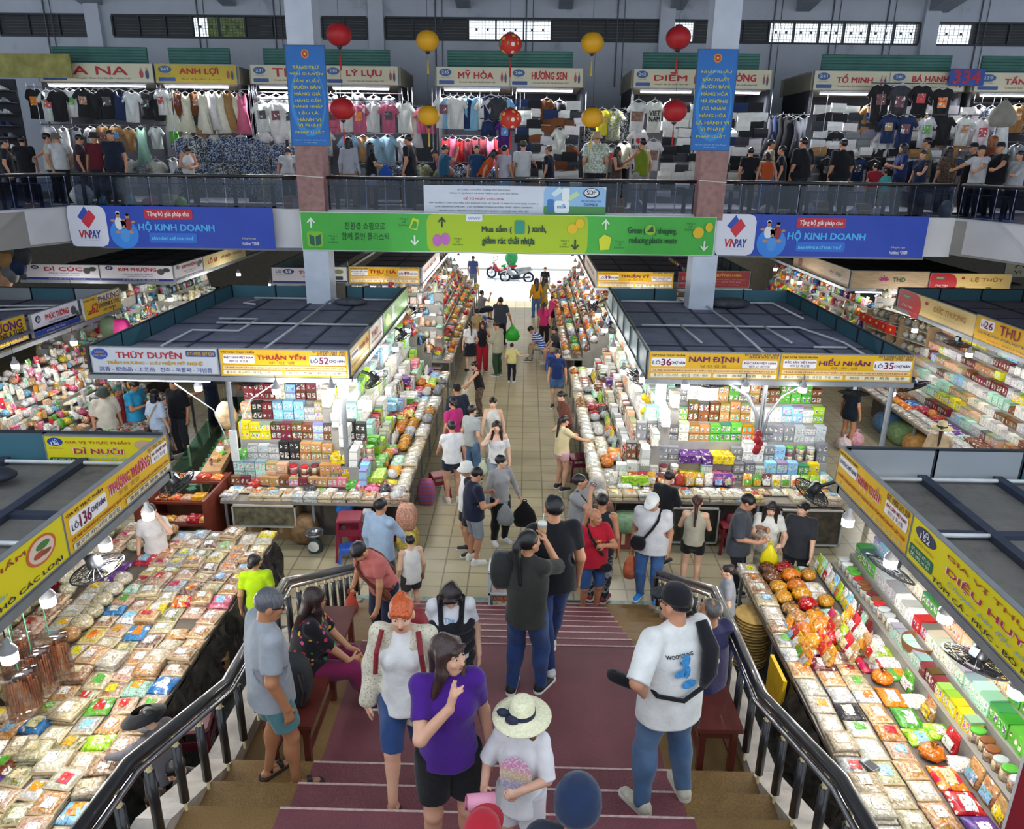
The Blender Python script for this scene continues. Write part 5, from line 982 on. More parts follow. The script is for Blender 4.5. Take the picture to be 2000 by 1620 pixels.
# ================================================================ PEOPLE
class SDF:
 def __init__(s,lo,hi,vox):
  s.vox=vox;s.lo=np.array(lo,np.float32)-2*vox;n=np.ceil((np.array(hi)-s.lo)/vox).astype(int)+3
  s.ax=[s.lo[i]+vox*np.arange(n[i],dtype=np.float32)for i in range(3)];s.g=np.full(n,.5,np.float32)
 def _sub(s,lo,hi,pad):
  sl=[]
  for i in range(3):
   a=int(np.floor((lo[i]-pad-s.lo[i])/s.vox));b=int(np.ceil((hi[i]+pad-s.lo[i])/s.vox))+1
   a=max(0,min(a,len(s.ax[i])));b=max(a,min(b,len(s.ax[i])));sl.append(slice(a,b))
  X=s.ax[0][sl[0]][:,None,None];Yy=s.ax[1][sl[1]][None,:,None];Z=s.ax[2][sl[2]][None,None,:]
  return tuple(sl),X,Yy,Z
 def _mix(s,sl,d,k,op):
  a=s.g[sl]
  if a.size==0:return
  if op<0:d=-d;h=np.maximum(k-np.abs(a-d),0)/k;s.g[sl]=np.maximum(a,d)+h*h*k*.25
  else:h=np.maximum(k-np.abs(a-d),0)/k;s.g[sl]=np.minimum(a,d)-h*h*k*.25
 def cap(s,a,b,ra,rb=None,k=.02,op=1,fl=None):
  """tapered capsule; fl = (axis vector, factor) squashes it along that axis"""
  rb=ra if rb is None else rb;a=np.array(a,np.float32);b=np.array(b,np.float32);R=max(ra,rb)
  if fl:R=R*max(1,1/fl[1])
  sl,X,Yy,Z=s._sub(np.minimum(a,b)-R,np.maximum(a,b)+R,k+2*s.vox)
  ab=b-a;L2=float(ab@ab)+1e-9
  px,py,pz=X-a[0],Yy-a[1],Z-a[2]
  t=np.clip((px*ab[0]+py*ab[1]+pz*ab[2])/L2,0,1)
  qx,qy,qz=px-t*ab[0],py-t*ab[1],pz-t*ab[2];d2=qx*qx+qy*qy+qz*qz
  if fl:
   u=np.array(fl[0],np.float32);u=u/np.linalg.norm(u);m=qx*u[0]+qy*u[1]+qz*u[2];d2=d2+m*m*(fl[1]**2-1)
  s._mix(sl,np.sqrt(d2)-(ra+(rb-ra)*t),k,op)
 def ell(s,c,r,R=None,k=.02,op=1):
  c=np.array(c,np.float32);r=np.array(r,np.float32);m=float(r.max())
  sl,X,Yy,Z=s._sub(c-m,c+m,k+2*s.vox);px,py,pz=X-c[0],Yy-c[1],Z-c[2]
  if R is not None:px,py,pz=[R[0][i]*px+R[1][i]*py+R[2][i]*pz for i in range(3)]
  k0=np.sqrt((px/r[0])**2+(py/r[1])**2+(pz/r[2])**2);k1=np.sqrt((px/r[0]**2)**2+(py/r[1]**2)**2+(pz/r[2]**2)**2)+1e-9
  s._mix(sl,k0*(k0-1)/k1,k,op)
 def plane(s,p,n,k=.004):
  """cut away the side n points to"""
  n=np.array(n,np.float32);n=n/np.linalg.norm(n);X,Yy,Z=s.ax[0][:,None,None],s.ax[1][None,:,None],s.ax[2][None,None,:]
  d=(X-p[0])*n[0]+(Yy-p[1])*n[1]+(Z-p[2])*n[2];s.g=np.maximum(s.g,d)
 def fold(s,amp,f,seed):
  """shallow cloth folds"""
  X,Yy,Z=s.ax[0][:,None,None],s.ax[1][None,:,None],s.ax[2][None,None,:]
  s.g+=amp*(np.sin(f*(X*1.3+.5*Z)+seed)*np.sin(f*(.9*Yy-.45*Z)+2*seed)+.5*np.sin(f*1.9*(.7*X-.8*Yy+.3*Z)+seed*3)).astype(np.float32)
 def mesh(s,name,m):
  g=s.g;ins=g<0;n=g.shape
  cs=[(i,j,k)for i in(0,1)for j in(0,1)for k in(0,1)]
  cv=[ins[i:n[0]-1+i,j:n[1]-1+j,k:n[2]-1+k]for i,j,k in cs];cnt=sum(c.astype(np.int8)for c in cv);act=(cnt>0)&(cnt<8)
  I,J,K=np.nonzero(act);N=len(I)
  if N==0:return None
  ids=np.full(act.shape,-1,np.int64);ids[I,J,K]=np.arange(N)
  vals=np.stack([g[I+i,J+j,K+k]for i,j,k in cs],1);acc=np.zeros((N,3),np.float32);w=np.zeros(N,np.float32)
  for a in range(8):
   for b in range(a+1,8):
    da=np.array(cs[b])-np.array(cs[a])
    if np.abs(da).sum()!=1:continue
    va,vb=vals[:,a],vals[:,b];m_=(va<0)!=(vb<0);t=np.where(m_,va/np.where(m_,va-vb,1),0)
    acc+=np.where(m_[:,None],np.array(cs[a])+t[:,None]*da,0);w+=m_
  co=(acc/w[:,None]+np.stack([I,J,K],1))*s.vox+s.lo
  quads=[]
  for ax in range(3):
   o1,o2=[q for q in range(3)if q!=ax];A=[slice(None)]*3;B=[slice(None)]*3;A[ax]=slice(0,-1);B[ax]=slice(1,None)
   p,q=ins[tuple(A)],ins[tuple(B)];ch=p!=q;P=np.stack(np.nonzero(ch),1);v=p[ch]
   ok=(P[:,o1]>0)&(P[:,o2]>0)&(P[:,o1]<n[o1]-1)&(P[:,o2]<n[o2]-1);P=P[ok];v=v[ok]
   def g4(d1,d2):Q=P.copy();Q[:,o1]-=d1;Q[:,o2]-=d2;return ids[Q[:,0],Q[:,1],Q[:,2]]
   f=np.stack([g4(1,1),g4(0,1),g4(0,0),g4(1,0)],1);flip=v if ax!=1 else~v
   f[~flip]=f[~flip][:,::-1];quads.append(f)
  F=np.concatenate(quads);F=F[(F>=0).all(1)]
  me=bpy.data.meshes.new(name);me.vertices.add(N);me.vertices.foreach_set('co',co.astype(np.float32).ravel())
  me.loops.add(len(F)*4);me.loops.foreach_set('vertex_index',F.ravel().astype(np.int32));me.polygons.add(len(F))
  me.polygons.foreach_set('loop_start',np.arange(0,len(F)*4,4,dtype=np.int32));me.polygons.foreach_set('loop_total',np.full(len(F),4,np.int32))
  me.polygons.foreach_set('use_smooth',np.ones(len(F),bool));me.update(calc_edges=True);me.materials.append(m);return me

def cloth(col,pat=None,c2=None):
 key=('cloth',col,pat,c2)
 if key in MATS:return MATS[key]
 m,nt,b=newmat('cloth_%d'%len(MATS));tc=nd(nt,'ShaderNodeTexCoord');v=tc.outputs['Object'];c=lin(col)
 n=nd(nt,'ShaderNodeTexNoise',{'Vector':v,'Scale':7.,'Detail':3.});col_=ramp(nt,n.outputs[0],[(.3,tuple(x*.86 for x in c)),(.7,tuple(min(1,x*1.1)for x in c))])
 if pat=='stripe':
  sp=nd(nt,'ShaderNodeSeparateXYZ',{0:v});col_=mixc(nt,mth(nt,'GREATER_THAN',mth(nt,'FRACT',mth(nt,'MULTIPLY',sp.outputs[2],14.)),.62),col_,lin(c2))
 elif pat=='floral':
  vo=nd(nt,'ShaderNodeTexVoronoi',{'Vector':v,'Scale':16.});sc=nd(nt,'ShaderNodeSeparateColor',{0:vo.outputs['Color']})
  fl=ramp(nt,sc.outputs[0],[(0,lin('#b82a4c')),(.25,lin('#c8602a')),(.4,lin('#2f8a4c')),(.6,lin('#c04a80')),(.8,lin('#c8a030')),(1,lin('#8a2030'))],'CONSTANT')
  nn=nd(nt,'ShaderNodeTexNoise',{'Vector':v,'Scale':26.,'Detail':2.})
  col_=mixc(nt,mth(nt,'MULTIPLY',mth(nt,'LESS_THAN',mth(nt,'ADD',vo.outputs['Distance'],mth(nt,'MULTIPLY',nn.outputs[0],.45)),.52),mth(nt,'GREATER_THAN',sc.outputs[1],.22)),col_,fl)
 elif pat=='leaf' or pat=='camo':
  nn=nd(nt,'ShaderNodeTexNoise',{'Vector':v,'Scale':16. if pat=='leaf' else 11.,'Detail':2.,'Distortion':1.5});col_=mixc(nt,ramp(nt,nn.outputs[0],[(.50,(0,0,0)),(.53,(1,1,1))]),col_,lin(c2))
 elif pat=='denim':
  nn=nd(nt,'ShaderNodeTexNoise',{'Vector':v,'Scale':3.2,'Detail':2.});col_=mixc(nt,ramp(nt,nn.outputs[0],[(.45,(0,0,0)),(.75,(.55,.55,.55))]),col_,lin(c2 or '#7f95b4'))
 elif pat=='lace':
  vo=nd(nt,'ShaderNodeTexVoronoi',{'Vector':v,'Scale':62.});col_=mixc(nt,ramp(nt,vo.outputs['Distance'],[(.2,(.75,.75,.75)),(.42,(0,0,0))]),col_,lin(c2))
 nt.links.new(col_,b.inputs['Base Color']);b.inputs['Roughness'].default_value=.85;b.inputs['Sheen Weight'].default_value=.15;b.inputs['Specular IOR Level'].default_value=.2
 fb=nd(nt,'ShaderNodeTexNoise',{'Vector':v,'Scale':14.,'Detail':4.,'Distortion':.8});bp=nd(nt,'ShaderNodeBump',{'Height':fb.outputs[0],'Strength':.35,'Distance':.02});nt.links.new(bp.outputs[0],b.inputs['Normal'])
 MATS[key]=m;return m
def skin(tone):
 key=('skin',tone)
 if key in MATS:return MATS[key]
 m,nt,b=newmat('skin');c=lin(tone);tc=nd(nt,'ShaderNodeTexCoord');n=nd(nt,'ShaderNodeTexNoise',{'Vector':tc.outputs['Object'],'Scale':12.,'Detail':3.})
 nt.links.new(ramp(nt,n.outputs[0],[(.3,(c[0]*.95,c[1]*.88,c[2]*.85)),(.7,c)]),b.inputs['Base Color']);b.inputs['Roughness'].default_value=.5
 b.inputs['Subsurface Weight'].default_value=.0;MATS[key]=m;return m
def hairmat(col):
 key=('hair',col)
 if key in MATS:return MATS[key]
 m,nt,b=newmat('hair');c=lin(col);tc=nd(nt,'ShaderNodeTexCoord');mp=nd(nt,'ShaderNodeMapping',{'Vector':tc.outputs['Object'],'Scale':(60,60,5)})
 n=nd(nt,'ShaderNodeTexNoise',{'Vector':mp.outputs[0],'Scale':1.5,'Detail':3.});nt.links.new(ramp(nt,n.outputs[0],[(.3,tuple(x*.6 for x in c)),(.7,tuple(x*1.35 for x in c))]),b.inputs['Base Color'])
 bp=nd(nt,'ShaderNodeBump',{'Height':n.outputs[0],'Strength':.4,'Distance':.01});nt.links.new(bp.outputs[0],b.inputs['Normal']);b.inputs['Roughness'].default_value=.42;MATS[key]=m;return m
def rotz(a):c,s=math.cos(a),math.sin(a);return np.array(((c,-s,0),(s,c,0),(0,0,1)))
def rotx(a):c,s=math.cos(a),math.sin(a);return np.array(((1,0,0),(0,c,-s),(0,s,c)))
def roty(a):c,s=math.cos(a),math.sin(a);return np.array(((c,0,s),(0,1,0),(-s,0,c)))
def ik(a,t,l1,l2,hint):
 a,t=np.array(a,float),np.array(t,float);d=t-a;L=np.linalg.norm(d);m=(l1+l2)*.998
 if L>m:t=a+d*m/L;d=t-a;L=m
 x=(l1*l1-l2*l2+L*L)/(2*L);h=math.sqrt(max(l1*l1-x*x,0));u=d/L;hv=np.array(hint,float);hv=hv-u*(hv@u);nn=np.linalg.norm(hv)
 hv=hv/nn if nn>1e-6 else np.array((0,0,1.));return a+u*x+hv*h,t
# arm poses: wrist target in the torso frame (right side; x mirrored for the left), elbow hint, hand direction or None
ARM=dict(down=((.150,.02,-.015),(.3,-1,.1),(0,.12,-1),.35),bent=((.125,.165,.115),(.5,-.8,-.6),(-.4,.8,.25),.5),hip=((.128,-.005,.055),(1,-.7,.1),(-.3,.9,-.3),.6),phone=((.075,.085,.345),(.7,.5,-1),(-.2,.1,1),.8),chin=((.012,.135,.292),(.55,.5,-1),(-.25,-.05,1),.45),
reach=((.13,.27,.13),(.5,-.5,-.8),(0,1,-.3),.3),low=((.13,.20,.02),(.6,-.9,.1),(0,1,-.5),.4),fist=((.02,.17,.22),(.8,.2,-.8),(-.8,.4,.3),1.),point=((.30,.14,.17),(0,-.6,-1),(1,.3,.0),.1),rail=((.2,.26,.14),(.8,-.4,-.4),(-.2,1,0),.8),side=((.21,.03,-.0),(.5,-1,0),(.35,.1,-1),.35),
hold=((.05,.175,.17),(.7,-.5,-.9),(-.5,.7,.2),.8),face=((.05,.125,.355),(.45,.1,-1),(-.4,.1,.8),.6),back=((.10,-.09,.02),(.8,-.8,0),(-.7,-.2,-.5),.5),lap=((.06,.22,.05),(.7,-.6,-.3),(-.5,.8,-.1),.4),up=((.16,.16,.36),(.7,-.2,-.8),(0,.4,.9),.4),knee=((.09,.26,.02),(.8,-.5,-.3),(0,.8,-.5),.4))
PEOPLE=[]
def person(label,loc,h=1.65,face=0.,z=None,lean=0.,tilt=0.,hy=0.,hp=0.,L='down',R='down',Lt=None,Rt=None,legs='stand',top=('tee','#cccccc'),bot=('trousers','#22283a'),shoe='#2b2b2e',hair=('short','#17131a'),tone='#c99a7c',fem=False,wide=1.,hat=None,vox=None,glasses=False,sole='#d8d8d4',hem=-.03,slf=None,mouth='#8f4a44'):
 """loc: ground point under the pelvis; face: heading in degrees, 0 looks away from the stairs, 90 to the +x side, 180 back at them; lengths are fractions of the height"""
 loc=Vector(loc);dist=(loc-Vector((0,0,EYE))).length
 vox=vox or(.0085 if dist<7 else.011 if dist<10.5 else.015 if dist<15 else.02)
 root=thing('person',label,'person',loc,-math.radians(face));H=h;a3=lambda*q:np.array(q,float)*H
 sk,hm=skin(tone),hairmat(hair[1])
 sit=legs in('sit','sit_out','sit_side','crouch')
 pz={'crouch':.20}.get(legs,.275 if sit else.515)
 P0=a3(0,0,pz)
 T=rotz(0)@roty(tilt)@rotx(-lean);TF=lambda*q:P0+T@(np.array(q,float)*H)
 w=(.94 if fem else 1.06)*(.5+.5*wide);wd=wide
 sh={s:TF(s*.094*w,0,.288)for s in(-1,1)}
 HR=T@rotz(-hy)@rotx(-hp);hc=TF(0,.005,.332)+HR@(a3(0,.014,.075));HF=lambda*q:hc+HR@(np.array(q,float)*H)
 arms={}
 for s,nm,ov in((-1,L,Lt),(1,R,Rt)):
  wt,hint,hd,curl=ARM[nm]
  if ov is not None:wt=ov
  mx=lambda q:(q[0]*s,q[1],q[2])
  e,wr=ik(sh[s],TF(*mx(wt))if ov is None else TF(*ov),.168*H,.150*H,T@np.array(mx(hint)))
  hdv=T@np.array(mx(hd),float);hdv/=np.linalg.norm(hdv);arms[s]=(e,wr,hdv,curl)
 hipj={s:P0+T@a3(s*.052*wd,0,-.005)for s in(-1,1)}if not sit else{s:P0+a3(s*.055,0,0)for s in(-1,1)}
 lg={}
 for s in(-1,1):
  fy=0.;ft=a3(s*.062,-.01,.042);kh=(s*.12,1,0);fd=np.array((s*.22,1,0.))
  if legs=='walk':ft=a3(s*.045,.13*s,.042+(.02 if s<0 else 0));kh=(0,1,0)
  elif legs=='wide':ft=a3(s*.10,-.01,.042)
  elif legs=='contra':ft=a3(s*.07,.05 if s>0 else-.03,.042)
  elif legs=='sit':ft=a3(s*.07,.235,.042);kh=(0,.4,1)
  elif legs=='sit_out':ft=a3(s*.09,.33,.042);kh=(0,.4,1)
  elif legs=='sit_side':ft=a3(s*.06+.02,.26+.06*s,.042);kh=(0,.4,1)
  elif legs=='crouch':ft=a3(s*.08,.1,.042);kh=(s*.3,1,.5)
  k,f=ik(hipj[s],ft,.236*H,.238*H,kh);fd=fd/np.linalg.norm(fd);lg[s]=(k,f,fd)
 pts=[hc+np.array((0,0,.09*H)),P0]+[q for s in(-1,1)for q in(arms[s][0],arms[s][1]+arms[s][2]*.11*H,lg[s][0],lg[s][1]+lg[s][2]*.13*H,lg[s][1]*np.array((1,1,0)))]
 pts=np.array(pts);mg=.085*H*max(1,wd);LO,HI=pts.min(0)-mg,pts.max(0)+mg;LO[2]=min(LO[2]+mg*.6,0)
 def G(lo=LO,hi=HI,v=vox):return SDF(np.maximum(lo,LO),np.minimum(hi,HI),v)
 add=lambda nm,g,m,par=None:(lambda me:link(nm,me,par or root)if me else None)(g.mesh(nm,m))
 # --- body: one continuous skin
 g=G();K=.022*H
 bust=fem and h>1.45
 g.ell(TF(0,.0,.215),a3(.092*w*wd,.060*wd,.105),T,k=K);g.ell(TF(0,.004,.10),a3((.074 if fem else.080)*w*wd,.053*wd,.085),T,k=K*1.5);g.ell(TF(0,-.005,.0),a3(.086*wd*(1.06 if fem else.98),.066*wd,.075),T,k=K*1.5)
 g.cap(sh[-1],sh[1],.032*H,.032*H,k=K*.8);g.cap(TF(0,-.006,.27),HF(0,-.016,-.045),.036*H*(.85 if fem else 1),.031*H*(.85 if fem else 1),k=.014*H)
 if bust:
  for s in(-1,1):g.ell(TF(s*.042,.052,.208),a3(.038,.032,.036),T,k=K)
 hk=.012*H
 g.ell(HF(0,-.010,.014),a3(.0445,.055,.052),HR,k=hk);g.ell(HF(0,.010,-.022),a3(.037,.041,.044),HR,k=hk);g.cap(HF(-.012,.026,-.052),HF(.012,.026,-.052),.014*H,k=hk)
 if vox<.018:
  g.cap(HF(0,.048,.004),HF(0,.0565,-.017),.0056*H,.0080*H,k=.006*H);g.cap(HF(-.024,.040,.016),HF(.024,.040,.016),.006*H,k=.008*H)
  for s in(-1,1):g.ell(HF(s*.021,.037,-.014),a3(.014,.012,.012),HR,k=.01*H)
 for s in(-1,1):g.ell(HF(s*.046,-.006,-.008),a3(.008,.014,.019),HR,k=.004*H)
 for s in(-1,1):
  e,wr,hd,curl=arms[s];ar=(.94 if fem else 1.08)*(.6+.4*wd)
  g.cap(sh[s],e,.030*H*ar,.0240*H*ar,k=K*.6);g.cap(e,wr,.0245*H*ar,.0165*H,k=.012*H)
  side=np.cross(hd,T@np.array((s*1.,.2,.1)));side=side/(np.linalg.norm(side)+1e-9);pn=np.cross(side,hd)   # pn: palm normal
  pn=pn*(-1 if pn@(P0+T@a3(0,.05,.2)-wr)<0 else 1);pc=wr+hd*.030*H
  g.cap(wr,wr+hd*.05*H,.0185*H,.021*H,k=.010*H,fl=(pn,1.75))
  for q in range(4):
   b0=wr+hd*.054*H+side*(q-1.5)*.0115*H;l=(.034,.040,.038,.030)[q]*H;c1=curl*(.75+.12*q);d1=hd*math.cos(c1)+pn*math.sin(c1);d2=hd*math.cos(c1*2.1)+pn*math.sin(c1*2.1)
   if nm=='chin' and q<2:d1=d2=hd
   m1=b0+d1*l*.55;r_=max(.0058*H,vox*.62);g.cap(b0,m1,r_,k=.004*H);g.cap(m1,m1+d2*l*.5,r_,r_*.85,k=.003*H)
  tb=wr+hd*.018*H+side*-.014*H;td=hd*.72-side*.62+pn*.35;td/=np.linalg.norm(td);r_=max(.0068*H,vox*.65);g.cap(tb,tb+td*.030*H,r_*1.15,r_,k=.006*H);g.cap(tb+td*.030*H,tb+td*.030*H+(hd*.9+pn*.4)*.02*H,r_,r_*.85,k=.003*H)
 for s in(-1,1):
  k,f,fd=lg[s];lw=(1.04 if fem else 1.)*(.55+.45*wd)
  g.cap(hipj[s],k,.049*H*lw,.032*H*lw,k=K);g.cap(k,f,.031*H*lw,.0195*H,k=.014*H);m_=k*.72+f*.28;back=np.array((0,-.012*H,0))if not sit else np.zeros(3);g.ell(m_+back,np.array((.027,.029,.06))*H*lw,k=.02*H)
  g.cap(f-fd*.018*H+np.array((0,0,-.024*H)),f+fd*.088*H+np.array((0,0,-.028*H)),.021*H,.015*H,k=.012*H,fl=((0,0,1),1.15))
 body=add('body',g,sk)
 # --- face
 if vox<.018 or dist<16:
  eb=MB();eb.smooth=True;ib=MB();ib.smooth=True;br=MB();br.smooth=True;mo=MB();mo.smooth=True
  for s in(-1,1):
   c=HF(s*.0185,.0415,.004);eb.ell(c,(.0068*H,.0048*H,.0036*H),10,6);c=HF(s*.0185,.0455,.004);ib.ell(c,(.0038*H,.0024*H,.0036*H),8,5)
   br.tube([HF(s*.009,.0478,.0155),HF(s*.019,.0462,.0185),HF(s*.030,.040,.015)],[.0022*H,.0026*H,.0014*H],6)
  mo.tube([HF(-.0135,.0435,-.036),HF(-.005,.0485,-.0345),HF(0,.0485,-.0355),HF(.005,.0485,-.0345),HF(.0135,.0435,-.036)],[.0012*H,.0034*H,.0034*H,.0034*H,.0012*H],6);mo.tube([HF(-.010,.0445,-.039),HF(0,.0475,-.0415),HF(.010,.0445,-.039)],[.001*H,.0036*H,.001*H],6)
  if vox<.0145:
   ey=eb.build('eyes',mat('#d8d0c8',.3,var=0.),root);ib.build('iris',mat('#20140f',.2,var=0.),ey);br.build('eyebrows',hm,root)
  else:ib.build('eyes',mat('#20140f',.2,var=0.),root)
  mo.build('mouth',mat(mouth,.5,var=0.),root)
 if glasses:
  b=MB()
  for s in(-1,1):
   ring=[HF(s*.0195+.0135*math.cos(q),.051,.002+.011*math.sin(q))for q in[2*math.pi*i/14 for i in range(15)]];b.tube(ring,.0016*H,5,False);b.tube([HF(s*.034,.050,.004),HF(s*.047,.0,.004)],.0016*H,5)
  b.tube([HF(-.006,.053,.004),HF(.006,.053,.004)],.0016*H,5);b.build('glasses',BLK,root)
 # --- hair
 st=hair[0]
 if st!='bald':
  g=SDF(hc-np.array((.14,.16,.42))*H,hc+np.array((.14,.16,.15))*H,max(vox*.85,.009));cap_=.0525 if hat is None else.0485
  if st=='buzz':cap_=.0478
  g.ell(HF(0,-.013,.018),a3(cap_-.002,cap_+.0085,cap_+.001),HR,k=.01*H);g.ell(HF(0,.075,-.032),a3(.040,.056,.054),HR,k=.006*H,op=-1)
  if st in('short','buzz'):g.plane(HF(0,-.05,-.030),HR@np.array((0,.35,-1.)));g.ell(HF(.055,.012,-.035),a3(.03,.03,.03),HR,k=.006*H,op=-1);g.ell(HF(-.055,.012,-.035),a3(.03,.03,.03),HR,k=.006*H,op=-1)
  if st in('long','bob','medium'):
   ln={'bob':.085,'medium':.15,'long':.24}[st]
   bk=TF(0,-.062,.332-ln*.9)if st!='bob' else HF(0,-.04,-.01-ln*.8);g.cap(HF(0,-.032,.0),bk,.047*H,.043*H,k=.015*H,fl=(T@np.array((0,1,0)),1.35))
   for s in(-1,1):
    g.cap(HF(s*.040,-.004,.025),HF(s*.047,.004,-.05),.020*H,.018*H,k=.014*H)
    if st!='bob':g.cap(HF(s*.046,.004,-.045),TF(s*.062,.012+(.026 if bust else 0),.332-ln*.62),.021*H,.014*H,k=.014*H)
    else:g.cap(HF(s*.047,.006,-.04),HF(s*.046,.014,-.04-ln*.4),.020*H,.016*H,k=.012*H)
  if st=='pony':g.cap(HF(0,-.062,.03),HF(0,-.086,.0),.018*H,.021*H,k=.01*H);g.cap(HF(0,-.086,.0),TF(0,-.088,.21),.021*H,.010*H,k=.012*H)
  if st=='bun':g.ell(HF(0,-.046,.054),a3(.020,.020,.017),HR,k=.008*H)
  if st=='lowbun':g.ell(HF(0,-.075,-.005),a3(.026,.022,.026),HR,k=.008*H)
  if st in('bob','long','medium','bun','lowbun','pony')and fem and hat is None and len(hair)>2:   # fringe
   g.cap(HF(-.026,.044,.034),HF(.026,.044,.034),.012*H,k=.01*H)
  g.fold(.0022*H,55/H,1.)
  add('hair',g,hm)
 # --- hats
 if hat:
  ty,hcx=hat[0],hat[1];b=MB();b.smooth=True;mt=cloth(hcx)if ty!='straw' else mat(hcx,.8,var=.12,scale=60,bump=.3)
  HM=Matrix([list(HR[i])+[float(hc[i])]for i in range(3)]+[[0,0,0,1]]);b.T=HM
  dome=[(.0005,.078),(.022,.0775),(.038,.070),(.048,.052),(.053,.030),(.0545,.018)]
  if ty=='cap':
   b.lathe([(r*H,q*H)for r,q in reversed(dome)],20,sy=1.16,c=(0,-.006*H,0));n=12;up=[];lo_=[]
   for i in range(n+1):
    a=math.pi*(i/n);up.append((.050*H*math.cos(a),(.035+.07*math.sin(a))*H,(.026-.012*math.sin(a))*H));lo_.append((.050*H*math.cos(a),.02*H,.030*H))
   b.loft([lo_,up],cap=False,closed=False);b.loft([[(x,y,q-.004*H)for x,y,q in lo_],[(x,y,q-.004*H)for x,y,q in up]],cap=False,closed=False);b.loft([up,[(x,y,q-.004*H)for x,y,q in up]],cap=False,closed=False)
  elif ty=='bucket':b.lathe([(.082*H,-.008*H),(.083*H,-.004*H),(.056*H,.026*H),(.051*H,.066*H),(.044*H,.072*H),(.0005,.074*H)],20,sy=1.12,c=(0,-.006*H,0))
  elif ty=='straw':
   bw=hat[2]if len(hat)>2 else.125;b.lathe([(bw*H,.004*H),(bw*H*1.01,.008*H),(bw*.8*H,.014*H),(.058*H,.020*H),(.054*H,.06*H),(.046*H,.086*H),(.03*H,.092*H),(.0005,.088*H)],28,sy=1.1,c=(0,-.006*H,0))
  elif ty=='visor':b.lathe([(.125*H,.0),(.128*H,.006*H),(.06*H,.05*H),(.056*H,.052*H),(.118*H,.0)],24,sy=1.1,c=(0,.03*H,0))
  elif ty=='helmet':b.lathe([(.062*H,-.012*H),(.066*H,.01*H),(.064*H,.04*H),(.05*H,.07*H),(.025*H,.084*H),(.0005,.086*H)],20,sy=1.15,c=(0,-.006*H,0))
  o=b.build('hat',mt,root)
  if ty=='straw':
   b=MB();b.T=HM;b.lathe([(.0595*H,.020*H),(.0585*H,.040*H),(.054*H,.040*H),(.054*H,.020*H)],24,sy=1.1,c=(0,-.006*H,0))
   if len(hat)>3:
    for s in(-1,1):b.ell((.05*H+s*.024*H,.045*H-s*.018*H,.030*H),(.032*H,.018*H,.020*H),10,6)
   b.build('hat_ribbon',mat('#1b2038',.7,var=.3,scale=60),o)
 # --- clothes
 ty,tcol=top[0],top[1];pat=top[2:]if len(top)>2 else()
 if ty:
  g=G();e_=.0115*H;mt=cloth(tcol,*pat);frame_=T
  sleeve={'tee':.66,'over':.98,'long':2.,'shirt':.75,'tank':0,'cami':0,'off':.5}.get(ty,.6)if slf is None else slf
  loose={'over':1.16,'shirt':1.09,'tank':.98,'cami':1.02,'tee':1.05}.get(ty,1.04)
  g.ell(TF(0,.0,.215),a3(.092*w*wd,.060*wd,.105)*1.03+e_*.6,T,k=K)
  if ty not in('tank','cami','off'):g.cap(sh[-1],sh[1],.0405*H,k=K*.8);g.cap(TF(0,-.004,.24),TF(0,-.004,.312),.046*H,.036*H,k=K)
  elif ty!='off':
   for s in(-1,1):g.cap(TF(s*.050*w,.030,.25),TF(s*.056*w,-.004,.318),.012*H if ty=='tank' else.006*H,k=.01*H);g.cap(TF(s*.056*w,-.004,.318),TF(s*.05*w,-.04,.25),.012*H if ty=='tank' else.006*H,k=.01*H)
  if bust:
   for s in(-1,1):g.ell(TF(s*.042,.052,.208),a3(.038,.032,.036)+e_*.5,T,k=K)
  hz=hem;rx=.089*w*wd*loose;n_=7;tuck=bool(bot[0])and hem>.03
  for i in range(n_+1):
   q=.20+(hz-.03-.20)*i/n_;u_=i/n_;g.ell(TF(0,.0,q),np.array((max(rx*(1.03 if not fem else 1.0-.10*math.sin(3.1*min(1,u_*1.2))),((.090 if fem else.096)*wd*u_ if not tuck else 0)),(.063+.012*u_)*wd*loose,.072))*H+e_*(.3+.5*u_),T,k=K*1.6)
  if sit:g.ell(P0+a3(0,-.005,.02),a3(.10*wd,.078*wd,.07),k=K)
  for s in(-1,1):
   e,wr=arms[s][0],arms[s][1];sr=(.041 if ty in('over','shirt')else.0345)*(.94 if fem else 1.05)*(.6+.4*wd)
   if sleeve>0:
    t=min(sleeve,1.);p=sh[s]+(e-sh[s])*t;g.cap(sh[s],p,max(sr,.0415*(.6+.4*wd)*(.94 if fem else 1.08))*H,sr*H*(.98 if ty!='over' else 1.05),k=K*.6)
    if sleeve>1:g.cap(e,e+(wr-e)*min(1.,sleeve-1),sr*H*.93,sr*H*.68,k=.012*H)
  g.fold(.0028*H,30/H,len(label)*.7)
  g.plane(TF(0,0,hz),T@np.array((0,0,-1.)))
  if sleeve>0 and sleeve<=1:
   for s in(-1,1):   # clean cuffs: cut the sleeve end flat
    e=arms[s][0];d=(e-sh[s])/np.linalg.norm(e-sh[s]);p=sh[s]+(e-sh[s])*sleeve
    X,Yy,Z=g.ax[0][:,None,None],g.ax[1][None,:,None],g.ax[2][None,None,:]
    along=(X-p[0])*d[0]+(Yy-p[1])*d[1]+(Z-p[2])*d[2];q0=((X-p[0])**2+(Yy-p[1])**2+(Z-p[2])**2);tx=TF(0,0,.1)
    outside=((X-P0[0])**2+(Yy-P0[1])**2)>(.088*H*wd)**2
    msk=(along>0)&(q0<(.095*H)**2)&outside;g.g=np.where(msk,np.maximum(g.g,along),g.g)
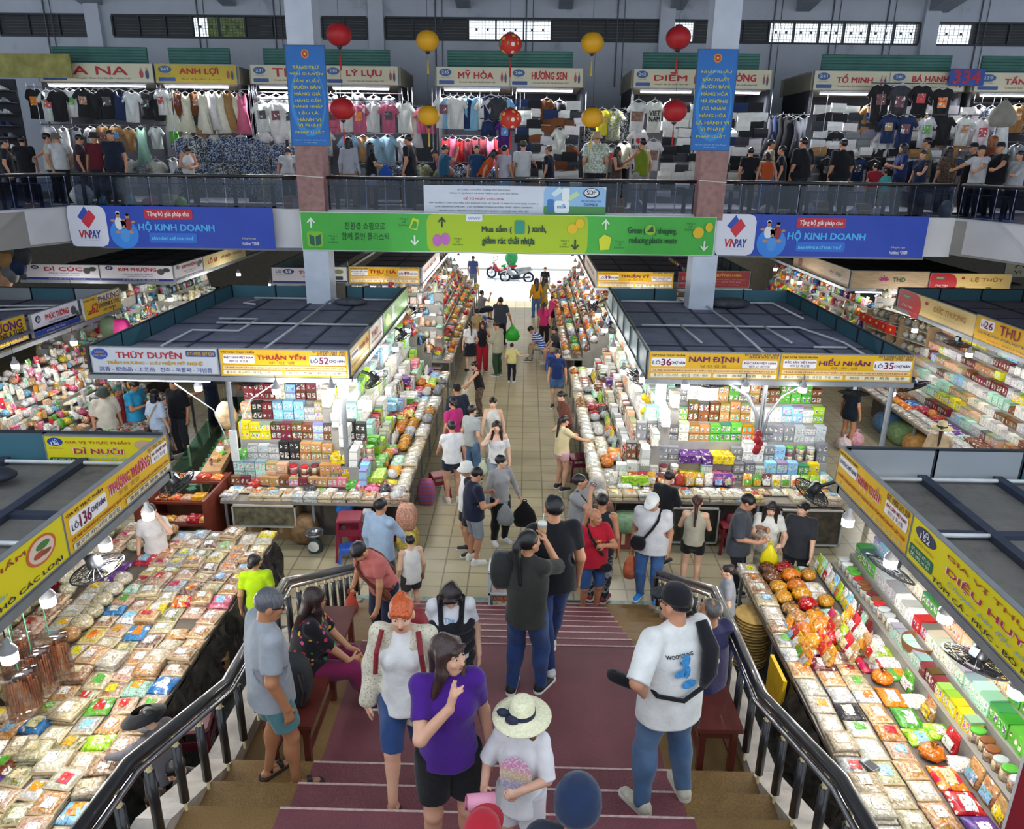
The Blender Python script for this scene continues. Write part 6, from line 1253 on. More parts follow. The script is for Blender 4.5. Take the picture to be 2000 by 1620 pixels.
  if ty in('tank','cami','off'):
   zc={'tank':.275,'cami':.262,'off':.25}[ty];X,Yy,Z=g.ax[0][:,None,None],g.ax[1][None,:,None],g.ax[2][None,None,:]
   n3=T@np.array((0,0,1.));c=TF(0,0,zc);dd=(X-c[0])*n3[0]+(Yy-c[1])*n3[1]+(Z-c[2])*n3[2]
   if ty=='off':g.g=np.maximum(g.g,dd)
  topo=add('top',g,mt)
 else:topo=None
 bt,bc=bot[0],bot[1];bp=bot[2:]if len(bot)>2 else()
 if bt:
  g=G(hi=P0+np.array((9,9,.2*H)))if not sit else G();mt=cloth(bc,*bp);lw=(1.04 if fem else 1.)*(.55+.45*wd);lo_=.012 if bt not in('wide','shorts')else.017
  g.ell(P0+T@a3(0,-.004,.0),a3(.092*wd*(1.06 if fem else.98),.071*wd,.082),T,k=K)
  if bt in('skirt','longskirt','dress'):
   ln={'skirt':.2,'dress':.24,'longskirt':.40}[bt]
   if sit:
    for s in(-1,1):g.cap(hipj[s],lg[s][0],.074*H,.062*H,k=.05*H)
    g.cap((hipj[-1]+hipj[1])/2,(lg[-1][0]+lg[1][0])/2,.06*H,k=.05*H)
   else:
    for i in range(6):q=-.02-ln*i/5;g.ell(P0+a3(0,0,q),a3(.10+.03*i/5,.075+.028*i/5,.055),k=.03*H)
    g.fold(.003*H,40/H,2.);g.plane(P0+a3(0,0,-ln),(0,0,-1))
  else:
   for s in(-1,1):
    k,f,fd=lg[s];g.cap(hipj[s],k,(.050*lw+lo_)*H,(.033*lw+lo_+(.006 if bt in('wide','shorts')else 0))*H,k=.012*H)
    if bt in('trousers','wide'):g.cap(k,f+np.array((0,0,.004*H)),(.032*lw+lo_)*H,((.024 if bt=='trousers' else.036)+lo_*.8)*H,k=.014*H);g.ell(k*.74+f*.26+(np.array((0,-.011*H,0))if not sit else np.zeros(3)),np.array((.027*lw+lo_,.029*lw+lo_,.075))*H,k=.03*H)
   g.fold(.0025*H,34/H,3.)
   if bt in('shorts','mini','bermuda'):
    fr={'mini':.42,'shorts':.72,'bermuda':.97}[bt]
    for s in(-1,1):
     k=lg[s][0];d=(k-hipj[s])/np.linalg.norm(k-hipj[s]);p=hipj[s]+(k-hipj[s])*fr;X,Yy,Z=g.ax[0][:,None,None],g.ax[1][None,:,None],g.ax[2][None,None,:]
     al=(X-p[0])*d[0]+(Yy-p[1])*d[1]+(Z-p[2])*d[2];ms=((X*s)>0)if True else None;g.g=np.where(ms,np.maximum(g.g,al),g.g)
  if not sit:g.plane(TF(0,0,min(.085,max(hem+.035,.02))if top[0]else.08),T@np.array((0,0,1.)))
  add('skirt' if 'skirt' in bt or bt=='dress' else('trousers' if bt in('trousers','wide')else 'shorts'),g,mt)
 if shoe:
  for s in(-1,1):
   k,f,fd=lg[s];g=SDF(f-.16*H,f+.17*H,max(.007,vox*.8));zz=np.array((0,0,1.));p0,p1=f-fd*.020*H+zz*-.020*H,f+fd*.088*H+zz*-.024*H
   sand=sole=='sandal'
   if not sand:g.cap(p0,p1,.029*H,.023*H,k=.01*H,fl=((0,0,1),1.05));g.cap(f-fd*.012*H,f+zz*.004*H,.026*H,k=.012*H)
   else:g.cap(f+fd*.01*H+zz*-.010*H,f+fd*.06*H+zz*-.016*H,.0235*H,.021*H,k=.004*H,op=1);X,Yy,Z=g.ax[0][:,None,None],g.ax[1][None,:,None],g.ax[2][None,None,:];al=((X-f[0])*fd[0]+(Yy-f[1])*fd[1])/H;g.g=np.where((np.abs(al-.004)<.008)|(np.abs(al-.056)<.012),g.g,.5)
   o=add('shoe',g,mat(shoe,.55,var=.15,scale=20))
   if o is not None:
    b=MB();q=np.array((-fd[1],fd[0],0));out=[]
    for i in range(16):
     a=2*math.pi*i/16;r_=.026 if math.cos(a)>0 else.028;c=f+fd*(.092*H if math.cos(a)>0 else-.022*H);out.append((c[0]+r_*H*(fd[0]*math.cos(a)+q[0]*math.sin(a)),c[1]+r_*H*(fd[1]*math.cos(a)+q[1]*math.sin(a))))
    b.prism(out,0.002,.017*H if not sand else.010*H);b.build('sole',mat(sole if not sand else '#2a2624',.7,var=.1),o)
 info=dict(root=root,H=H,TF=TF,HF=HF,T=T,HR=HR,P0=P0,arms=arms,sh=sh,hip=hipj,legs=lg,top=topo,hc=hc,w=w,wd=wd);PEOPLE.append(info);return info
def at_head(u,v,h,z0=0.,sit=None):p=atz(u,v,z0+(h if sit is None else sit));p.z=z0;return p
def wpt(info,p):   # local point of a person to world
 r=info['root'];return Matrix.Translation(r.location)@Matrix.Rotation(r.rotation_euler.z,4,'Z')@Vector([float(x)for x in p])

def place(label,u,v,h=1.65,face=0.,z0=0.,**kw):
 """stand (or seat) a person so that the top of the head is where the photo shows it"""
 lean,tilt,legs=kw.get('lean',0.),kw.get('tilt',0.),kw.get('legs','stand')
 pz={'crouch':.20}.get(legs,.275 if legs.startswith('sit')else.515)
 T=roty(tilt)@rotx(-lean);off=T@np.array((0,.01,.432))*h+np.array((0,0,.047))*h*math.cos(lean);f=math.radians(face)
 p=atz(u,v,z0+kw.pop('seat',0)+pz*h+off[2]);ox=off[0]*math.cos(f)+off[1]*math.sin(f);oy=-off[0]*math.sin(f)+off[1]*math.cos(f)
 return person(label,(p.x-ox,p.y-oy,z0),h,face,**kw)
def strap(info,label,col,side=1,bag=(.16,.08,.12),bagat=(0,.1,.08),cat='bag',name='crossbody_bag'):
 """a cross-body bag: strap from one shoulder round to the other hip, and the bag"""
 H=info['H'];TF=info['TF'];r=info['root'];q=info['wd']
 root=thing(name,label,cat,r.location,r.rotation_euler.z)
 pts=[TF(side*.055,.062*q+.012,.265),TF(side*.02,.082*q+.014,.20),TF(-side*.045,.082*q+.012,.10),TF(-side*.098*q-.008,.02,.02),TF(-side*.06,-.072*q-.012,.08),TF(side*.02,-.078*q-.014,.2),TF(side*.055,-.052*q-.012,.275),TF(side*.062,.0,.332)]
 b=MB();b.tube(pts+[pts[0]],.011*H,6,False);b.build('strap',cloth(col),root)
 c=TF(*bagat);b=MB();b.T=Matrix([list(info['T'][i])+[float(c[i])]for i in range(3)]+[[0,0,0,1]]);b.smooth=True
 bag_shape(b,*bag);b.build('pouch',cloth(col),root);return root
def bag_shape(b,w,d,h,n=20):
 rings=[]
 for j in range(9):
  t=j/8;k=(math.sin(math.pi*(.08+.84*t)))**.35
  rings.append([(w/2*k*math.copysign(abs(math.cos(a))**.45,math.cos(a)),d/2*k*math.copysign(abs(math.sin(a))**.45,math.sin(a)),h*(t-.5))for a in[2*math.pi*i/n for i in range(n)]])
 b.loft(rings)
def backpack(info,label,col,s=1.,dz=.20):
 H=info['H'];r=info['root'];root=thing('backpack',label,'backpack',r.location,r.rotation_euler.z);c=info['TF'](0,-.115*s,dz)
 b=MB();b.smooth=True;b.T=Matrix([list(info['T'][i])+[float(c[i])]for i in range(3)]+[[0,0,0,1]]);bag_shape(b,.17*H*s,.09*H*s,.25*H*s);b.build('pack_body',cloth(col),root)
 for q in(-1,1):b=MB();b.tube([info['TF'](q*.055,-.06,.27),info['TF'](q*.062,0,.333),info['TF'](q*.058,.075,.26),info['TF'](q*.07,.06,.14),info['TF'](q*.07,-.06,.09)],.012*H,6);b.build('strap',cloth(col),root)
 return root
def hand(info,s):e,w,d,c=info['arms'][s];return wpt(info,w+d*.07*info['H'])
def carrier(label,p,w,h,col,name='plastic_bag',cat='bag',d=None,m=None,handle=True):
 """a bag hanging from a hand at p"""
 root=thing(name,label,cat,p,random.uniform(-.4,.4));b=MB();b.smooth=True;n=18;rings=[]
 for t,k in((0,.25),(.04,.75),(.3,1.),(.6,.82),(.85,.38),(1.,.12)):rings.append([(w/2*k*math.cos(a)*(1+.06*math.sin(5*a+9*t)),(d or w*.6)/2*k*math.sin(a)*(1+.06*math.cos(4*a+7*t)),-h*(1-t))for a in[2*math.pi*i/n for i in range(n)]])
 b.loft(rings);b.build('bag_body',m or cloth(col),root)
 if handle:b=MB();b.torus((0,0,.0),.035,.008,14,5,'y');b.build('handle',m or cloth(col),root)
 return root

def print_frame(info,x,z,back=False,name='shirt_print'):
 """a flat frame before the chest (or behind the back) whose lettering is then laid onto the shirt"""
 e=bpy.data.objects.new(name,None);COL.objects.link(e);e.parent=info['root'];s=1 if back else-1
 R=Matrix([list(q)for q in info['T']])@Matrix(((s,0,0),(0,0,-s),(0,1,0)));M_=R.to_4x4();M_.translation=Vector([float(q)for q in info['TF'](x,-.1 if back else.1,z)]);e.matrix_local=M_
 DRAPE[e]=info['top'].data;return e
def printed(e,pts_grid,m,name='print_patch',z=.0):
 b=MB();n=len(pts_grid[0]);i=b.pts([(x,y,0)for row in pts_grid for x,y in row])
 for j in range(len(pts_grid)-1):
  for k in range(n-1):a=i+j*n+k;b.face((a,a+1,a+n+1,a+n))
 me=b.mesh(name,m);drape(me,(0,0,z),e);return link(name,me,e,(0,0,z))
def blob(cx,cy,rx,ry,n=7):
 g=[]
 for j in range(n):
  t=j/(n-1)*2-1;w=math.sqrt(max(.02,1-t*t));g.append([(cx+rx*w*(k/(n-1)*2-1),cy+ry*t)for k in range(n)])
 return g
# ================================================================ EVERYONE IN THE HALL
BK,NV,WT,JN='#1b1c22','#1e2740','#dcdcdc',('trousers','#3c5578','denim')
FT,MT,DT='#d9b095','#c08c6a','#a87452'
# --- on the stairs
g1=place('grey-haired man in glasses, grey short-sleeved shirt and teal shorts',512,1150,1.70,55,1.665,top=('shirt','#8f949c'),bot=('shorts','#4c7a80'),hair=('short','#55565c'),shoe='#1a1a1c',sole='sandal',tone=DT,glasses=True,hp=.25,hy=.3,hem=-.05,legs='contra',L='down',R='down')
f1=place('woman in a black floral blouse and magenta trousers sitting on the bench',612,1143,1.62,75,1.5,seat=.02,fem=True,legs='sit_out',top=('over','#17151a','floral'),slf=.95,bot=('trousers','#6f1a44'),hair=('medium','#2c1a18'),shoe='#20243a',tone=MT,wide=1.12,lean=.12,L='lap',R='lap',hy=-.2,glasses=True)
c1=place('woman in a coral tee bending on the lower steps, brown shoulder bag',702,1054,1.60,215,.83,fem=True,top=('tee','#c06a64'),bot=('trousers',NV),hair=('short','#17131a'),tone=MT,lean=.45,hp=.35,L='low',R='hold',wide=1.1)
strap(c1,'brown leather shoulder bag worn by the woman in coral','#6a3a28',1,(.20,.09,.17),(-.09,.09,.04))
carrier('orange-red net pouch held by the woman in coral',hand(c1,1),.15,.26,'#a8402c','net_pouch',d=.06)
carrier('plastic bag of orange snacks held by the seated woman',hand(f1,1),.2,.28,'#c87f4c','snack_bag_carried')
place('man in a light blue shirt walking away behind the woman in coral',742,972,1.72,30,0,top=('long','#9db3cc'),bot=('trousers','#3a4458'),hair=('short','#15131a'),tone=MT,hem=-.06,R='low')
place('small boy in a white vest by the stair foot, seen from behind',800,1045,1.28,330,0.05,top=('tank','#d8d8d4'),bot=('shorts','#34363a'),hair=('short','#17131a'),tone=FT,hem=-.07)
p6=place('woman in a white tee under a black pinafore looking down at the steps',880,1124,1.62,175,1.17,fem=True,top=('tee','#dadade'),bot=('trousers',BK),hair=('bob','#201416',1),tone=FT,hp=.65,wide=1.08)
b=MB();b.smooth=True
o=p6;g=SDF(o['P0']-np.array((.25,.25,.3))*1.62,o['P0']+np.array((.25,.25,.35))*1.62,.012)
for q in(.19,.12,.05,-.03):g.ell(o['TF'](0,0,q),np.array((.132,.116 if q>.1 else.105,.06))*1.62,k=.03)
for s in(-1,1):g.cap(o['TF'](s*.05,.10,.20),o['TF'](s*.062,.02,.352),.015*1.62,k=.01);g.cap(o['TF'](s*.062,.02,.352),o['TF'](s*.05,-.1,.2),.015*1.62,k=.01)
g.plane(o['TF'](0,0,-.06),(0,0,-1));me=g.mesh('pinafore',cloth('#1a1b22'));link('pinafore',me,o['root'])
pr=print_frame(p6,.01,.235);text('The',pr,0,.02,0,.09,.04,'#7aa0c8',.01)
strap(p6,'black cross-body strap over the black pinafore','#15161a',-1,(.12,.05,.1),(.11,.03,.0))
p7=place('red-haired woman in a cream crochet cardigan over a white top, denim shorts',783,1163,1.66,182,1.83,fem=True,top=('cami','#d4d3d2'),bot=('bermuda','#2a4272','denim','#6f86a8'),hair=('bun','#b8501c',1),tone='#d4a48a',shoe='#c9b494',sole='sandal',hem=-.05,legs='walk',hp=.12,hy=-.1,mouth='#a0342c')
g=SDF(p7['P0']-np.array((.32,.22,.28))*1.66,p7['P0']+np.array((.32,.22,.36))*1.66,.011);o=p7;K_=.03
for q,rr in((.24,.104),(.14,.104),(.04,.112),(-.07,.125)):g.ell(o['TF'](0,-.01,q),np.array((rr,.080,.075))*1.66,k=K_)
g.cap(o['sh'][-1],o['sh'][1],.047*1.66,k=K_)
for s in(-1,1):e,w_,d_,c_=o['arms'][s];g.cap(o['sh'][s],e,.046*1.66,.046*1.66,k=K_);g.cap(e,w_,.047*1.66,.04*1.66,k=K_)
g.cap(o['TF'](0,.11,.33),o['TF'](0,.10,-.25),.062*1.66,.075*1.66,k=.012,op=-1);g.cap(o['TF'](0,.02,.36),o['TF'](0,.10,.28),.05*1.66,k=.02,op=-1);g.fold(.006,22,2.);g.plane(o['TF'](0,0,-.13),(0,0,-1))
link('cardigan',g.mesh('cardigan',cloth('#cfc8b4','lace','#8f7f6c')),o['root'])
t=thing('backpack','dark red backpack straps over the cream cardigan','backpack',o['root'].location,o['root'].rotation_euler.z)
for s in(-1,1):bb=MB();bb.tube([o['TF'](s*.072,.052,.345),o['TF'](s*.088,.095,.27),o['TF'](s*.098,.09,.17)],.011*1.66,6);bb.build('strap',mat('#7a1c26',.7),t)
bb=MB();bb.smooth=True;bb.T=Matrix.Translation(o['TF'](0,-.14,.19));bag_shape(bb,.28,.15,.4);bb.build('pack_body',mat('#7a1c26',.7),t)
p8=place('woman in a purple tee and black shorts with her hand on her chin',872,1243,1.68,165,1.995,fem=True,top=('tee','#43197a'),bot=('shorts','#131318'),hair=('medium','#33201d',1),tone='#c99a80',shoe='#2a2a2a',R='chin',L='down',hy=-.75,hp=-.05,wide=1.02,hem=-.02,Rt=None)
p9=place('girl in a cream straw hat with a navy polka-dot bow, holding a pink fan',1020,1374,1.30,195,1.995,fem=True,top=('over','#d9d7da'),bot=('shorts','#c8c4c8'),hair=('medium','#6a4a2c'),hat=('straw','#d9d5b4',.128,1),tone='#cfa088',R='bent',L='hold',hp=-.02,hem=-.09,wide=.98)
pr=print_frame(p9,.0,.16)
def pastel():
 m,nt,b=newmat('pastel_print');tc=nd(nt,'ShaderNodeTexCoord');sp=nd(nt,'ShaderNodeSeparateXYZ',{0:tc.outputs['Generated']});n=nd(nt,'ShaderNodeTexNoise',{'Vector':tc.outputs['Object'],'Scale':70.,'Detail':3.})
 c=ramp(nt,sp.outputs[1],[(0,lin('#9ab8d8')),(.3,lin('#b8a8d0')),(.5,lin('#d8c080')),(.75,lin('#d880b0')),(1,lin('#d890c0'))]);nt.links.new(mixc(nt,ramp(nt,n.outputs[0],[(.5,(0,0,0)),(.58,(1,1,1))]),c,lin('#d9d7da')),b.inputs['Base Color']);b.inputs['Roughness'].default_value=.85;return m
printed(pr,blob(0,0,.095,.14,11),pastel(),'tree_print');hp_=hand(p9,1);t=thing('hand_fan','pink pistol-shaped handheld fan held by the girl in the straw hat','fan',hp_)
bb=MB();bb.smooth=True;bb.tube([(-.10,-.06,.03),(.05,-.03,.02)],.045,14);bb.build('fan_head',mat('#d890a8',.45),t);bb=MB();bb.smooth=True;bb.tube([(0,-.04,.02),(.03,-.02,-.10)],.022,10);bb.build('grip',mat('#d890a8',.45),t);bb=MB();bb.torus((-.105,-.061,.03),.032,.006,16,5,'x');bb.build('grille',mat('#a85a78',.5),t)
place('head of a person in a navy canvas cap below the purple-dressed woman'.replace('purple-dressed woman','girl in the straw hat'),1130,1537,1.62,10,1.995,top=('tee','#2a3040'),bot=('trousers','#2a2c34'),hat=('helmet','#1c2c4a'),tone=MT)
place('red-capped head showing at the bottom beside the purple tee',941,1602,1.55,10,2.02,top=('tee','#3a2020'),bot=('trousers','#2a2c34'),hat=('cap','#a01c2c'),tone=MT,hair=('short','#17131a'))
p12=place('man in a white back-printed tee, black cap and jeans with a black sling',1326,1146,1.76,335,1.83,top=('over','#d2d2d0'),bot=('trousers','#3f5a7c','denim','#6f8aa8'),hat=('cap','#15151a'),hair=('short','#17131a'),tone='#c08a6c',shoe='#b9b4a4',sole='#c8c4b8',L='hip',R='down',hy=-.35,hem=-.075,legs='wide',wide=1.06,glasses=True)
t=thing('sling_bag','black padded sling bag across the back of the white printed tee','bag',p12['root'].location,p12['root'].rotation_euler.z);TF=p12['TF']
bb=MB();bb.smooth=True;bb.tube([TF(.085,-.03,.335),TF(.085,-.1,.26),TF(.075,-.116,.17),TF(.055,-.114,.11)],[.04,.058,.055,.025],12);bb.build('pad',cloth('#16171c'),t)
bb=MB();bb.tube([TF(.055,-.116,.11),TF(-.03,-.118,.075),TF(-.112,-.068,.085),TF(-.128,.03,.12),TF(-.06,.095,.2),TF(.05,.09,.28),TF(.085,.02,.34)],.016,7);bb.build('strap',cloth('#16171c'),t)
pr=print_frame(p12,-.02,.2,True);text('WOOYOUNG',pr,-.02,.075,0,.19,.024,'#22242c',.02);text('Studio',pr,.0,.035,0,.06,.016,'#22242c',.01)
for x,y,rx,ry in((-.005,.06,.035,.055),(-.035,-.03,.05,.03),(.04,-.13,.055,.035),(.015,-.03,.025,.05)):printed(pr,blob(x,y,rx,ry),mat('#3c8ac8',.8,var=.3,scale=30),'blue_flower')
text('no place like this',pr,-.01,-.22,0,.10,.013,'#44464e')
bt=thing('water_bottle','clear plastic water bottle hanging from the hand of the man in white','bottle',hand(p12,1)+Vector((.02,0,-.13)),0);bb=MB();bb.smooth=True;bb.lathe([(.03,-.1),(.034,-.08),(.032,-.02),(.034,.04),(.03,.07),(.014,.1)],14);bb.build('bottle_body',glass_mat('#dfe8ee',.5),bt);bb=MB();bb.lathe([(.016,.1),(.016,.125)],10);bb.build('cap',mat('#a8b03c',.5),bt)
bb=MB();bb.smooth=True;hq=hand(p12,-1);bb.T=Matrix.Translation(hq+Vector((-.1,.03,.03)))@Matrix.Rotation(.4,4,'Y');bag_shape(bb,.26,.1,.07);tag(bb.build('belt_pouch',cloth('#1a1a1e')),'black pouch jutting out at the hip of the man in white','pouch')
place('grey-haired man in a navy tee sitting on the bench behind the black cap',1392,1165,1.68,330,1.5,seat=.02,top=('tee','#2f2d52'),bot=('trousers','#26283a'),hair=('buzz','#55504f'),tone=DT,legs='sit',L='knee',R='knee')
p14=place('woman in an olive tee and jeans with a low ponytail, drinking iced coffee',1034,1034,1.68,25,1.5,fem=True,top=('over','#2f302c'),bot=('trousers','#243a6a','denim','#3f5a8c'),hair=('pony','#121114'),tone=MT,shoe='#17181c',R='face',L='bent',hy=.5,hp=-.1,hem=-.05,wide=1.05,legs='contra')
t=thing('iced_coffee','domed plastic cup of iced coffee with straw held by the ponytailed woman','cup',hand(p14,1));bb=MB();bb.smooth=True;bb.lathe([(.03,-.08),(.042,.06)],16);bb.build('cup_body',mat('#a07a5c',.3),t);bb=MB();bb.smooth=True;bb.lathe([(.044,.06),(.04,.085),(.02,.1)],16);bb.build('dome_lid',mat('#c8ccc8',.2),t);bb=MB();bb.tube([(0,0,.05),(.01,0,.17)],.004,5);bb.build('straw',mat('#e0e0e0',.4),t)
bb=MB();bb.smooth=True;bb.T=Matrix.Translation(p14['root'].location+Vector((-.23,.02,1.27)));bag_shape(bb,.2,.17,.33);tag(bb.build('shoulder_pack',cloth('#2c2d2c')),'dark grey pack on the shoulder of the ponytailed woman','backpack')
place('tall man in a black polo and jeans walking down to the hall',1083,967,1.80,345,1.5,top=('tee','#15161c'),bot=('trousers','#1f3160','denim','#34508a'),hair=('short','#101014'),tone=MT,shoe='#d0d0cc',sole='#dcdcd8',hem=-.04,wide=1.08,legs='walk')
p16=place('bald man in a red tee and blue shorts with raised fist',1162,994,1.66,160,.05,top=('tee','#a5152a'),bot=('bermuda','#2b4a7c','denim','#46689c'),hair=('bald','#333333'),tone='#b07a5c',R='down',L='fist',hy=-.5,wide=1.15,shoe='#1c2030')
pr=print_frame(p16,-.0,.2);text('lucky',pr,0,.03,0,.14,.05,'#d8b04c',.01);printed(pr,blob(.02,-.05,.05,.05),mat('#c88a4c',.8,var=.8,scale=40))
strap(p16,'black belt bag under the red tee','#15161a',1,(.2,.09,.12),(-.08,.09,-.04),name='belt_bag')
place('man in a navy vest and camouflage trousers behind the red tee',1178,963,1.72,20,.05,top=('tank','#20242e'),bot=('trousers','#2a2a2e','camo','#8a8c90'),hair=('short','#101014'),tone='#b07c5c',shoe='#7a2026',hem=-.04,wide=1.08)
p18=place('man in a grey tee raising a bottle to drink, camouflage sling across his chest',1138,926,1.72,125,0,top=('tee','#8f9094'),bot=('trousers','#27407a','denim','#46649c'),hair=('short','#15131a'),tone='#c08f70',R='face',L='down',hp=-.3,hy=-.4,wide=1.1)
strap(p18,'camouflage sling bag on the chest of the drinking man','#4a4034',1,(.2,.1,.24),(-.05,.115,.12))
t=thing('drink_bottle','clear bottle at the mouth of the man in grey','bottle',hand(p18,1));bb=MB();bb.smooth=True;bb.tube([(0,0,-.1),(0,0,.08),(0,0,.12)],[.032,.032,.014],12);ob=bb.build('bottle_body',glass_mat('#cfd8ea',.5),t);ob.rotation_euler=(1.2,.5,0)
p19=place('heavy man in a white polo and white cap with blue sneakers',1279,962,1.74,200,.02,top=('tee','#c9cace'),bot=('trousers','#3a5f96','denim','#6f90c0'),hat=('cap','#d8d8d6'),hair=('short','#17131a'),tone='#c08e70',shoe='#1f7fd0',R='down',L='down',hp=.3,hy=.2,wide=1.22,hem=-.05)
strap(p19,'black sling bag across the white polo','#14151a',-1,(.22,.1,.2),(.085,.125,.06))
m_=mat('#c86a4c',.35,var=.4,scale=7);carrier('orange and pink striped plastic bag hanging from the hand of the man in white polo',hand(p19,1)+Vector((0,0,-.02)),.24,.42,'#c86a4c',m=m_)
place('woman in black at the counter, head bent, beside the white polo',1304,920,1.60,40,0,fem=True,top=('over','#1c1d22'),bot=('shorts','#202024'),hair=('short','#17131a'),tone=FT,hp=.5,R='hold',L='hold',glasses=True,hem=-.06)
place('woman with long auburn hair in a beige strap top and black shorts, from behind',1363,968,1.58,15,0,fem=True,top=('cami','#a9a492'),bot=('mini','#131318'),hair=('pony','#3c1f1a'),tone=FT,L='hold',R='hold',hp=.3,hem=.0)
p22=place('man in a washed charcoal tee holding a yellow bag',1457,962,1.74,115,0,top=('over','#3c4048'),bot=('trousers','#1d1f26'),hair=('short','#101014'),tone='#b98668',R='bent',L='hold',hp=.35,hem=-.06)
carrier('bright yellow plastic bag between the man in charcoal and the woman in white',hand(p22,1)+Vector((.05,-.05,-.03)),.26,.36,'#d8c80e',m=mat('#d8c80e',.35))
place('long-haired woman in a white dress eating beside the yellow bag',1508,976,1.60,195,0,fem=True,top=('tee','#d6d6d0'),bot=('longskirt','#c9c8b4'),hair=('long','#23171a',1),tone=FT,R='hold',L='bent',hp=.25,mouth='#a04040')
place('woman vendor in a black washed tee with fringe behind the snack bags',1572,980,1.58,205,0,fem=True,top=('over','#2f3138'),bot=('trousers','#202228'),hair=('lowbun','#141216',1),tone=FT,hy=.5,wide=1.15,L='low',R='down',hem=-.06)
place('girl in a grey raglan tee with black sleeves by the tray stack',1424,1102,1.38,285,.02,fem=True,top=('tee','#8d9098'),bot=('shorts','#1a1b20'),hair=('lowbun','#2a1d1c'),tone=FT,hy=-.2)
# --- at the crossing and up the aisle
p26=place('woman in a grey-white long-sleeved top and black trousers carrying a black tote',978,889,1.60,150,0,fem=True,top=('long','#9c9a9c'),bot=('trousers','#131318'),hair=('short','#15131a'),tone=FT,hy=-.9,shoe='#d8d8dc',L='side',R='down',hem=-.03)
carrier('big black tote bag hanging beside the woman in grey-white',hand(p26,-1)+Vector((.06,0,-.02)),.42,.48,'#17171b','tote_bag',d=.14)
p27=place('man in a navy tee and grey shorts with white sneakers, looking down',926,912,1.66,60,0,top=('tee','#171e34'),bot=('bermuda','#8a909a'),hair=('short','#101014'),tone='#b98668',shoe='#d2cfc6',R='bent',L='hold',hp=.4,glasses=True,wide=1.08)
carrier('silver-grey paper bag between the navy tee and the black trousers',hand(p27,1)+Vector((.1,0,-.05)),.28,.4,'#8a8c8c','paper_bag',d=.1)
place('person in a white bucket hat behind the navy tee',911,903,1.62,250,0,top=('tee','#d6d6d6'),bot=('shorts','#2a2b30'),hat=('bucket','#d8d8d2'),hair=('short','#17131a'),tone='#c59474')
place('woman in a white tee and navy shorts seen from behind at the tray counter',882,822,1.62,340,0,fem=True,top=('tee','#d4d4d6'),bot=('mini','#1a2338'),hair=('short','#1d181a'),tone='#c8977a',shoe='#c9c2b4',L='low',wide=1.1,hem=-.01)
place('person in a pale grey tee and blue jeans behind the woman in white',922,791,1.62,40,0,fem=True,top=('tee','#a9aeb0'),bot=('trousers','#4a6e94','denim'),hair=('short','#1d181a'),tone=FT,R='down')
p31=place('woman in a hot pink top with a thin strap at the cartons',884,777,1.62,320,0,fem=True,top=('tee','#b82f74'),bot=('trousers','#2a2226'),hair=('lowbun','#151216'),tone='#c08e70')
place('man in a navy jacket and black cap beside the pink top',892,750,1.70,330,0,top=('long','#20283c'),bot=('trousers','#22242c'),hat=('cap','#17171c'),hair=('short','#17131a'),tone='#b07c5c')
place('young woman in a white halter top facing the stairs',963,776,1.60,185,0,fem=True,top=('cami','#d8d6d0'),bot=('trousers','#b9b4a8'),hair=('pony','#231a1a',1),tone='#e0b89c',L='down',R='low')
p34=place('long-haired woman in an off-shoulder white tee talking on the phone',971,822,1.60,180,0,fem=True,top=('off','#dcdadc'),bot=('trousers','#8c98a4','denim'),hair=('long','#2a1c1a',1),tone='#e2b9a0',R='phone',L='down',hy=.15,slf=.9,mouth='#b0403c')
carrier('white and lime printed plastic bag beside the phone woman',hand(p34,1)if False else wpt(p34,p34['P0']+np.array((.26,0,-.02))),.22,.3,'#c8ccb0','shopping_bag')
place('woman in a pale yellow tee and pink shorts at the pouch counter',1101,811,1.55,55,0,fem=True,top=('tee','#d8c89c'),bot=('mini','#c89ca0'),hair=('pony','#241a1c'),tone='#d0a084',R='reach',L='reach',hp=.2)
place('woman in a brown long-sleeved top leaning toward the counter',1096,764,1.55,250,0,fem=True,top=('long','#6a3c30'),bot=('trousers','#5a2a2c'),hair=('lowbun','#1d171a'),tone=FT,lean=.2,L='low')
place('woman in a navy top with white collar and denim shorts facing the stairs',1090,683,1.56,185,0,fem=True,top=('tee','#1c2f62'),bot=('shorts','#3a5a80','denim'),hair=('lowbun','#1d171a'),tone='#d0a084',hem=0.)
place('man in a blue-and-white striped tee bending forward on a stool',1037,637,1.66,275,0,top=('tee','#2450a0','stripe','#d8d8e4'),bot=('trousers','#a09884'),hair=('short','#15131a'),tone=MT,legs='sit',lean=.55,hp=.2,L='knee',R='knee',shoe='#24262c')
place('woman in a dark tee and beige shorts sitting on a purple stool',1082,637,1.60,265,0,fem=True,top=('tee','#34383c'),bot=('shorts','#a8977c'),hair=('lowbun','#15131a'),tone='#d0a084',legs='sit',lean=.15,L='knee',R='knee',shoe='#c8beb0')
place('woman in a magenta tee with a long ponytail at the orange counter',1064,590,1.58,20,0,fem=True,top=('tee','#c82f70'),bot=('trousers','#2a2022'),hair=('pony','#2a201e'),tone='#c99a7c')
place('small child in pink reaching to the counter',1079,578,1.25,60,0,fem=True,top=('tee','#c83c70'),bot=('shorts','#30242a'),hair=('short','#1a1618'),tone=FT,R='reach')
place('woman in a mustard cardigan and blue jeans far up the aisle',1048,543,1.62,350,0,fem=True,top=('long','#c08a1c'),bot=('trousers','#3f5f90','denim'),hair=('medium','#231a1a'),tone=MT)
place('woman in an olive-beige dress beside the mustard cardigan',1063,541,1.62,30,0,fem=True,top=('tee','#94845c'),bot=('skirt','#b08f34'),hair=('medium','#231a1a'),tone=MT,R='low')
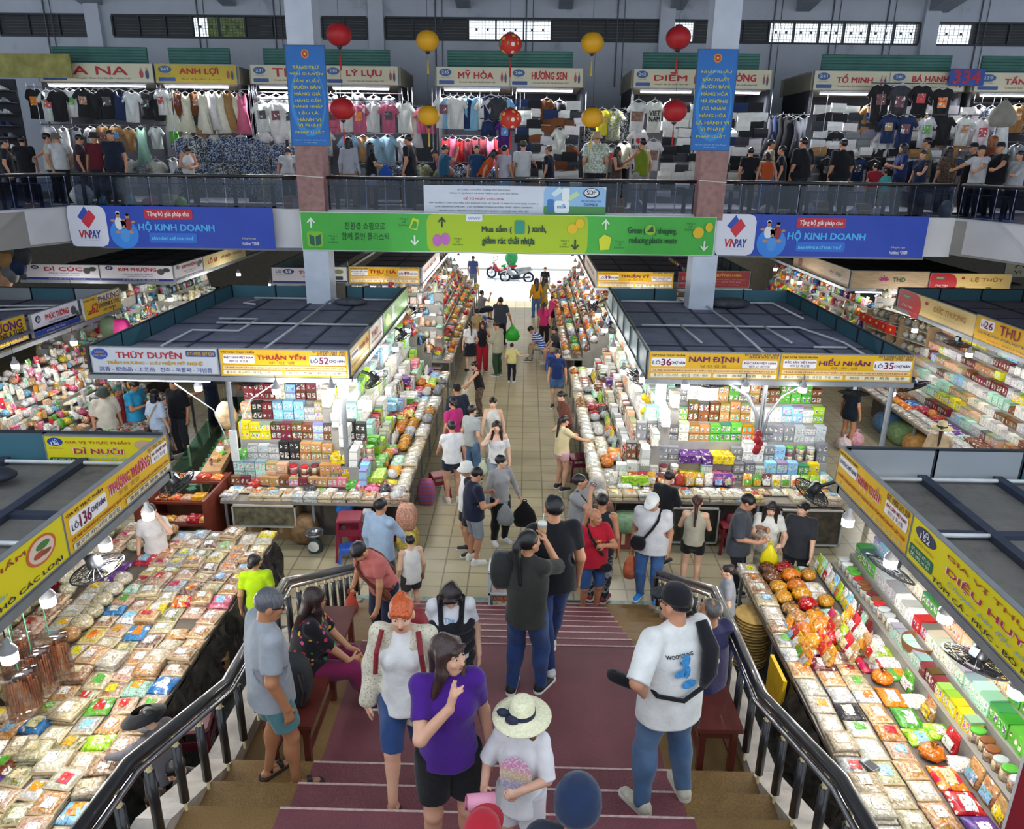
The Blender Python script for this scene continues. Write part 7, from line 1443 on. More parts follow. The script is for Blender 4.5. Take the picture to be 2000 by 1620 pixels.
p44=place('man in a charcoal tee walking away with a green plastic bag',978,580,1.74,10,0,top=('tee','#363c48'),bot=('trousers','#1b2030'),hair=('short','#15131a'),tone='#b07c5c',L='phone',R='side',legs='walk',wide=1.08)
carrier('bright green plastic bag swinging from the man in charcoal',hand(p44,1),.5,.55,'#2fae3c',m=mat('#35b83c',.35))
place('man in a loose sand tee and dark green trousers looking at his hands',972,627,1.66,300,0,top=('over','#a5a08c'),bot=('trousers','#2f4a34'),hair=('short','#15131a'),tone=MT,R='hold',L='hold',hp=.4,hem=-.08,shoe='#6a6a64',slf=1.6)
place('small boy in a yellow and white tee pointing across the aisle',1000,670,1.17,15,0,top=('tee','#d2c684'),bot=('trousers','#1c2030'),hair=('short','#15131a'),tone=FT,R='point',shoe='#d0d0d0')
place('woman in a black top and red wide trousers with a dark bag',942,625,1.58,175,0,fem=True,top=('tank','#1d1f28'),bot=('wide','#a01a2a'),hair=('medium','#3a1c1c'),tone='#c08f70',L='bent',R='bent',hp=.3)
place('girl in a white blouse and black pinafore skirt with a long ponytail',918,627,1.56,340,0,fem=True,top=('tee','#d6d6d8'),bot=('skirt','#181c28'),hair=('pony','#2c1c1a'),tone=FT,hem=.06)
place('vendor in a black tank leaning on the counter edge',926,706,1.45,260,0,fem=True,top=('tank','#17171c'),bot=('trousers','#4a3a34','leaf','#6a5648'),hair=('bun','#17131a'),tone='#d0a084',L='reach',R='low',lean=.2)
place('woman in a grey top sitting on a blue stool far up the aisle',941,567,1.60,60,0,fem=True,top=('tee','#77777c'),bot=('longskirt','#1c2234'),hair=('bun','#17131a'),tone=MT,legs='sit',R='up')
place('woman in a beige tee behind the white blouse',931,603,1.55,330,0,fem=True,top=('tee','#a89468'),bot=('trousers','#5a4a34'),hair=('short','#17131a'),tone=FT,R='point')
place('man in a blue shirt standing at the street opening',924,499,1.70,10,0,top=('tee','#3f4f84'),bot=('trousers','#5a6068'),hair=('short','#17131a'),tone=MT)
place('vendor in black sitting by the orange goods near the street',1065,521,1.6,190,0,fem=True,top=('tee','#1c1c22'),bot=('trousers','#24242a'),hair=('short','#17131a'),tone=FT,legs='sit')
# --- between the craft counter and the souvenir table
place('man in a loose beige printed tee at the craft counter',198,755,1.70,140,0,top=('over','#c8c2b4'),bot=('trousers','#a8a28c'),hat=('bucket','#3a4440'),hair=('short','#17131a'),tone='#b98668',hp=.3,hem=-.07)
place('man in a sky blue tee and grey shorts at the craft counter',257,741,1.72,100,0,top=('tee','#2f9ac8'),bot=('bermuda','#8f8f8c'),hair=('short','#101014'),tone='#a87452',R='hold',L='hold',wide=1.12,hp=.3)
place('boy in red behind the sky blue tee',228,752,1.60,70,0,top=('tee','#a02c30'),bot=('shorts','#1f4aa0'),hair=('short','#2f5a54'),tone='#a87452')
p57=place('woman in a pale blue tee with a beige strap and black cap',300,762,1.60,20,0,fem=True,top=('over','#b4c4dc'),bot=('trousers','#9aa4b0'),hat=('cap','#17171c'),hair=('bob','#17131a'),tone=FT)
strap(p57,'beige cross-body strap on the pale blue tee','#a8987c',1)
place('man in a black tee facing the woman in pale blue',338,738,1.74,200,0,top=('over','#15171e'),bot=('trousers','#2a2c34'),hair=('short','#17131a'),tone=MT)
place('girl in pink beside the glass craft counter',336,778,1.25,300,0,fem=True,top=('tee','#d8a8b4'),bot=('shorts','#8a8a90'),hair=('medium','#17131a'),tone=FT)
place('man in navy reaching out at the end of the craft counter',405,716,1.72,250,0,top=('tee','#1c2438'),bot=('trousers','#22242c'),hair=('short','#17131a'),tone=MT,L='reach')
place('dark-haired head showing above the yellow sign on the slatted roof',190,836,1.55,200,0,top=('tee','#c8c0ac'),bot=('trousers','#3a3a3a'),hair=('short','#17131a'),tone=FT)
place('head in a black helmet-like hat above the yellow roof sign',272,842,1.5,200,0,top=('tee','#3a3c44'),bot=('trousers','#3a3a3a'),hat=('helmet','#24262c'),tone=FT)
p62=place('woman vendor in a white blouse talking on the phone inside the lot 136 stall',291,984,1.55,160,0,fem=True,top=('shirt','#d8d4d4'),bot=('trousers','#3a3a44'),hair=('lowbun','#1d171a'),tone='#dcb096',L='phone',hy=-.3)
p63=place('vendor in a neon yellow-green tee with a bun at the tray table',495,1082,1.52,350,0,fem=True,top=('tee','#a8cc10'),bot=('trousers','#3a3c40'),hair=('lowbun','#1d1518'),tone='#c08f70',hy=.4)
place('vendor in a huge black sun visor and grey top at the dried-food table',292,1383,1.50,290,0,fem=True,top=('long','#6c6a70'),bot=('trousers','#2a2c30'),hat=('visor','#17181c'),hair=('lowbun','#141216'),tone=FT,L='reach',R='reach',hp=.3)
place('person in beige trousers squatting behind the stair handrail',330,1432,1.55,200,0,seat=.3,fem=True,top=('tee','#4a4448'),bot=('trousers','#a89f84'),hair=('short','#17131a'),tone=FT,legs='sit',lean=.4)
place('person in black crouching low behind the near handrail',300,1545,1.5,250,0,top=('long','#17181c'),bot=('trousers','#1c1d22'),hair=('short','#2a1a14'),tone=FT,legs='sit',lean=.4)
place('woman in a wide straw hat and beige blouse at the lot 26 counter',1842,826,1.58,30,0,fem=True,top=('over','#c9ae8a'),bot=('trousers','#7a6a54'),hair=('pony','#33201c'),hat=('straw','#d4c493',.12),tone=FT,R='reach')
place('person in dark shorts standing in the side walkway under the lot 35 sign end',1672,742,1.6,60,0,fem=True,top=('tee','#15202c'),bot=('mini','#15202c'),hair=('lowbun','#17131a'),tone=MT)
place('head of a shopper between the souvenir shelves beyond the blue-grey roof',425,560,1.6,180,0,fem=True,top=('tee','#30343c'),bot=('trousers','#22242c'),hair=('medium','#2a1a18'),tone=FT)
place('shopper in grey by the glass cabinets beyond lot 35',1592,585,1.65,30,0,top=('tee','#70747c'),bot=('trousers','#22242c'),hair=('short','#17131a'),tone=FT)
# ================================================================ UPPER FLOOR
def lantern(u,v,y,col,r,label,pat=False,top=None):
 p=aty(u,v,y);root=thing('silk_lantern',label,'lantern',p)
 b=MB();b.smooth=True;n=32;rings=[]
 for j in range(13):
  t=math.pi*(.12+.80*j/12);rings.append([((r*math.sin(t)*(1-.035*abs(math.sin(8*a)))*math.cos(a)),(r*math.sin(t)*(1-.035*abs(math.sin(8*a)))*math.sin(a)),-r*.86*math.cos(t))for a in[2*math.pi*i/n for i in range(n)]])
 b.loft(rings)
 if pat:
  m,nt,bs=newmat('lantern_pattern');tc=nd(nt,'ShaderNodeTexCoord');nn=nd(nt,'ShaderNodeTexVoronoi',{'Vector':tc.outputs['Object'],'Scale':11.})
  sc=nd(nt,'ShaderNodeSeparateColor',{0:nn.outputs['Color']});c=mixc(nt,mth(nt,'MULTIPLY',mth(nt,'LESS_THAN',nn.outputs['Distance'],.42),mth(nt,'GREATER_THAN',sc.outputs[0],.45)),lin(col),ramp(nt,sc.outputs[1],[(0,lin('#d8a040')),(.5,lin('#d8c8b8')),(.75,lin('#5a8a3c'))],'CONSTANT'));nt.links.new(c,bs.inputs['Base Color']);bs.inputs['Roughness'].default_value=.6
 else:m=mat(col,.5,var=.1,scale=3)
 b.build('silk_body',m,root)
 b=MB();b.lathe([(r*.3,r*.78),(r*.3,r*.9),(.01,r*.95)],12);b.lathe([(r*.22,-r*.84),(r*.2,-r*.95),(.008,-r*1.05)],12);b.build('end_cap',mat('#1d1a1a',.5),root)
 b=MB();b.tube([(0,0,-r*1.0),(0,0,-r*1.5)],.006,5);b.tube([(0,0,-r*1.5),(0,0,-r*2.6)],[.014,.02],7);b.build('tassel',mat('#a8231f' if 'red' in label else '#b89a2c',.7),root)
 b=MB();b.tube([(0,0,r*.9),(0,0,(11.9-p.z)if top is None else top)],.004,4);b.build('cord',mat('#3a3432',.7),root)
LC=[('#a3141c','red silk lantern',False),('#c8920f','golden yellow silk lantern',False),('#b3261f','red patterned silk lantern',True),('#c8920f','golden yellow silk lantern',False),('#a3141c','red silk lantern',False)]
wh=['by the eleven-line pillar','second from the eleven-line pillar','in the middle of the row','second from the ten-line pillar','by the ten-line pillar']
for row,pts in(('upper',((662,68),(835,80),(997,86),(1157,84),(1325,74))),('lower',((669,213),(837,226),(997,232),(1157,230),(1318,217)))):
 for i,((u,v),(c,nm,pt))in enumerate(zip(pts,LC)):lantern(u,v,16.2,c,.245 if i in(0,4)else.225,'%s, %s row, %s'%(nm,row,wh[i]),pt,None if row=='upper' else 1.28)
CREAMS='#c9c3a8'
def cl_sign(nm,lot,sub='Chuyên Bán Áo Quần Nam Nữ',c='#b0202c'):return[('e',.12,.72,.085,.20,'#3a5a8c'),('t',lot,.12,.73,.1,.16,'#c8d0d8',.01),('t','CHỢ HÀN',.12,.45,.12,.1,'#5a6a8c'),('r',.03,.08,.24,.28,'#2f4a84'),('t',nm,.54,.62,.48,.46,c,.025),('t',sub,.56,.2,.5,.15,'#6a5a50',.006),('e',.90,.72,.012,.09,'#c09a84'),('e',.90,.45,.018,.22,'#a04848'),('e',.95,.72,.012,.09,'#c09a84'),('e',.95,.42,.016,.25,'#3a4a6c')]
STALLY=20.5;DK=mat('#2b2c33',.8,var=.2,scale=2);SHUT=mat('#4f7c74',.5,.2,var=.15,scale=2)
def upstall(desc,x0,x1,names,y=STALLY,shut=True,sides='',depth=2.2):
 root=thing('clothes_stall','clothes stall upstairs, %s'%desc,'market stall',(x0,y,4.95));w=x1-x0
 b=MB();b.box(0,depth,0,w,depth+.05,2.9);b.build('back_panel',DK,root)
 for x in(0,w):b=MB();b.box(x-.03,.1,0,x+.03,depth,2.9);b.build('side_panel',DK,root)
 b=MB();b.box(-.05,.06,2.88,w+.05,depth,3.28);b.build('roof_box',mat('#8f8a78',.6,var=.1),root)
 if shut:
  b=MB();n=6
  for i in range(n):b.tube([(.25,.35,3.34+.07*i),(w-.25,.35,3.34+.07*i)],.04,8)
  b.build('roller_shutter',SHUT,root)
 k=len(names)
 for i,(nm,lot)in enumerate(names):
  ww=w/k;sign('cream clothes-stall sign with red lettering, %s%s'%(desc,'' if k==1 else(', first panel',', second panel')[i]),(x0+ww*i+.01,y,7.84),PX,ww-.02,.42,CREAMS if 'yellow' not in desc else '#b8a42c',cl_sign(nm,lot,*(('Áo Quần Lanh',)if 'yellow' in desc else())))
  tube_lamp((x0+ww*i+.2,y+.02,7.74),(x0+ww*(i+1)-.25,y+.02,7.74),'white tube lamp under the sign, %s%s'%(desc,'' if k==1 else(', first',', second')[i]),95)
 return root
STALLS=[('at the white blouses',-12.3,-9.4,[('A NA','248')]),('with the yellow sign and beige dresses',-9.35,-7.3,[('ANH LỢI','247')]),('with the orange-print tees beside the eleven-line pillar',-6.95,-3.25,[('THY','231'),('LÝ LỰU','230')]),('behind the middle lanterns',-2.3,1.35,[('MỸ HÒA','245'),('HƯƠNG SEN','244')]),
('with the heart souvenir tees',2.6,6.0,[('DIỄM','243'),('HƯỜNG','242')]),('of black tees behind the tall men',7.05,10.75,[('TỐ MINH','241'),('BÁ HẠNH','240')]),('with the grey handbag at the wing end',11.0,13.4,[('TẤN BÌNH','239')])]
for d,a,c,n in STALLS:upstall(d,a,c,n)
for x,y0,dr,nm in((-3.22,20.6,PY,'LÝ LỰU'),(2.57,23.0,NY_,'DIỄM'),(7.02,23.0,NY_,'TỐ MINH')):
 sign('side clothes-stall sign turned to the upstairs passage, reading the same as its front, %s'%{'LÝ LỰU':'orange-print stall','DIỄM':'heart-tee stall','TỐ MINH':'black-tee stall'}[nm],(x,y0,7.84),dr,2.3,.42,'#b3ab90',[('t',nm,.4,.6,.5,.4,'#a06050',.02)])
b=MB();b.box(-.3,0,0,.55,.03,.38);o=thing('number_board','blue board with the red-white number 334','sign',(10.55,20.3,7.95),.0)
b.build('panel',mat('#28489c',.5),o);b=MB();b.box(-.02,.03,.1,.02,.2,.14);b.box(.22,.03,.1,.26,.2,.14);b.build('bracket',GREYM,o);e=bpy.data.objects.new('face',None);COL.objects.link(e);e.parent=o;e.rotation_euler=(math.pi/2,0,.0);e.location=(0,-.004,0);text('334',e,.12,.19,0,.66,.28,'#b8283c',.03)
tag(e,'number lettering','lettering');[e.pop(k)for k in('label','category')]
for u,v,c,lb in((60,130,'#8f8a4c','a dull olive awning board above the dark shoe wall'),):
 p=aty(u,v,20.2);o=thing('awning_board',lb[2:],'board',p);b=MB();b.box(-1.,0,-.25,1.,.04,.3);b.build('panel',mat(c,.7,var=.3,scale=4),o);b=MB();b.box(-.9,.04,.1,-.86,.6,.14);b.box(.86,.04,.1,.9,.6,.14);b.build('bracket',GREYM,o)
# ---- garments
def tee_mesh(mb,w=.5,h=.62,seed=0,sleeve=True,long=False):
 out=[(-.13,1),(-.08,.965),(0,.95),(.08,.965),(.13,1),(.30,.95),(.50,.72),(.40,.62),(.30,.72),(.29,.35),(.30,0),(0,-.01),(-.30,0),(-.29,.35),(-.30,.72),(-.40,.62),(-.50,.72),(-.30,.95)]
 if not sleeve:out=[(-.12,1),(-.09,.86),(0,.82),(.09,.86),(.12,1),(.2,1),(.22,.8),(.28,.7),(.27,.35),(.33,0),(0,-.01),(-.33,0),(-.27,.35),(-.28,.7),(-.22,.8),(-.2,1)]
 f=lambda x,z:.022*math.sin(9*x+seed)+.015*math.sin(6*z+2*x+seed*2);mb.smooth=True;mb.loft([[(x*w,f(x,z)+d*(1 if abs(x)<.45 else.5),(z-1)*h)for x,z in out]for d in(-.03,.0,.03)]);mb.smooth=False
def folded_mesh(mb,w=.36,h=.2,seed=0):mb.smooth=False;mb.loft([[(-w/2,-.035,-h),(w/2,-.035,-h),(w/2,.02,-h),(-w/2,.02,-h)],[(-w/2*.99,-.07,-h*.55),(w/2*.97,-.065,-h*.5),(w/2,.02,-h*.5),(-w/2,.02,-h*.5)],[(-w/2,-.04,0),(w/2,-.045,.0),(w/2,.02,.0),(-w/2,.02,.0)]])
def dress_mesh(mb,w=.5,h=1.05,seed=0):
 mb.smooth=True;f=lambda x,z:.03*math.sin(14*x+seed)*(1.1-z);mb.loft([[(x*w,f(x,z)+d,(z-1)*h)for x,z in((-.2,1),(-.1,.93),(.1,.93),(.2,1),(.26,.82),(.22,.6),(.34,.3),(.46,0),(.2,-.01),(0,0),(-.2,-.01),(-.46,0),(-.34,.3),(-.22,.6),(-.26,.82))]for d in(-.045,0,.03)])
def shorts_mesh(mb,w=.44,h=.36,seed=0):mb.smooth=True;mb.loft([[(x*w,d+.01*math.sin(9*x+seed),(z-1)*h)for x,z in((-.36,1),(.36,1),(.5,0),(.06,-.02),(0,.4),(-.06,-.02),(-.5,0))]for d in(-.03,0,.03)])
def hg_mat():
 m,nt,b=newmat('garment');tc=nd(nt,'ShaderNodeTexCoord');oi=nd(nt,'ShaderNodeObjectInfo');n=nd(nt,'ShaderNodeTexNoise',{'Vector':tc.outputs['Object'],'Scale':8.,'Detail':3.})
 nt.links.new(mixc(nt,1.,oi.outputs['Color'],ramp(nt,n.outputs[0],[(.3,(.85,.85,.85)),(.7,(1,1,1))]),'MULTIPLY'),b.inputs['Base Color']);b.inputs['Roughness'].default_value=.9;return m
def leaf_mat():
 m,nt,b=newmat('garment_leaf');tc=nd(nt,'ShaderNodeTexCoord');oi=nd(nt,'ShaderNodeObjectInfo');n=nd(nt,'ShaderNodeTexNoise',{'Vector':tc.outputs['Object'],'Scale':13.,'Detail':3.,'Distortion':2.2})
 nt.links.new(mixc(nt,ramp(nt,n.outputs[0],[(.50,(0,0,0)),(.54,(1,1,1))]),oi.outputs['Color'],lin('#b9c0c4')),b.inputs['Base Color']);b.inputs['Roughness'].default_value=.9;return m
HG,LFM=hg_mat(),leaf_mat();GP={}
def gproto(kind,v):
 if(kind,v)in GP:return GP[(kind,v)]
 mb=MB();nm={'tee':'hanging_tee','leaf':'leaf_print_shirt','tank':'hanging_camisole','fold':'folded_garment','dress':'hanging_dress','shorts':'hanging_shorts'}[kind]
 {'tee':lambda:tee_mesh(mb,seed=v),'leaf':lambda:tee_mesh(mb,.62,.72,v),'tank':lambda:tee_mesh(mb,.5,.6,v,False),'fold':lambda:folded_mesh(mb,seed=v),'dress':lambda:dress_mesh(mb,seed=v),'shorts':lambda:shorts_mesh(mb,seed=v)}[kind]()
 pm=MB();pm.quad((-.085,-.062,-.34),(.085,-.062,-.34),(.085,-.062,-.16),(-.085,-.062,-.16));hk=MB();hk.tube([(-.16,0,-.02),(0,0,.05),(.16,0,-.02)],.008,5);hk.tube([(0,0,.05),(0,0,.1)],.005,4)
 GP[(kind,v)]=(nm,mb.mesh(nm,LFM if kind=='leaf' else HG),pm.mesh('chest_print',GM[('print','obj')]),hk.mesh('hanger',mat('#c8c8c8',.4,var=0.)));return GP[(kind,v)]
NG={}
def garment(kind,colname,p,where,r,sc=1.,rz=0.,pr=.5,hexc=None):
 NG[kind]=NG.get(kind,0)+1;nm,me,pm,hk=gproto(kind,r.randint(0,3));o=link(nm,me);o.location=p;o.rotation_euler=(r.uniform(-.04,.04),r.uniform(-.05,.05),rz+r.uniform(-.25,.25));o.scale=(sc,1,sc)
 o.color=(*jit(PALN[colname]if hexc is None else lin(hexc),r),1);tag(o,'%s %s, %s'%(colname,nm.replace('_',' '),where),{'tee':'t-shirt','leaf':'shirt','tank':'top','fold':'garment','dress':'dress','shorts':'shorts'}[kind],'garments '+where.split(', ',1)[-1])
 if kind in('tee','tank','dress','leaf','shorts'):link('hanger',hk,o)
 if kind=='tee' and r.random()<pr:c=link('chest_print',pm,o);c.color=(*jit(PALN[r.choice(('orange','red','black','blue','tan','green','maroon'))],r),1)
 return o
r=random.Random(5);_W={}
def WHERE_N(d,w):k=(d,w);_W[k]=_W.get(k,0)+1;return('front','behind','farther')[min(2,_W[k]-1)]
def hang(desc,x0,x1,z,kinds,pitch,y=20.38,sc=1.,row=1,pr=.5):
 x=x0+pitch/2;n=0
 if kinds[0][0]!='fold':b=MB();b.tube([(x0,y,z+.07),(x1+.1,y,z+.07)],.012,6);[b.tube([(q,y,z+.07),(q,y,max(z+.1,7.78))],.006,4)for q in(x0,x1+.1)];tag(b.build('garment_rail',CHROME),'thin steel rail carrying row %s, %s, %s'%(ordw(row),desc,WHERE_N(desc,row)),'rail')
 while x<x1:
  n+=1;k,cols=r.choice(kinds);c=r.choice(cols);garment(k,c,(x,y+r.uniform(-.05,.05),z+r.uniform(-.04,.04)),'%s in row %s, %s'%(ordw(n),ordw(row),desc),r,sc*r.uniform(.92,1.08),pr=pr);x+=pitch*r.uniform(.9,1.1)
D1='white-blouse stall upstairs'
hang(D1,-12.6,-9.2,7.62,[('tank',['white','white','mint','cream','navy','white']),('tee',['white','black'])],.3,row=1,sc=1.1);hang(D1,-12.4,-9.2,6.75,[('dress',['white','cream','grey','mint']),('tee',['tan','white'])],.33,row=2,sc=.85);hang(D1,-11.6,-8.9,6.0,[('leaf',['cream','grey']),('dress',['grey','tan','white'])],.38,row=3,sc=.9)
D2='beige-dress stall upstairs'
hang(D2,-9.3,-7.1,7.62,[('dress',['cream','white','tan','cream','pink','sky']),('tee',['brown','white'])],.2,row=1,sc=.9);hang(D2,-9.2,-7.1,6.75,[('dress',['cream','tan','peach']),('tank',['cream','green'])],.36,row=2,sc=.8)
D3='leaf-print rack upstairs'
hang(D3,-8.9,-6.9,6.55,[('leaf',['navy','navy','charcoal'])],.36,y=20.2,row=1);hang(D3,-8.9,-6.8,5.9,[('leaf',['navy','charcoal'])],.36,y=20.1,row=2);hang(D3,-6.9,-5.1,6.35,[('leaf',['teal','grey','navy'])],.4,y=20.2,row=3);hang(D3,-6.9,-5.1,5.75,[('leaf',['grey','teal','olive'])],.4,y=20.1,row=4)
D4='orange-print tee stall upstairs'
hang(D4,-6.9,-3.3,7.58,[('tee',['black','charcoal'])],.36,y=20.6,row=1,pr=0);hang(D4,-6.9,-3.1,7.4,[('tee',['white','white','white','white','white','pink'])],.36,y=20.35,row=2,sc=1.15,pr=.8);hang(D4,-4.7,-3.0,6.62,[('tee',['tan','white','peach','sky']),('leaf',['sky','navy'])],.34,row=3);hang(D4,-6.9,-4.9,6.75,[('tee',['white','white','tan'])],.38,row=6);hang(D4,-4.4,-2.5,5.95,[('leaf',['grey','navy','olive']),('dress',['grey','maroon'])],.4,row=4,sc=.9)
hang('pink passage rail upstairs',-3.2,-2.35,7.3,[('tee',['peach','pink','sky','white']),('dress',['peach','white'])],.2,y=20.7,row=1)
D5='middle stall upstairs'
hang(D5,-2.2,-.5,7.55,[('tee',['white','black','navy','navy','purple','white','charcoal','sky'])],.17,row=1,sc=1.15,pr=.1);hang(D5,-1.2,-.3,7.0,[('tee',['purple','navy','black']),('shorts',['navy','black'])],.42,row=2,y=20.25);hang(D5,-2.2,-.4,6.6,[('dress',['maroon','pink','red','maroon'])],.19,row=3,y=20.5,sc=.75);hang(D5,-2.3,-.2,5.95,[('leaf',['olive','grey','navy'])],.38,row=4)
def foldwall(desc,x0,x1,rows,cols,z0=7.5,pitch=.34,dz=.205,tops=True):
 for q in range(rows):hang(desc,x0+(q%2)*.06,x1,z0-dz*q,[('fold',cols)]*6+([('tee',cols)]if q in(0,3,5)else[]),pitch,y=20.42-.012*q,row=q+1,pr=.6)
foldwall('folded-tee wall of the middle stall',-.3,1.35,10,['black','white','navy','white','brown','charcoal','white'],pitch=.31)
foldwall('folded-tee wall of the heart-tee stall',3.35,6.0,11,['white','black','white','charcoal','navy','white','black','white'],pitch=.36)
foldwall('folded-tee wall of the black-tee stall',7.1,10.9,10,['black','white','charcoal','white','white','tan','black','grey','white'],pitch=.40)
D6='heart-tee stall upstairs'
for i,(x,z)in enumerate(((2.72,7.5),(3.12,7.5),(2.75,6.85),(2.76,6.25),(3.15,6.6))):
 o=garment('tee','white',(x,20.2,z),'souvenir tee %s on the corner rail, %s'%(ordw(i+1),D6),r,1.15,pr=0)
 e=bpy.data.objects.new('souvenir_print',None);COL.objects.link(e);e.parent=o;e.location=(0,-.065,-.3);e.rotation_euler=(math.pi/2,0,0)
 if i in(2,3):text('I',e,-.11,.06,0,.03,.1,'#17171a',.03);text('♥',e,.03,.06,0,.14,.12,'#c01f2c',.02);text('VIET NAM',e,0,-.06,0,.26,.07,'#17171a',.02)
 elif i==1:text('VIET',e,0,.07,0,.24,.1,'#17171a',.03);text('NAM',e,0,-.05,0,.24,.1,'#17171a',.03)
 else:flat([(-.12,-.1,0),(.12,-.1,0),(.12,.1,0),(-.12,.1,0)],mat('#8a6a5c',.7,var=.6,scale=14),'photo_print',e)
hang('front rail of the black-tee stall',8.3,10.2,7.9,[('tee',['black','black','charcoal'])],.52,y=20.1,row=1,sc=1.3,pr=.8);hang('front rail of the black-tee stall',8.6,11.2,7.2,[('tee',['white','navy','white','black','sky'])],.46,y=20.05,row=2,sc=1.1,pr=.8);hang('front rail of the black-tee stall',7.3,11.4,6.2,[('tee',['white','sky','navy','black']),('shorts',['navy','black'])],.42,y=20.1,row=3,pr=.7)
hang('passage rail beside the folded tees upstairs',1.45,2.55,7.3,[('tee',['charcoal','black','lemon']),('leaf',['olive','black'])],.3,y=20.7,row=1);hang('passage rail beside the folded tees upstairs',1.45,2.5,6.5,[('tee',['charcoal','cream','grey'])],.3,y=20.6,row=2);hang('wing-end stall upstairs',11.0,13.4,7.5,[('tee',['white','cream','tan']),('leaf',['green','black','navy']),('dress',['peach','white','grey'])],.33,row=1);hang('wing-end stall upstairs',11.2,13.4,6.6,[('tee',['charcoal','grey','brown']),('leaf',['black'])],.42,row=2)
hang('dark trouser rail upstairs',6.1,7.0,7.2,[('dress',['navy','charcoal','black'])],.13,y=20.6,row=1,sc=.9)
# dark shoe wall at the wing
o=thing('shoe_rack','tall dark rack packed with pale shoes at the wing of the upper floor','rack',(-13.6,19.6,4.95));b=MB();b.box(-1.6,.5,0,.9,.56,2.9);b.build('back_panel',DK,o)
for q in range(9):b=MB();b.box(-1.6,.1,.45+.27*q,.9,.5,.47+.27*q);b.build('shelf',mat('#4a4c54',.6),o)
sm=MB();sm.smooth=True;sm.loft([[(-.13,-.045,0),(.13,-.04,0),(.13,.04,0),(-.13,.045,0)],[(-.125,-.042,.05),(.12,-.03,.03),(.12,.03,.03),(-.125,.042,.05)],[(-.11,-.03,.1),(-.03,-.02,.08),(-.03,.02,.08),(-.11,.03,.1)]]);sme=sm.mesh('shoe',HG)
for q in range(9):
 for k in range(13):
  s=link('shop_shoe',sme);s.location=(-15.05+.185*k,19.83,5.42+.27*q+.003);s.rotation_euler=(0,0,1.57+r.uniform(-.2,.2));c=r.choice(['silver','silver','white','grey','black','navy']);s.color=(*jit(PALN[c],r),1)
  tag(s,'%s shoe, %s along shelf %s of the dark upstairs rack'%(c,ordw(k+1),ordw(q+1)),'shoe','shoes on the upstairs rack')
# clutter on the floor behind the glass
for i,(u,v,w_,h_,c,lb)in enumerate(((1605,372,.3,.34,'#a58a62','tan cardboard box leaning behind the glass by the ten-line pillar side'),(1690,372,.3,.3,'#a8895e','tilted tan cardboard box behind the glass under the navy woman'),(1720,355,.28,.2,'#c8c8c4','white carton behind the glass beside the tilted tan box'),(1672,400,.3,.25,'#d0d0d0','white plastic parcel low behind the glass'),(1590,360,.22,.3,'#b8bcc0','grey-white folded frame behind the glass'),(1205,400,.3,.35,'#9c7a54','brown carton behind the glass past the white notice'),(1245,400,.3,.4,'#9aa0a4','grey parcel behind the glass past the white notice'),
(1500,390,.35,.25,'#c0bcb0','cream bundle behind the glass under the orange child'),(160,380,.5,.5,'#b8b8b4','pale printed sack behind the glass at the wing corner'),(300,400,.5,.3,'#b06a7c','pink sack behind the glass under the camisole woman'),(330,385,.3,.3,'#a8a07c','khaki carton behind the glass under the camisole woman'),(355,400,.22,.25,'#7fae4c','lime and white stool behind the glass'),(570,390,.4,.3,'#a8805a','brown carton behind the glass by the eleven-line pillar'),(585,365,.3,.25,'#b4b8bc','pale parcel on a carton by the eleven-line pillar'),(255,385,.16,.3,'#3a8aa0','blue bag behind the glass near the wing'),(200,385,.16,.3,'#2f8aa0','teal bag behind the glass at the wing'),(1790,400,.12,.4,'#b02a2c','red fire extinguisher behind the far glass'),(1850,395,.3,.4,'#8a9094','grey sack behind the glass at the far wing'),(1250,375,.6,.12,'#c0c4c4','white cable coil behind the glass'))):
 p=aty(u,v,18.2);nm='cardboard_box' if 'box' in lb or 'carton' in lb else 'parcel';o=thing(nm,lb,'box' if nm=='cardboard_box' else 'parcel',(p.x,p.y,4.95),r.uniform(-.3,.3))
 b=MB();b.smooth=nm=='parcel'
 if nm=='cardboard_box':b.box(-w_/2,-.15,0,w_/2,.15,h_);b.build('carton',mat(c,.8,var=.15),o);b=MB();b.box(-w_/2+.002,-.153,h_*.45,w_/2-.002,-.149,h_*.55);b.box(-.03,-.15,h_-.001,.03,.15,h_+.003);b.build('tape',mat('#c8b894',.4),o)
 else:bag_mesh(b,w_,.3,h_,i);b.build('wrapping',mat(c,.5,var=.25,scale=9,bump=.4),o)
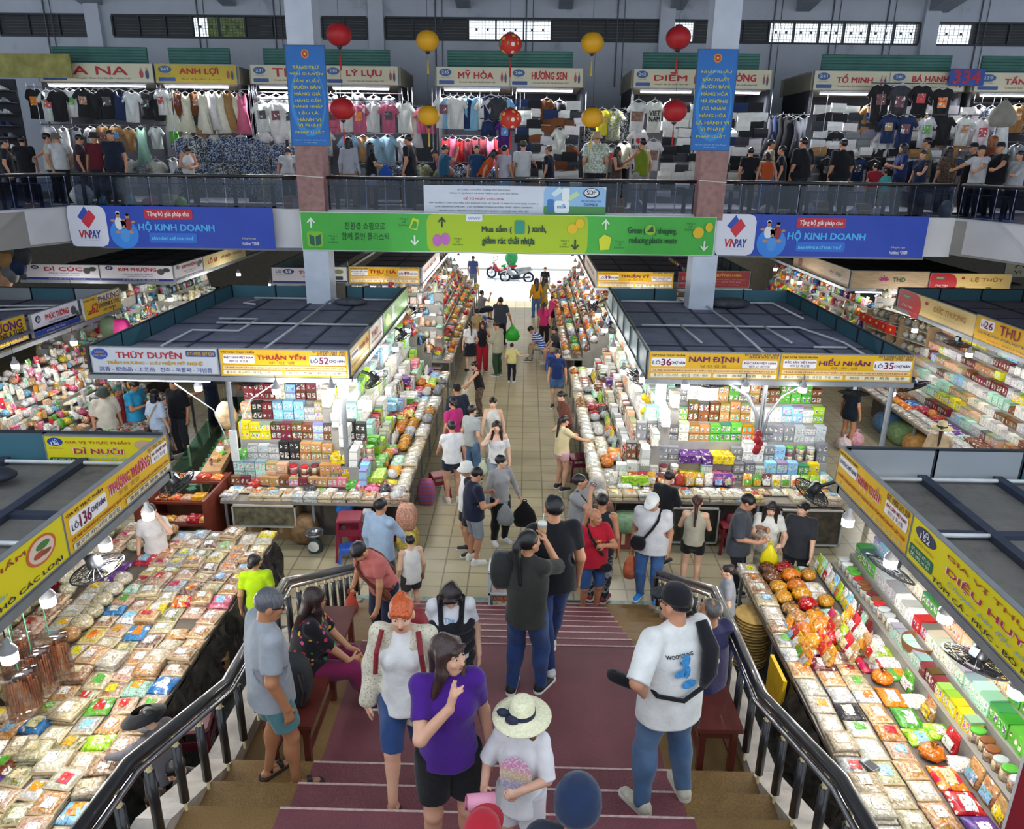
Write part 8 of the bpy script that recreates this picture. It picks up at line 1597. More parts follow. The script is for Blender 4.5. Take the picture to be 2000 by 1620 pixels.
# ---- people upstairs
def up(label,u,v,y=18.9,face=0.,hmin=1.5,**kw):
 p=aty(u,v,y);h=min(1.86,max(hmin,p.z-4.95));ln=kw.get('lean',0.);f=math.radians(face);d=.43*h*math.sin(ln)
 if p.z-4.95<hmin-.05 and not ln:ln=kw['lean']=min(.7,math.acos(max(-1,min(1,((p.z-4.95)/hmin-.54)/.46))));d=.43*h*math.sin(ln)
 return person(label,(p.x-d*math.sin(f),p.y-d*math.cos(f),4.95),h,face,vox=.022,**kw)
SH_=('short','#15131a');TR=('trousers','#22242c')
U=[('man in black leaning on the wing rail',40,264,330,dict(top=('tee',BK),L='rail')),('man in a cream tee behind the white tee with backpack',88,258,60,dict(top=('tee','#b8b4a4'))),('man in a white tee and grey cap at the wing rail',108,258,300,dict(top=('tee','#c8c8ca'),hat=('bucket','#5a5c58'),L='rail')),
('man in maroon with a dark backpack on the upper floor',148,260,60,dict(top=('tee','#3a2530'),hp=.3)),('man in a maroon tee and dark hat on the upper floor',182,257,170,dict(top=('tee','#5a1a24'),hat=('bucket','#2c2c30'))),('man in a navy polo standing at the rail',214,252,175,dict(top=('tee','#1a2032'),wide=1.1)),
('woman in a white camisole looking at her hands upstairs',364,280,150,dict(fem=True,top=('cami','#c8c4c4'),hair=('bun','#1d181a'),R='hold',L='hold',hp=.4)),('man in a white tee with a sling seen from behind by the pillar',562,288,350,dict(top=('tee','#b8b8bc'))),('woman in a sheer white blouse and tan trousers from behind',679,266,10,dict(fem=True,top=('long','#a9aeb8'),bot=('trousers','#8c7c6c'),hair=('bob','#17131a'))),
('woman in black with a blue tote among the racks',722,276,60,dict(fem=True,top=('tee',BK),bot=('skirt','#8a94a8'),hair=('long','#151216'),R='bent')),('young man in black standing sideways upstairs',798,261,290,dict(top=('tee',BK))),('woman in a teal tee reaching up to the clothes',866,284,60,dict(fem=True,top=('tee','#24506c'),R='up',hp=.2)),('girl in peach behind the teal tee',848,290,280,dict(fem=True,top=('tee','#a8605c'),y=19.4)),
('woman in a navy apron facing the hall upstairs',931,284,175,dict(fem=True,top=('tee','#1c3a5c'),bot=('skirt','#1c2c44'),wide=1.1)),('person in orange behind the patterned lantern',966,290,80,dict(fem=True,top=('tee','#b8481c'),hair=('medium','#17131a'))),('woman in a pale top with a blue bag under the patterned lantern',985,285,30,dict(fem=True,top=('tee','#a8a4b0'),bot=('skirt','#5a90b8'))),('man in a white tee with black strap and olive cap',1022,274,15,dict(top=('tee','#b8b8ba'),hat=('cap','#4a4c3a'),R='reach')),
('child in navy with yellow print at the folded tees',1073,286,300,dict(fem=True,top=('tee','#181c2c'),hair=('bun','#5a4634'))),('big man in a leaf-patterned shirt and tan hat',1166,256,10,dict(top=('shirt','#8f9a84','leaf','#c4c8c0'),hat=('bucket','#a08c6c'),wide=1.2,bot=('trousers','#1c1e26'))),('woman in a brown top paying at the heart-tee stall',1206,288,120,dict(fem=True,top=('tank','#4a362c'),hair=('medium','#17131a'),R='hold')),('woman in an olive green tank top with a sling upstairs',1257,268,330,dict(fem=True,top=('tank','#6a7a1c'),bot=('trousers','#8a8a84'),hair=('short','#17131a'),wide=1.1,L='reach')),
('person in black beside the ten-line pillar',1468,286,10,dict(top=('tee','#17181e'))),('person in a cream vest behind the child in rust',1506,270,90,dict(top=('tee','#a8a08c'),y=19.5)),('child in a rust orange top and white sleeves',1500,296,10,dict(fem=True,top=('tank','#a8481c'),hair=('bob','#2a1c18'),bot=('trousers','#3a5a84'))),('woman in black turning to her friend upstairs',1530,283,290,dict(fem=True,top=('tee',BK),hair=('short','#17131a'))),
('big man in a black printed tee at the upper rail',1572,267,340,dict(top=('over','#15161b'),wide=1.2,hy=-.4)),('big man in plain black at the upper rail',1650,270,350,dict(top=('over','#131419'),wide=1.2,hy=-.3)),('woman in blue holding a camera upstairs',1768,278,270,dict(fem=True,top=('tee','#1c2a5c'),hair=('long','#17131a'),R='hold',L='hold')),('woman in navy leaning on the rail upstairs',1806,293,240,dict(fem=True,top=('tee','#171f38'),hair=('short','#17131a'),L='rail',y=18.1)),('man in an ochre vest behind the navy woman',1815,267,300,dict(top=('tee','#8a7a4c'),y=19.5)),
('woman in a brown fur-like vest from behind',1857,284,350,dict(fem=True,top=('over','#4a3a30','leaf','#6a5a4a'),hair=('bob','#17131a'),wide=1.15)),('man in black and cap behind the leaning white tee',1906,278,260,dict(top=('tee',BK),hat=('cap','#1c1c20'))),('man in a white tee leaning over the rail, black cap',1921,283,250,dict(top=('tee','#b0b0b4'),hat=('cap','#26262a'),L='rail',R='rail',y=18.0)),('man in black leaning over the rail, black cap',1958,277,250,dict(top=('tee','#15151a'),hat=('cap','#1c1c20'),L='rail',wide=1.12,y=17.9)),('person in a white long sleeve at the frame edge, on the rail',1995,296,250,dict(top=('long','#a8a8ac'),L='rail',y=17.6)),
('child in red behind the glass',1712,318,0,dict(top=('tee','#8a1c2c'),hmin=1.1)),('child in turquoise behind the glass',1732,330,350,dict(top=('tee','#4aa09c'),bot=('shorts','#4a9a5c'),hmin=1.0)),('person in rust orange at the wing-end stall',1945,255,300,dict(top=('tee','#7a3a1c'),hair=('medium','#8a4a1c'),y=19.6)),('person at the frame edge in black, cropped at the wing',4,268,60,dict(top=('tee',BK),y=17.2))]
for lb,u,v,fc,kw in U:
 y=kw.pop('y',18.9);kw.setdefault('bot',TR);kw.setdefault('hair',SH_);kw.setdefault('tone','#b98668');up(lb,u,v,y,fc,**kw)
carrier('royal blue tote bag hanging among the upstairs racks',aty(752,322,18.6),.4,.36,'#1f4a9c','tote_bag',d=.1);carrier('big grey handbag with dark strap at the wing-end stall',aty(1965,195,19.8),.7,.62,'#8f8a80','handbag',d=.2)
# ================================================================ FURNITURE AND LOOSE THINGS
WOOD=mat('#5a241c',.4,var=.2,scale=5,coat=.2)
def bench(label,x0,x1,y0,y1,z,zs=.45):
 root=thing('bench',label,'bench',(x0,y0,z));w,d=x1-x0,y1-y0
 b=MB();b.box(0,0,zs-.04,w,d,zs);b.build('seat',WOOD,root)
 b=MB();b.box(.03,.04,zs-.12,w-.03,d-.04,zs-.04);b.build('apron',WOOD,root)
 for x in(.03,w-.08):
  for y in(.03,d/2,d-.08):b=MB();b.box(x,y,0,x+.05,y+.05,zs-.04);b.build('leg',WOOD,root)
 for x in(.04,w-.07):b=MB();b.box(x,.06,.12,x+.03,d-.06,.15);b.build('stretcher',WOOD,root)
bench('red-brown wooden bench where the woman in the floral blouse sits',-2.0,-1.62,4.78,6.45,1.5);bench('red-brown wooden bench behind the man in white',1.42,1.78,4.85,6.4,1.5)
bp_=thing('backpack','dark grey backpack lying on the bench beside the floral blouse','backpack',(-1.82,5.05,1.95));b=MB();b.smooth=True;b.T=Matrix.Translation((0,0,.22));bag_shape(b,.3,.22,.44);b.build('pack_body',mat('#26292c',.8,var=.2),bp_);b=MB();b.tube([(.1,-.12,.38),(.14,-.16,.25),(.1,-.12,.08)],.02,6);b.build('strap',BLK,bp_)
# collection box at the stair foot
root=thing('donation_box','glass donation box in a white frame at the stair foot','donation box',(-.42,9.02,.05));w,d,h=.56,.36,.78;fr=MB()
for x in(0,w):
 for y in(0,d):fr.box(x-.015,y-.015,0,x+.015,y+.015,h)
for z in(0.01,h*.58,h):
 for y in(0,d):fr.box(-.015,y-.015,z-.015,w+.015,y+.015,z+.015)
 for x in(0,w):fr.box(x-.015,0,z-.015,x+.015,d,z+.015)
fr.build('frame',mat('#c4c8cc',.4,.3),root)
b=MB();b.box(.01,.005,.02,w-.01,d-.005,h*.56);b.build('banknote_heap',mat('#7f7f74',.8,var=.7,scale=22),root)
b=MB();b.box(.0,-.006,.01,w,.0,h);b.box(0,d,.01,w,d+.006,h);b.box(-.006,0,.01,0,d,h);b.box(w,0,.01,w+.006,d,h);b.build('glass_side',CLEAR,root)
e=bpy.data.objects.new('front_notice',None);COL.objects.link(e);e.parent=root;e.location=(0,-.010,0);e.rotation_euler=(math.pi/2,0,0);flat([(.03,h*.62,0),(w-.03,h*.62,0),(w-.03,h-.04,0),(.03,h-.04,0)],mat('#b8a8a4',.5),'paper',e);text('QUỸ VÌ NGƯỜI NGHÈO',e,w/2,h*.88,.002,.44,.035,'#5a5a7c',.01);text('VÌ NGƯỜI',e,w/2,h*.72,.002,.40,.07,'#c05a34',.02);text('CHUNG TAY',e,w/2,h*.5,.002,.42,.06,'#c05a34',.02)
flat([(.05,.06,.001),(w-.05,.06,.001),(w-.05,h*.44,.001),(.05,h*.44,.001)],mat('#9a9580',.6,var=.7,scale=16),'photo_sheet',e)
# plastic stools
def stool(label,p,col,h=.42,w=.30,rz=0.,name='plastic_stool'):
 root=thing(name,label,'stool',p,rz,None);m=mat(col,.4,var=.06);b=MB();b.rbox((0,0,h-.035),(w,w,.035),.02);b.build('seat',m,root)
 for x in(-1,1):
  for y in(-1,1):b=MB();k,q=w/2-.03,w/2+.015;b.loft([[(x*q-.02,y*q-.02,0),(x*q+.02,y*q-.02,0),(x*q+.02,y*q+.02,0),(x*q-.02,y*q+.02,0)],[(x*k-.02,y*k-.02,h-.03),(x*k+.02,y*k-.02,h-.03),(x*k+.02,y*k+.02,h-.03),(x*k-.02,y*k+.02,h-.03)]]);b.build('leg',m,root)
 for s in(-1,1):b=MB();b.box(-w/2+.02,s*(w/2-.01)-.008,h*.62,w/2-.02,s*(w/2-.01)+.008,h*.78);b.build('skirt_panel',m,root);b=MB();b.box(s*(w/2-.01)-.008,-w/2+.02,h*.62,s*(w/2-.01)+.008,w/2-.02,h*.78);b.build('skirt_panel',m,root)
def G0(u,v,z=0.):p=atz(u,v,z);return p
stool('maroon plastic stool under the lot 52 counter, tallest',G0(688,1085),'#7a1a34',.72,.40,.1);stool('blue plastic step tucked inside the maroon stool',G0(680,1092),'#2f5fc0',.24,.24,.2)
stool('maroon plastic stool behind the white tee and navy shorts',G0(858,968),'#7a1c30',.45,.32,.4);stool('purple-maroon plastic stool by the pouch counter girl',G0(1128,935),'#6a1c38',.5,.34,.2);stool('purple plastic stool under the woman in beige shorts',G0(1083,718),'#5a2c6c',.45,.32);stool('blue plastic stool under the striped tee',G0(1050,690),'#2f58b0',.45,.3);stool('blue and yellow stool under the woman in grey far up the aisle',G0(942,640),'#2f58a8',.45,.32);stool('blue plastic stool behind the navy collar woman',G0(1076,722),'#2a54b4',.45,.3)
stool('low brown stool in the dark gap by the dried-food table',G0(428,1335),'#7a5a34',.45,.32,.3);stool('dark red plastic chair behind the near handrail',G0(392,1500),'#4a1220',.62,.36,.2);stool('dark red stool under the counter beside the washed tee',G0(1420,1075),'#6a1420',.5,.3)
# kitchen scale
s=thing('market_scale','white dial scale with steel pan on the floor before lot 52','scale',G0(617,1076));b=MB();b.smooth=True;b.lathe([(.11,0),(.12,.03),(.1,.16),(.07,.22),(.03,.26)],18);b.build('scale_body',mat('#3a4a44',.5),s);b=MB();b.T=Matrix.Translation((0,-.1,.13))@Matrix.Rotation(math.pi/2,4,'X');b.lathe([(.09,0),(.09,.02)],20);b.build('dial',mat('#d4d4d0',.4),s);b=MB();b.smooth=True;b.lathe([(.05,.27),(.14,.30),(.17,.35),(.165,.35),(.12,.31),(.0005,.285)],20);b.build('pan',CHROME,s)
# boxes and sacks under the counters
def cbox(label,p,w,d,h,col='#a5845a',rz=0.,name='cardboard_box'):
 o=thing(name,label,'box',p,rz);b=MB();b.box(-w/2,-d/2,0,w/2,d/2,h);b.build('carton',mat(col,.8,var=.15),o);b=MB();b.box(-.03,-d/2-.003,h*.3,.03,-d/2,h);b.box(-.03,-d/2,h,.03,d/2,h+.003);b.build('tape',mat('#c0ae8c',.4),o)
def sack(label,p,w,h,col,name='sack',d=None,rz=0.,m=None):
 o=thing(name,label,'sack',p,rz);b=MB();b.smooth=True;(bag_mesh(b,w,d or w,h,w*9,tie=True)if name=='plastic_bag' else(setattr(b,'T',Matrix.Translation((0,0,h/2))),bag_shape(b,w,d or w*.9,h)));b.build('sack_body',m or mat(col,.6,var=.3,scale=14,bump=.4),o)
cbox('brown carton with a plastic bag on it under the lot 52 counter',(-4.55,11.5,0),.42,.4,.34);cbox('brown carton beside the stack of tan bags under lot 52',(-4.05,11.55,0),.36,.36,.4);sack('clear bag of orange goods on the brown carton',(-4.55,11.45,.345),.4,.22,'#b8b0a4');sack('tall stack of flat tan paper bags under the lot 52 counter',(-3.62,11.3,0),.42,.5,'#8f6f4c')
sack('red mesh sack hanging under the lot 52 counter',(-2.75,11.35,.0),.34,.56,'#b02c44');sack('red basket of bags under the lot 52 counter',(-2.25,11.5,0),.5,.34,'#a01f24');cbox('beige drawer box under the lot 52 counter',(-2.4,11.75,.38),.6,.2,.3,'#a8977c',name='drawer_box');sack('bright blue basin bag under the lot 52 counter',(-2.95,11.45,.45),.3,.26,'#1f6fc0')
SHR=mat('#c08a74',.5,var=.5,scale=40,bump=.6)
sack('tall round bag of dried shrimp at the corner of lot 52',(-1.86,11.05,.42),.34,.42,'#c89a84',m=SHR);sack('stack of yellow candy bags under the shrimp bag',(-1.86,11.08,0),.36,.44,'#c8a83c',m=mat('#c0a84c',.4,var=.6,scale=26,bump=.5));sack('tall white and red bundle leaning at the lot 52 corner',(-2.28,11.02,0),.2,.72,'#d0c0bc',m=mat('#c8b0b0',.5,var=.8,scale=16));sack('tall silver bundle leaning at the lot 52 corner',(-2.5,11.05,0),.2,.74,'#a8aaac')
sack('tall round bag of brown nuts at the corner of lot 36',(1.36,11.35,.3),.36,.56,'#6a4436',m=mat('#6f4a3a',.5,var=.6,scale=40,bump=.6));sack('round bag of pale shreds behind the nut bag',(1.28,11.75,.78),.3,.3,'#a8a098')
sack('red and blue plaid woven bag beside the lot 52 corner',G0(833,985),.34,.5,'#b06070','plaid_bag',.24,m=cloth('#b04a5c','stripe','#5a6aa8'));sack('pink plastic bag standing in the side walkway',G0(1668,872),.4,.42,'#d8a0ac','plastic_bag');sack('white-pink plastic bag beside the pink one in the side walkway',G0(1645,878),.36,.36,'#dcc8c8','plastic_bag')
def cabinet(label,p,w,h,d=.4,inside='#8a745c'):
 o=thing('glass_cabinet',label,'cabinet',p);f=MB();t=.025
 for x in(0,w-t):f.box(x,-.02,0,x+t,.02,h)
 for z in(0,h-t):f.box(0,-.02,z,w,.02,z+t)
 f.build('door_frame',mat('#b8b6b0',.4,.2),o);b=MB();b.box(0,.02,0,w,d,h);b.build('body',mat(inside,.7,var=.5,scale=9),o);g=MB();g.box(t,-.004,t,w-t,.004,h-t);g.build('glass_pane',CLEAR,o)
 for q in range(5):s_=MB();s_.smooth=True;s_.ell((w*(q+.6)/5.4,-.0,h*.45),(w*.085,.015,h*.34),10,6);
cabinet('glass cabinet of dried fish under the lot 52 counter',(-4.75,11.15,.34),1.05,.40);cabinet('white-framed glass cabinet behind the auburn-haired woman',(2.35,11.42,.05),.95,.66,inside='#3c362f');cabinet('glass cabinet of brown packets behind the vendor in black',(4.3,11.42,.05),1.05,.66,inside='#5c4638')
sack('dark red sack between the cabinets under lot 36',(3.52,11.4,0),.3,.62,'#5a1420');cbox('red tin box low under the lot 36 corner',(1.7,11.4,.0),.5,.3,.3,'#7a3a34');sack('green and silver packs under the lot 36 corner',(1.75,11.35,.31),.5,.3,'#6f8f6c')
# left of lot 52: reddish shelf rack with open trays
o=thing('wooden_rack','reddish wooden rack of orange trays behind the woman on the phone','rack',(-5.05,10.9,0));RW=mat('#6a2a1c',.5,var=.2)
for q in range(4):b=MB();b.box(-1.1,-.1+.28*q,.1+.26*q,0,.3+.28*q,.14+.26*q);b.build('shelf',RW,o)
for x in(-1.12,.0):b=MB();b.box(x-.02,-.1,0,x+.02,1.1,.95);b.build('side_panel',RW,o)
rr=random.Random(3)
for q in range(4):
 for k in range(5):item(rr.choice(['tin','pack']),rr.choice(['orange','amber','red','white','peach']),Vector((-6.05+.21*k,10.95+.28*q,.145+.26*q)),0,(1,.8,1),'%s on shelf %s of the reddish rack'%(ordw(k+1),ordw(q+1)),rr,1,'trays on the reddish rack')
# glass craft counter of lot 53
o=thing('glass_counter','long green-tinted glass counter of crafts under the lot 53 sign','counter',(-6.75,16.2,0));u_=Vector((.95,-4.6,0));
M0=Matrix.Translation((-6.55,16.4,0))@Matrix.Rotation(math.atan2(-4.6,.75),4,'Z');o.matrix_world=M0
b=MB();b.box(0,-.32,0,4.7,.3,.5);b.build('base',mat('#7a4a34',.5,var=.2),o);b=MB();b.box(0,-.3,.5,4.7,.28,.9);b.build('glass_case',glass_mat('#b8dcd0',.4),o);b=MB()
for x in(0,1.55,3.1,4.66):b.box(x,-.32,.5,x+.04,-.28,.92);b.box(x,.26,.5,x+.04,.3,.92)
b.build('case_frame',mat('#b9a88c',.5),o);b=MB();b.box(0,.3,.9,4.7,.62,1.02);b.build('back_shelf',mat('#a8845c',.5,var=.2),o)
for k in range(26):item(rr.choice(['tin','jar','pack']),rr.choice(['tan','brown','cream','green','amber','white']),M0@Vector((.15+.17*k,rr.uniform(.4,.5),1.024)),rr.uniform(0,3),(.6,.5,.9),'%s along the back shelf of the glass craft counter'%ordw(k+1),rr,1,'crafts on the glass counter')
for k in range(20):item('tin',rr.choice(['mint','cream','white','green']),M0@Vector((.15+.23*k,0,.503)),rr.uniform(0,3),(.7,.6,.6),'%s inside the glass craft counter'%ordw(k+1),rr,1,'crafts inside the glass counter')
# red cool box, tray stack, yellow board
o=thing('cool_box','red cool box with a pale lid rim under the lot 26 counter','cool box',(8.42,14.1,0),-1.5);b=MB();b.rbox((0,0,0),(.75,.5,.46),.03);b.build('box_body',mat('#8a1c26',.45),o);b=MB();b.rbox((0,0,.46),(.78,.53,.05),.015);b.build('rim',mat('#c8b8ac',.5),o);b=MB();b.rbox((0,0,.51),(.74,.5,.06),.02);b.build('lid',mat('#8a1c26',.45),o)
for k in range(4):sack(('first','second','third','fourth')[k]+' plastic bag of goods stored under the lot 26 counter',(8.75,15.0+.75*k,0),.6,.5,['#a8b0a4','#b88a4c','#7fa06c','#5a80a8'][k])
o=thing('tray_stack','tall stack of round golden trays at the table corner beside the girl in grey','tray stack',(3.0,9.2,0));b=MB()
for q in range(16):b.lathe([(.2,.045*q),(.235,.045*q+.035),(.225,.045*q+.04)],18,c=(rr.uniform(-.01,.01),rr.uniform(-.01,.01),0))
b.build('stacked_rims',mat('#a88a50',.4,var=.3,scale=9),o);o.location=(2.98,8.35,.0)
b=MB();b.box(-.02,-.24,0,.02,.24,.5);tag(b.build('yellow_board',mat('#d0a818',.5)),'upright yellow board at the edge of the pouch terrace','board');bpy.data.objects['yellow_board'].location=(2.93,7.2,.27)
# plastic drop cloth hanging from the near tables
for nm,x,y0,y1,lb in(('plastic_sheet',-3.63,9.9,3.0,'crumpled clear-black plastic sheet hanging from the dried-food table edge'),('plastic_sheet',2.99,7.0,3.2,'crumpled dark plastic sheet hanging from the snack table edge')):
 b=MB();b.smooth=True;n=60;rows=[]
 for j in range(6):rows.append([(x+(.0 if j==0 else.05*math.sin(i*1.3+j)+.03*math.sin(i*2.9))-.05*j*(1 if x>0 else-1)*.6,y0+(y1-y0)*i/n,.76-.13*j+.02*math.sin(i*2+j))for i in range(n+1)])
 b.loft(rows,cap=False,closed=False);tag(b.build(nm,mat('#2c2a28',.25,var=.6,scale=12,bump=.5)),lb,'plastic sheet')
# hanging bags
BR=mat('#8a5a40',.5,var=.35,scale=20)
for i,(u,v,c)in enumerate(((25,1300,0),(60,1330,1),(95,1300,2),(35,1370,3))):
 p=atz(u,v-60,1.75);o=thing('hanging_bag','%s clear bag of brown dried sticks hanging under the sign'%ordw(i+1),'bag',p,rr.uniform(0,1))
 b=MB();b.smooth=True;b.loft([[(x*.15,y*.035+.012*math.sin(x*9+z*20),z)for x,y in((-1,-1),(-.3,-1.5),(.4,-1.4),(1,-1),(1,1),(.3,1.5),(-.4,1.4),(-1,1))]for z in(-.5,-.4,-.25,-.1,0)]);b.build('clear_film',glass_mat('#dcd0c8',.9),o)
 b=MB()
 for q in range(13):x=-.12+.02*q;b.tube([(x+rr.uniform(-.01,.01),rr.uniform(-.02,.02),-.47+rr.uniform(0,.04)),(x,rr.uniform(-.02,.02),-.08-rr.uniform(0,.08))],.008,5)
 b.build('dried_sticks',BR,o);b=MB();b.tube([(0,0,0),(0,0,.95)],.006,4);b.build('string',mat('#2c5a44',.6),o)
for i,(u,v,c,lb)in enumerate(((1262,775,'#c8a81c','hanging bunch of yellow toy mangoes at the aisle corner of lot 36'),(1290,765,'#c87a9c','hanging pink and lilac trinkets at the aisle corner of lot 36'),(1485,850,'#a01f2c','red hanging packs beside the grey post'),(632,750,'#d8b81c','hanging yellow bag at the top of the lot 52 shelf'),(440,790,'#c0a480','crumpled beige bag hanging on the lot 52 post'),(1480,790,'#d8a01c','orange and white boxes hung beside the bracket'))):
 p=atz(u,v,2.0);o=thing('hanging_goods',lb,'hanging goods',p);b=MB();b.smooth=True
 if 'crumpled' in lb:b.T=Matrix.Translation((0,0,-.45));bag_mesh(b,.38,.25,.5,4)
 else:
  for q in range(5):b.ell((rr.uniform(-.05,.05),rr.uniform(-.04,.04),-.07*q),(.065,.05,.07),10,6)
 b.build('bundle',mat(c,.45,var=.3,scale=12),o);b=MB();b.tube([(0,0,0),(0,0,.7)],.005,4);b.build('string',BLK,o)
# curved metal brackets and meter box on the posts
o=thing('curved_bracket','curved grey metal bracket on the post under the lot 35 and 36 signs','bracket',(4.15,12.5,0));b=MB();b.smooth=True;b.tube([(-.05,-.02,1.55),(-.1,-.02,2.0),(-.3,-.02,2.35),(-.7,-.02,2.6),(-1.1,-.02,2.66)],.035,6);b.tube([(.05,-.02,1.55),(.1,-.02,2.0),(.3,-.02,2.35),(.7,-.02,2.6),(1.1,-.02,2.66)],.022,6);b.build('arms',GREYM,o);b=MB();b.box(-.12,-.09,1.1,.12,-.04,1.5);b.build('meter_box',mat('#c8ccd0',.5),o)
o=thing('curved_bracket','thin curved white pipe on the post under the lot 52 sign','bracket',(-4.9,11.95,0));b=MB();b.smooth=True;b.tube([(.1,0,1.3),(.14,0,1.9),(.35,0,2.3),(.8,0,2.6)],.012,6);b.tube([(-.08,0,1.4),(-.3,0,2.1),(-.9,0,2.55)],.010,6);b.build('pipe',PIPE,o);b=MB();b.box(-.06,-.07,1.2,.06,-.02,1.75);b.build('socket_box',mat('#d0d4d4',.5),o)
# flags and wooden cases beyond lot 35
for i in range(5):
 p=Vector((9.15,20.6-.4*i,2.28));o=thing('paper_flag','%s small red flag with yellow star on the string'%ordw(i+1),'flag',p,-1.2);b=MB();b.box(0,-.004,-.22,.3,.004,0);b.build('flag_cloth',mat('#c01c1c',.6,var=0.),o);flat([(.15+.055*math.sin(q*math.pi/5)*(1 if q%2==0 else.4),-.006,-.11+.055*math.cos(q*math.pi/5)*(1 if q%2==0 else.4))for q in range(10)],mat('#e0c02c',.6),'star',o);b=MB();b.tube([(-.05,0,.005),(.4,0,.005)],.004,4);b.build('string',mat('#d0d0d0',.6),o)
o=thing('wooden_showcase','pale wooden showcase with glass shelves beyond the lot 35 roof','showcase',(9.5,21.0,0),-1.35);LW=mat('#a08668',.5,var=.15)
for x in(0,.95,1.35,2.4):b=MB();b.box(x,0,0,x+.05,.4,2.3);b.build('upright',LW,o)
for q in range(7):b=MB();b.box(0,.02,.2+.32*q,2.4,.4,.215+.32*q);b.build('shelf',mat('#c0c4b8',.3),o)
b=MB();b.box(0,.4,0,2.4,.43,2.3);b.build('back_panel',LW,o)
M1=Matrix.Translation((9.5,21.0,0))@Matrix.Rotation(-1.35,4,'Z')
for q in range(7):
 for k in range(9):item('bag',rr.choice(['silver','white','straw','cream']),M1@Vector((.15+.26*k,.2,.218+.32*q)),0,(.9,.8,1.1),'x',rr,2)
# hats and bags hanging on the far left wall side of the ground floor
for i,(u,v,c)in enumerate(((15,510,'tan'),(35,520,'navy'),(20,535,'grey'),(45,500,'charcoal'),(8,545,'peach'))):
 p=aty(u,v,19.6);o=thing('hanging_backpack','%s %s bag hanging below the balcony wing'%(ordw(i+1),c),'bag',p);b=MB();b.smooth=True;bag_shape(b,.4,.2,.45);b.build('pack_body',mat(PAL[c],.7,var=.2),o);b=MB();b.tube([(0,0,.2),(0,0,4.19-p.z)],.006,4);b.build('string',BLK,o)
# backpacks on the walkway beside the toys sign
for u,v,c,lb in((238,645,'#c8287c','pink and blue school backpack hanging beside the number 62 sign'),(215,640,'#4a5a44','olive green backpack hanging beside the pink one')):
 p=aty(u,v,16.6);o=thing('hanging_backpack',lb,'backpack',p);b=MB();b.smooth=True;bag_shape(b,.42,.22,.5);b.build('pack_body',mat(c,.5,var=.2),o);b=MB();b.tube([(0,0,.2),(0,0,2.7-p.z)],.006,4);b.build('string',BLK,o)
for i in range(6):
 p=Vector((-9.5+.0*i,18.6+.55*i,2.0));o=garment('tee',['white','cream','white','lime','white','cream'][i],p,'%s on the rail past the number 62 sign, ground floor'%ordw(i+1),rr,1.3,math.pi/2,1.)
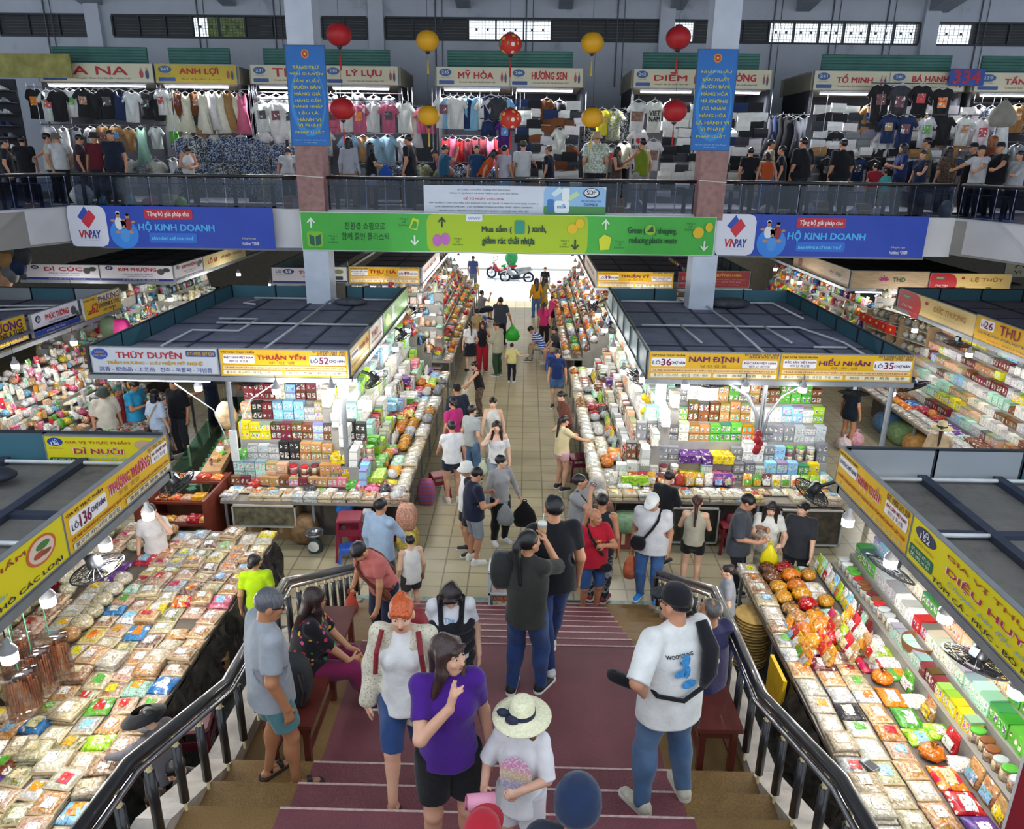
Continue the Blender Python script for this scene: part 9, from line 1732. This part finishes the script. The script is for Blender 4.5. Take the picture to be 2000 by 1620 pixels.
# motorbikes
def motorbike(label,p,rz,body,seat,lean=.08):
 root=thing('motorbike',label,'motorbike',p,rz);TY=mat('#17171a',.7)
 for x,nm in((-.62,'rear_wheel'),(.62,'front_wheel')):
  b=MB();b.smooth=True;b.torus((x,0,.29),.25,.045,28,8,'y');w=b.build(nm,TY,root);b=MB();b.torus((x,0,.29),.2,.014,24,5,'y')
  for k in range(8):a=2*math.pi*k/8;b.tube([(x,0,.29),(x+.2*math.cos(a),0,.29+.2*math.sin(a))],.008,4)
  b.build('rim',CHROME,w)
 b=MB();b.smooth=True;b.tube([(.42,0,.78),(.35,0,.5),(.1,0,.36),(-.2,0,.38)],[.07,.12,.12,.1],10);b.tube([(-.1,0,.5),(-.45,0,.62),(-.85,0,.74)],[.1,.12,.05],10);b.build('body_panels',mat(body,.3,coat=.5),root)
 b=MB();b.smooth=True;b.tube([(.05,0,.66),(-.3,0,.74),(-.75,0,.8)],[.07,.11,.06],10);b.build('seat',mat(seat,.5),root)
 b=MB();b.tube([(.62,.06,.29),(.45,.05,.85)],.025,6);b.tube([(.62,-.06,.29),(.45,-.05,.85)],.025,6);b.build('fork',CHROME,root)
 b=MB();b.tube([(.38,-.34,.98),(.45,-.12,.92),(.45,.12,.92),(.38,.34,.98)],.018,6);b.build('handlebar',BLK,root)
 for s in(-1,1):b=MB();b.tube([(.4,s*.25,.95),(.38,s*.3,1.12)],.006,4);b.ell((.38,s*.32,1.15),(.03,.06,.04),8,5);b.build('mirror',BLK,root)
 b=MB();b.smooth=True;b.ell((.53,0,.84),(.08,.1,.09),12,7);b.build('headlight',mat('#c8ccd4',.2),root);b=MB();b.smooth=True;b.tube([(.62-.28,0,.5),(.62,0,.6),(.62+.28,0,.46)],[.05,.06,.03],8);b.build('front_fender',mat(body,.3),root)
 b=MB();b.smooth=True;b.box(-.15,-.12,.2,.2,.12,.42);b.tube([(.0,.14,.24),(-.75,.16,.34)],[.03,.05],8);b.build('engine',mat('#33353a',.4,.5),root);b=MB();b.tube([(-.05,-.1,.25),(-.12,-.28,0)],.012,5);b.build('kickstand',BLK,root)
motorbike('silver and black motorbike parked across the street opening',(-.45,39.9,-.12),math.pi-.12,'#9aa0aa','#8a9098');motorbike('red motorbike with a green-jacketed rider gear behind the silver one',(-1.25,41.2,-.12),math.pi-.3,'#b02430','#2f9a50')
o=thing('rain_poncho','bright green poncho draped over the red motorbike','poncho',(-.75,41.1,.65));b=MB();b.smooth=True;bag_mesh(b,.7,.5,.75,2);b.build('cloth_folds',mat('#1f9a50',.5,var=.2),o)
# price card with code left blank, calculator, glasses on the tables
b=MB();b.box(-.08,-.004,0,.08,.004,.2);tag(b.build('price_card',mat('#dcdcdc',.5)),'white card standing among the cartons of lot 52','card');bpy.data.objects['price_card'].location=(-2.75,12.6,1.9)
o=thing('calculator','grey pocket calculator lying on a tray near the handrail','calculator',(3.3,5.7,.84),.5);b=MB();b.box(-.05,-.08,0,.05,.08,.015);b.build('case',mat('#7a8084',.4),o);b=MB();b.box(-.04,.04,.015,.04,.065,.018);b.build('display',mat('#a8b8a8',.3),o);b=MB();b.box(-.04,-.07,.015,.04,.03,.017);b.build('keypad',mat('#2c2e32',.5),o)
b=MB();b.lathe([(.17,0),(.19,.1),(.185,.1),(.165,.01)],18);b.smooth=False;tag(b.build('orange_basket',mat('#8a5a34',.6)),'brown plastic basket on the box shelves by the bulb lamp','basket');bpy.data.objects['orange_basket'].location=(4.5,7.3,1.0)

p=aty(1962,1440,3.3);sign('dark red board with a pale frame cut off at the lower corner of the view',(p.x+.14,3.3,p.z-1.2),(.8,-.6,0),.9,1.2,'#7a1420',[('t','CHỢ HÀN',.5,.75,.8,.1,'#d8c8c0',.02),('t','GIA VỊ',.5,.55,.6,.1,'#d8c8c0',.02)],rim='#c8c4c4')
flush_stuff()
fit_texts()
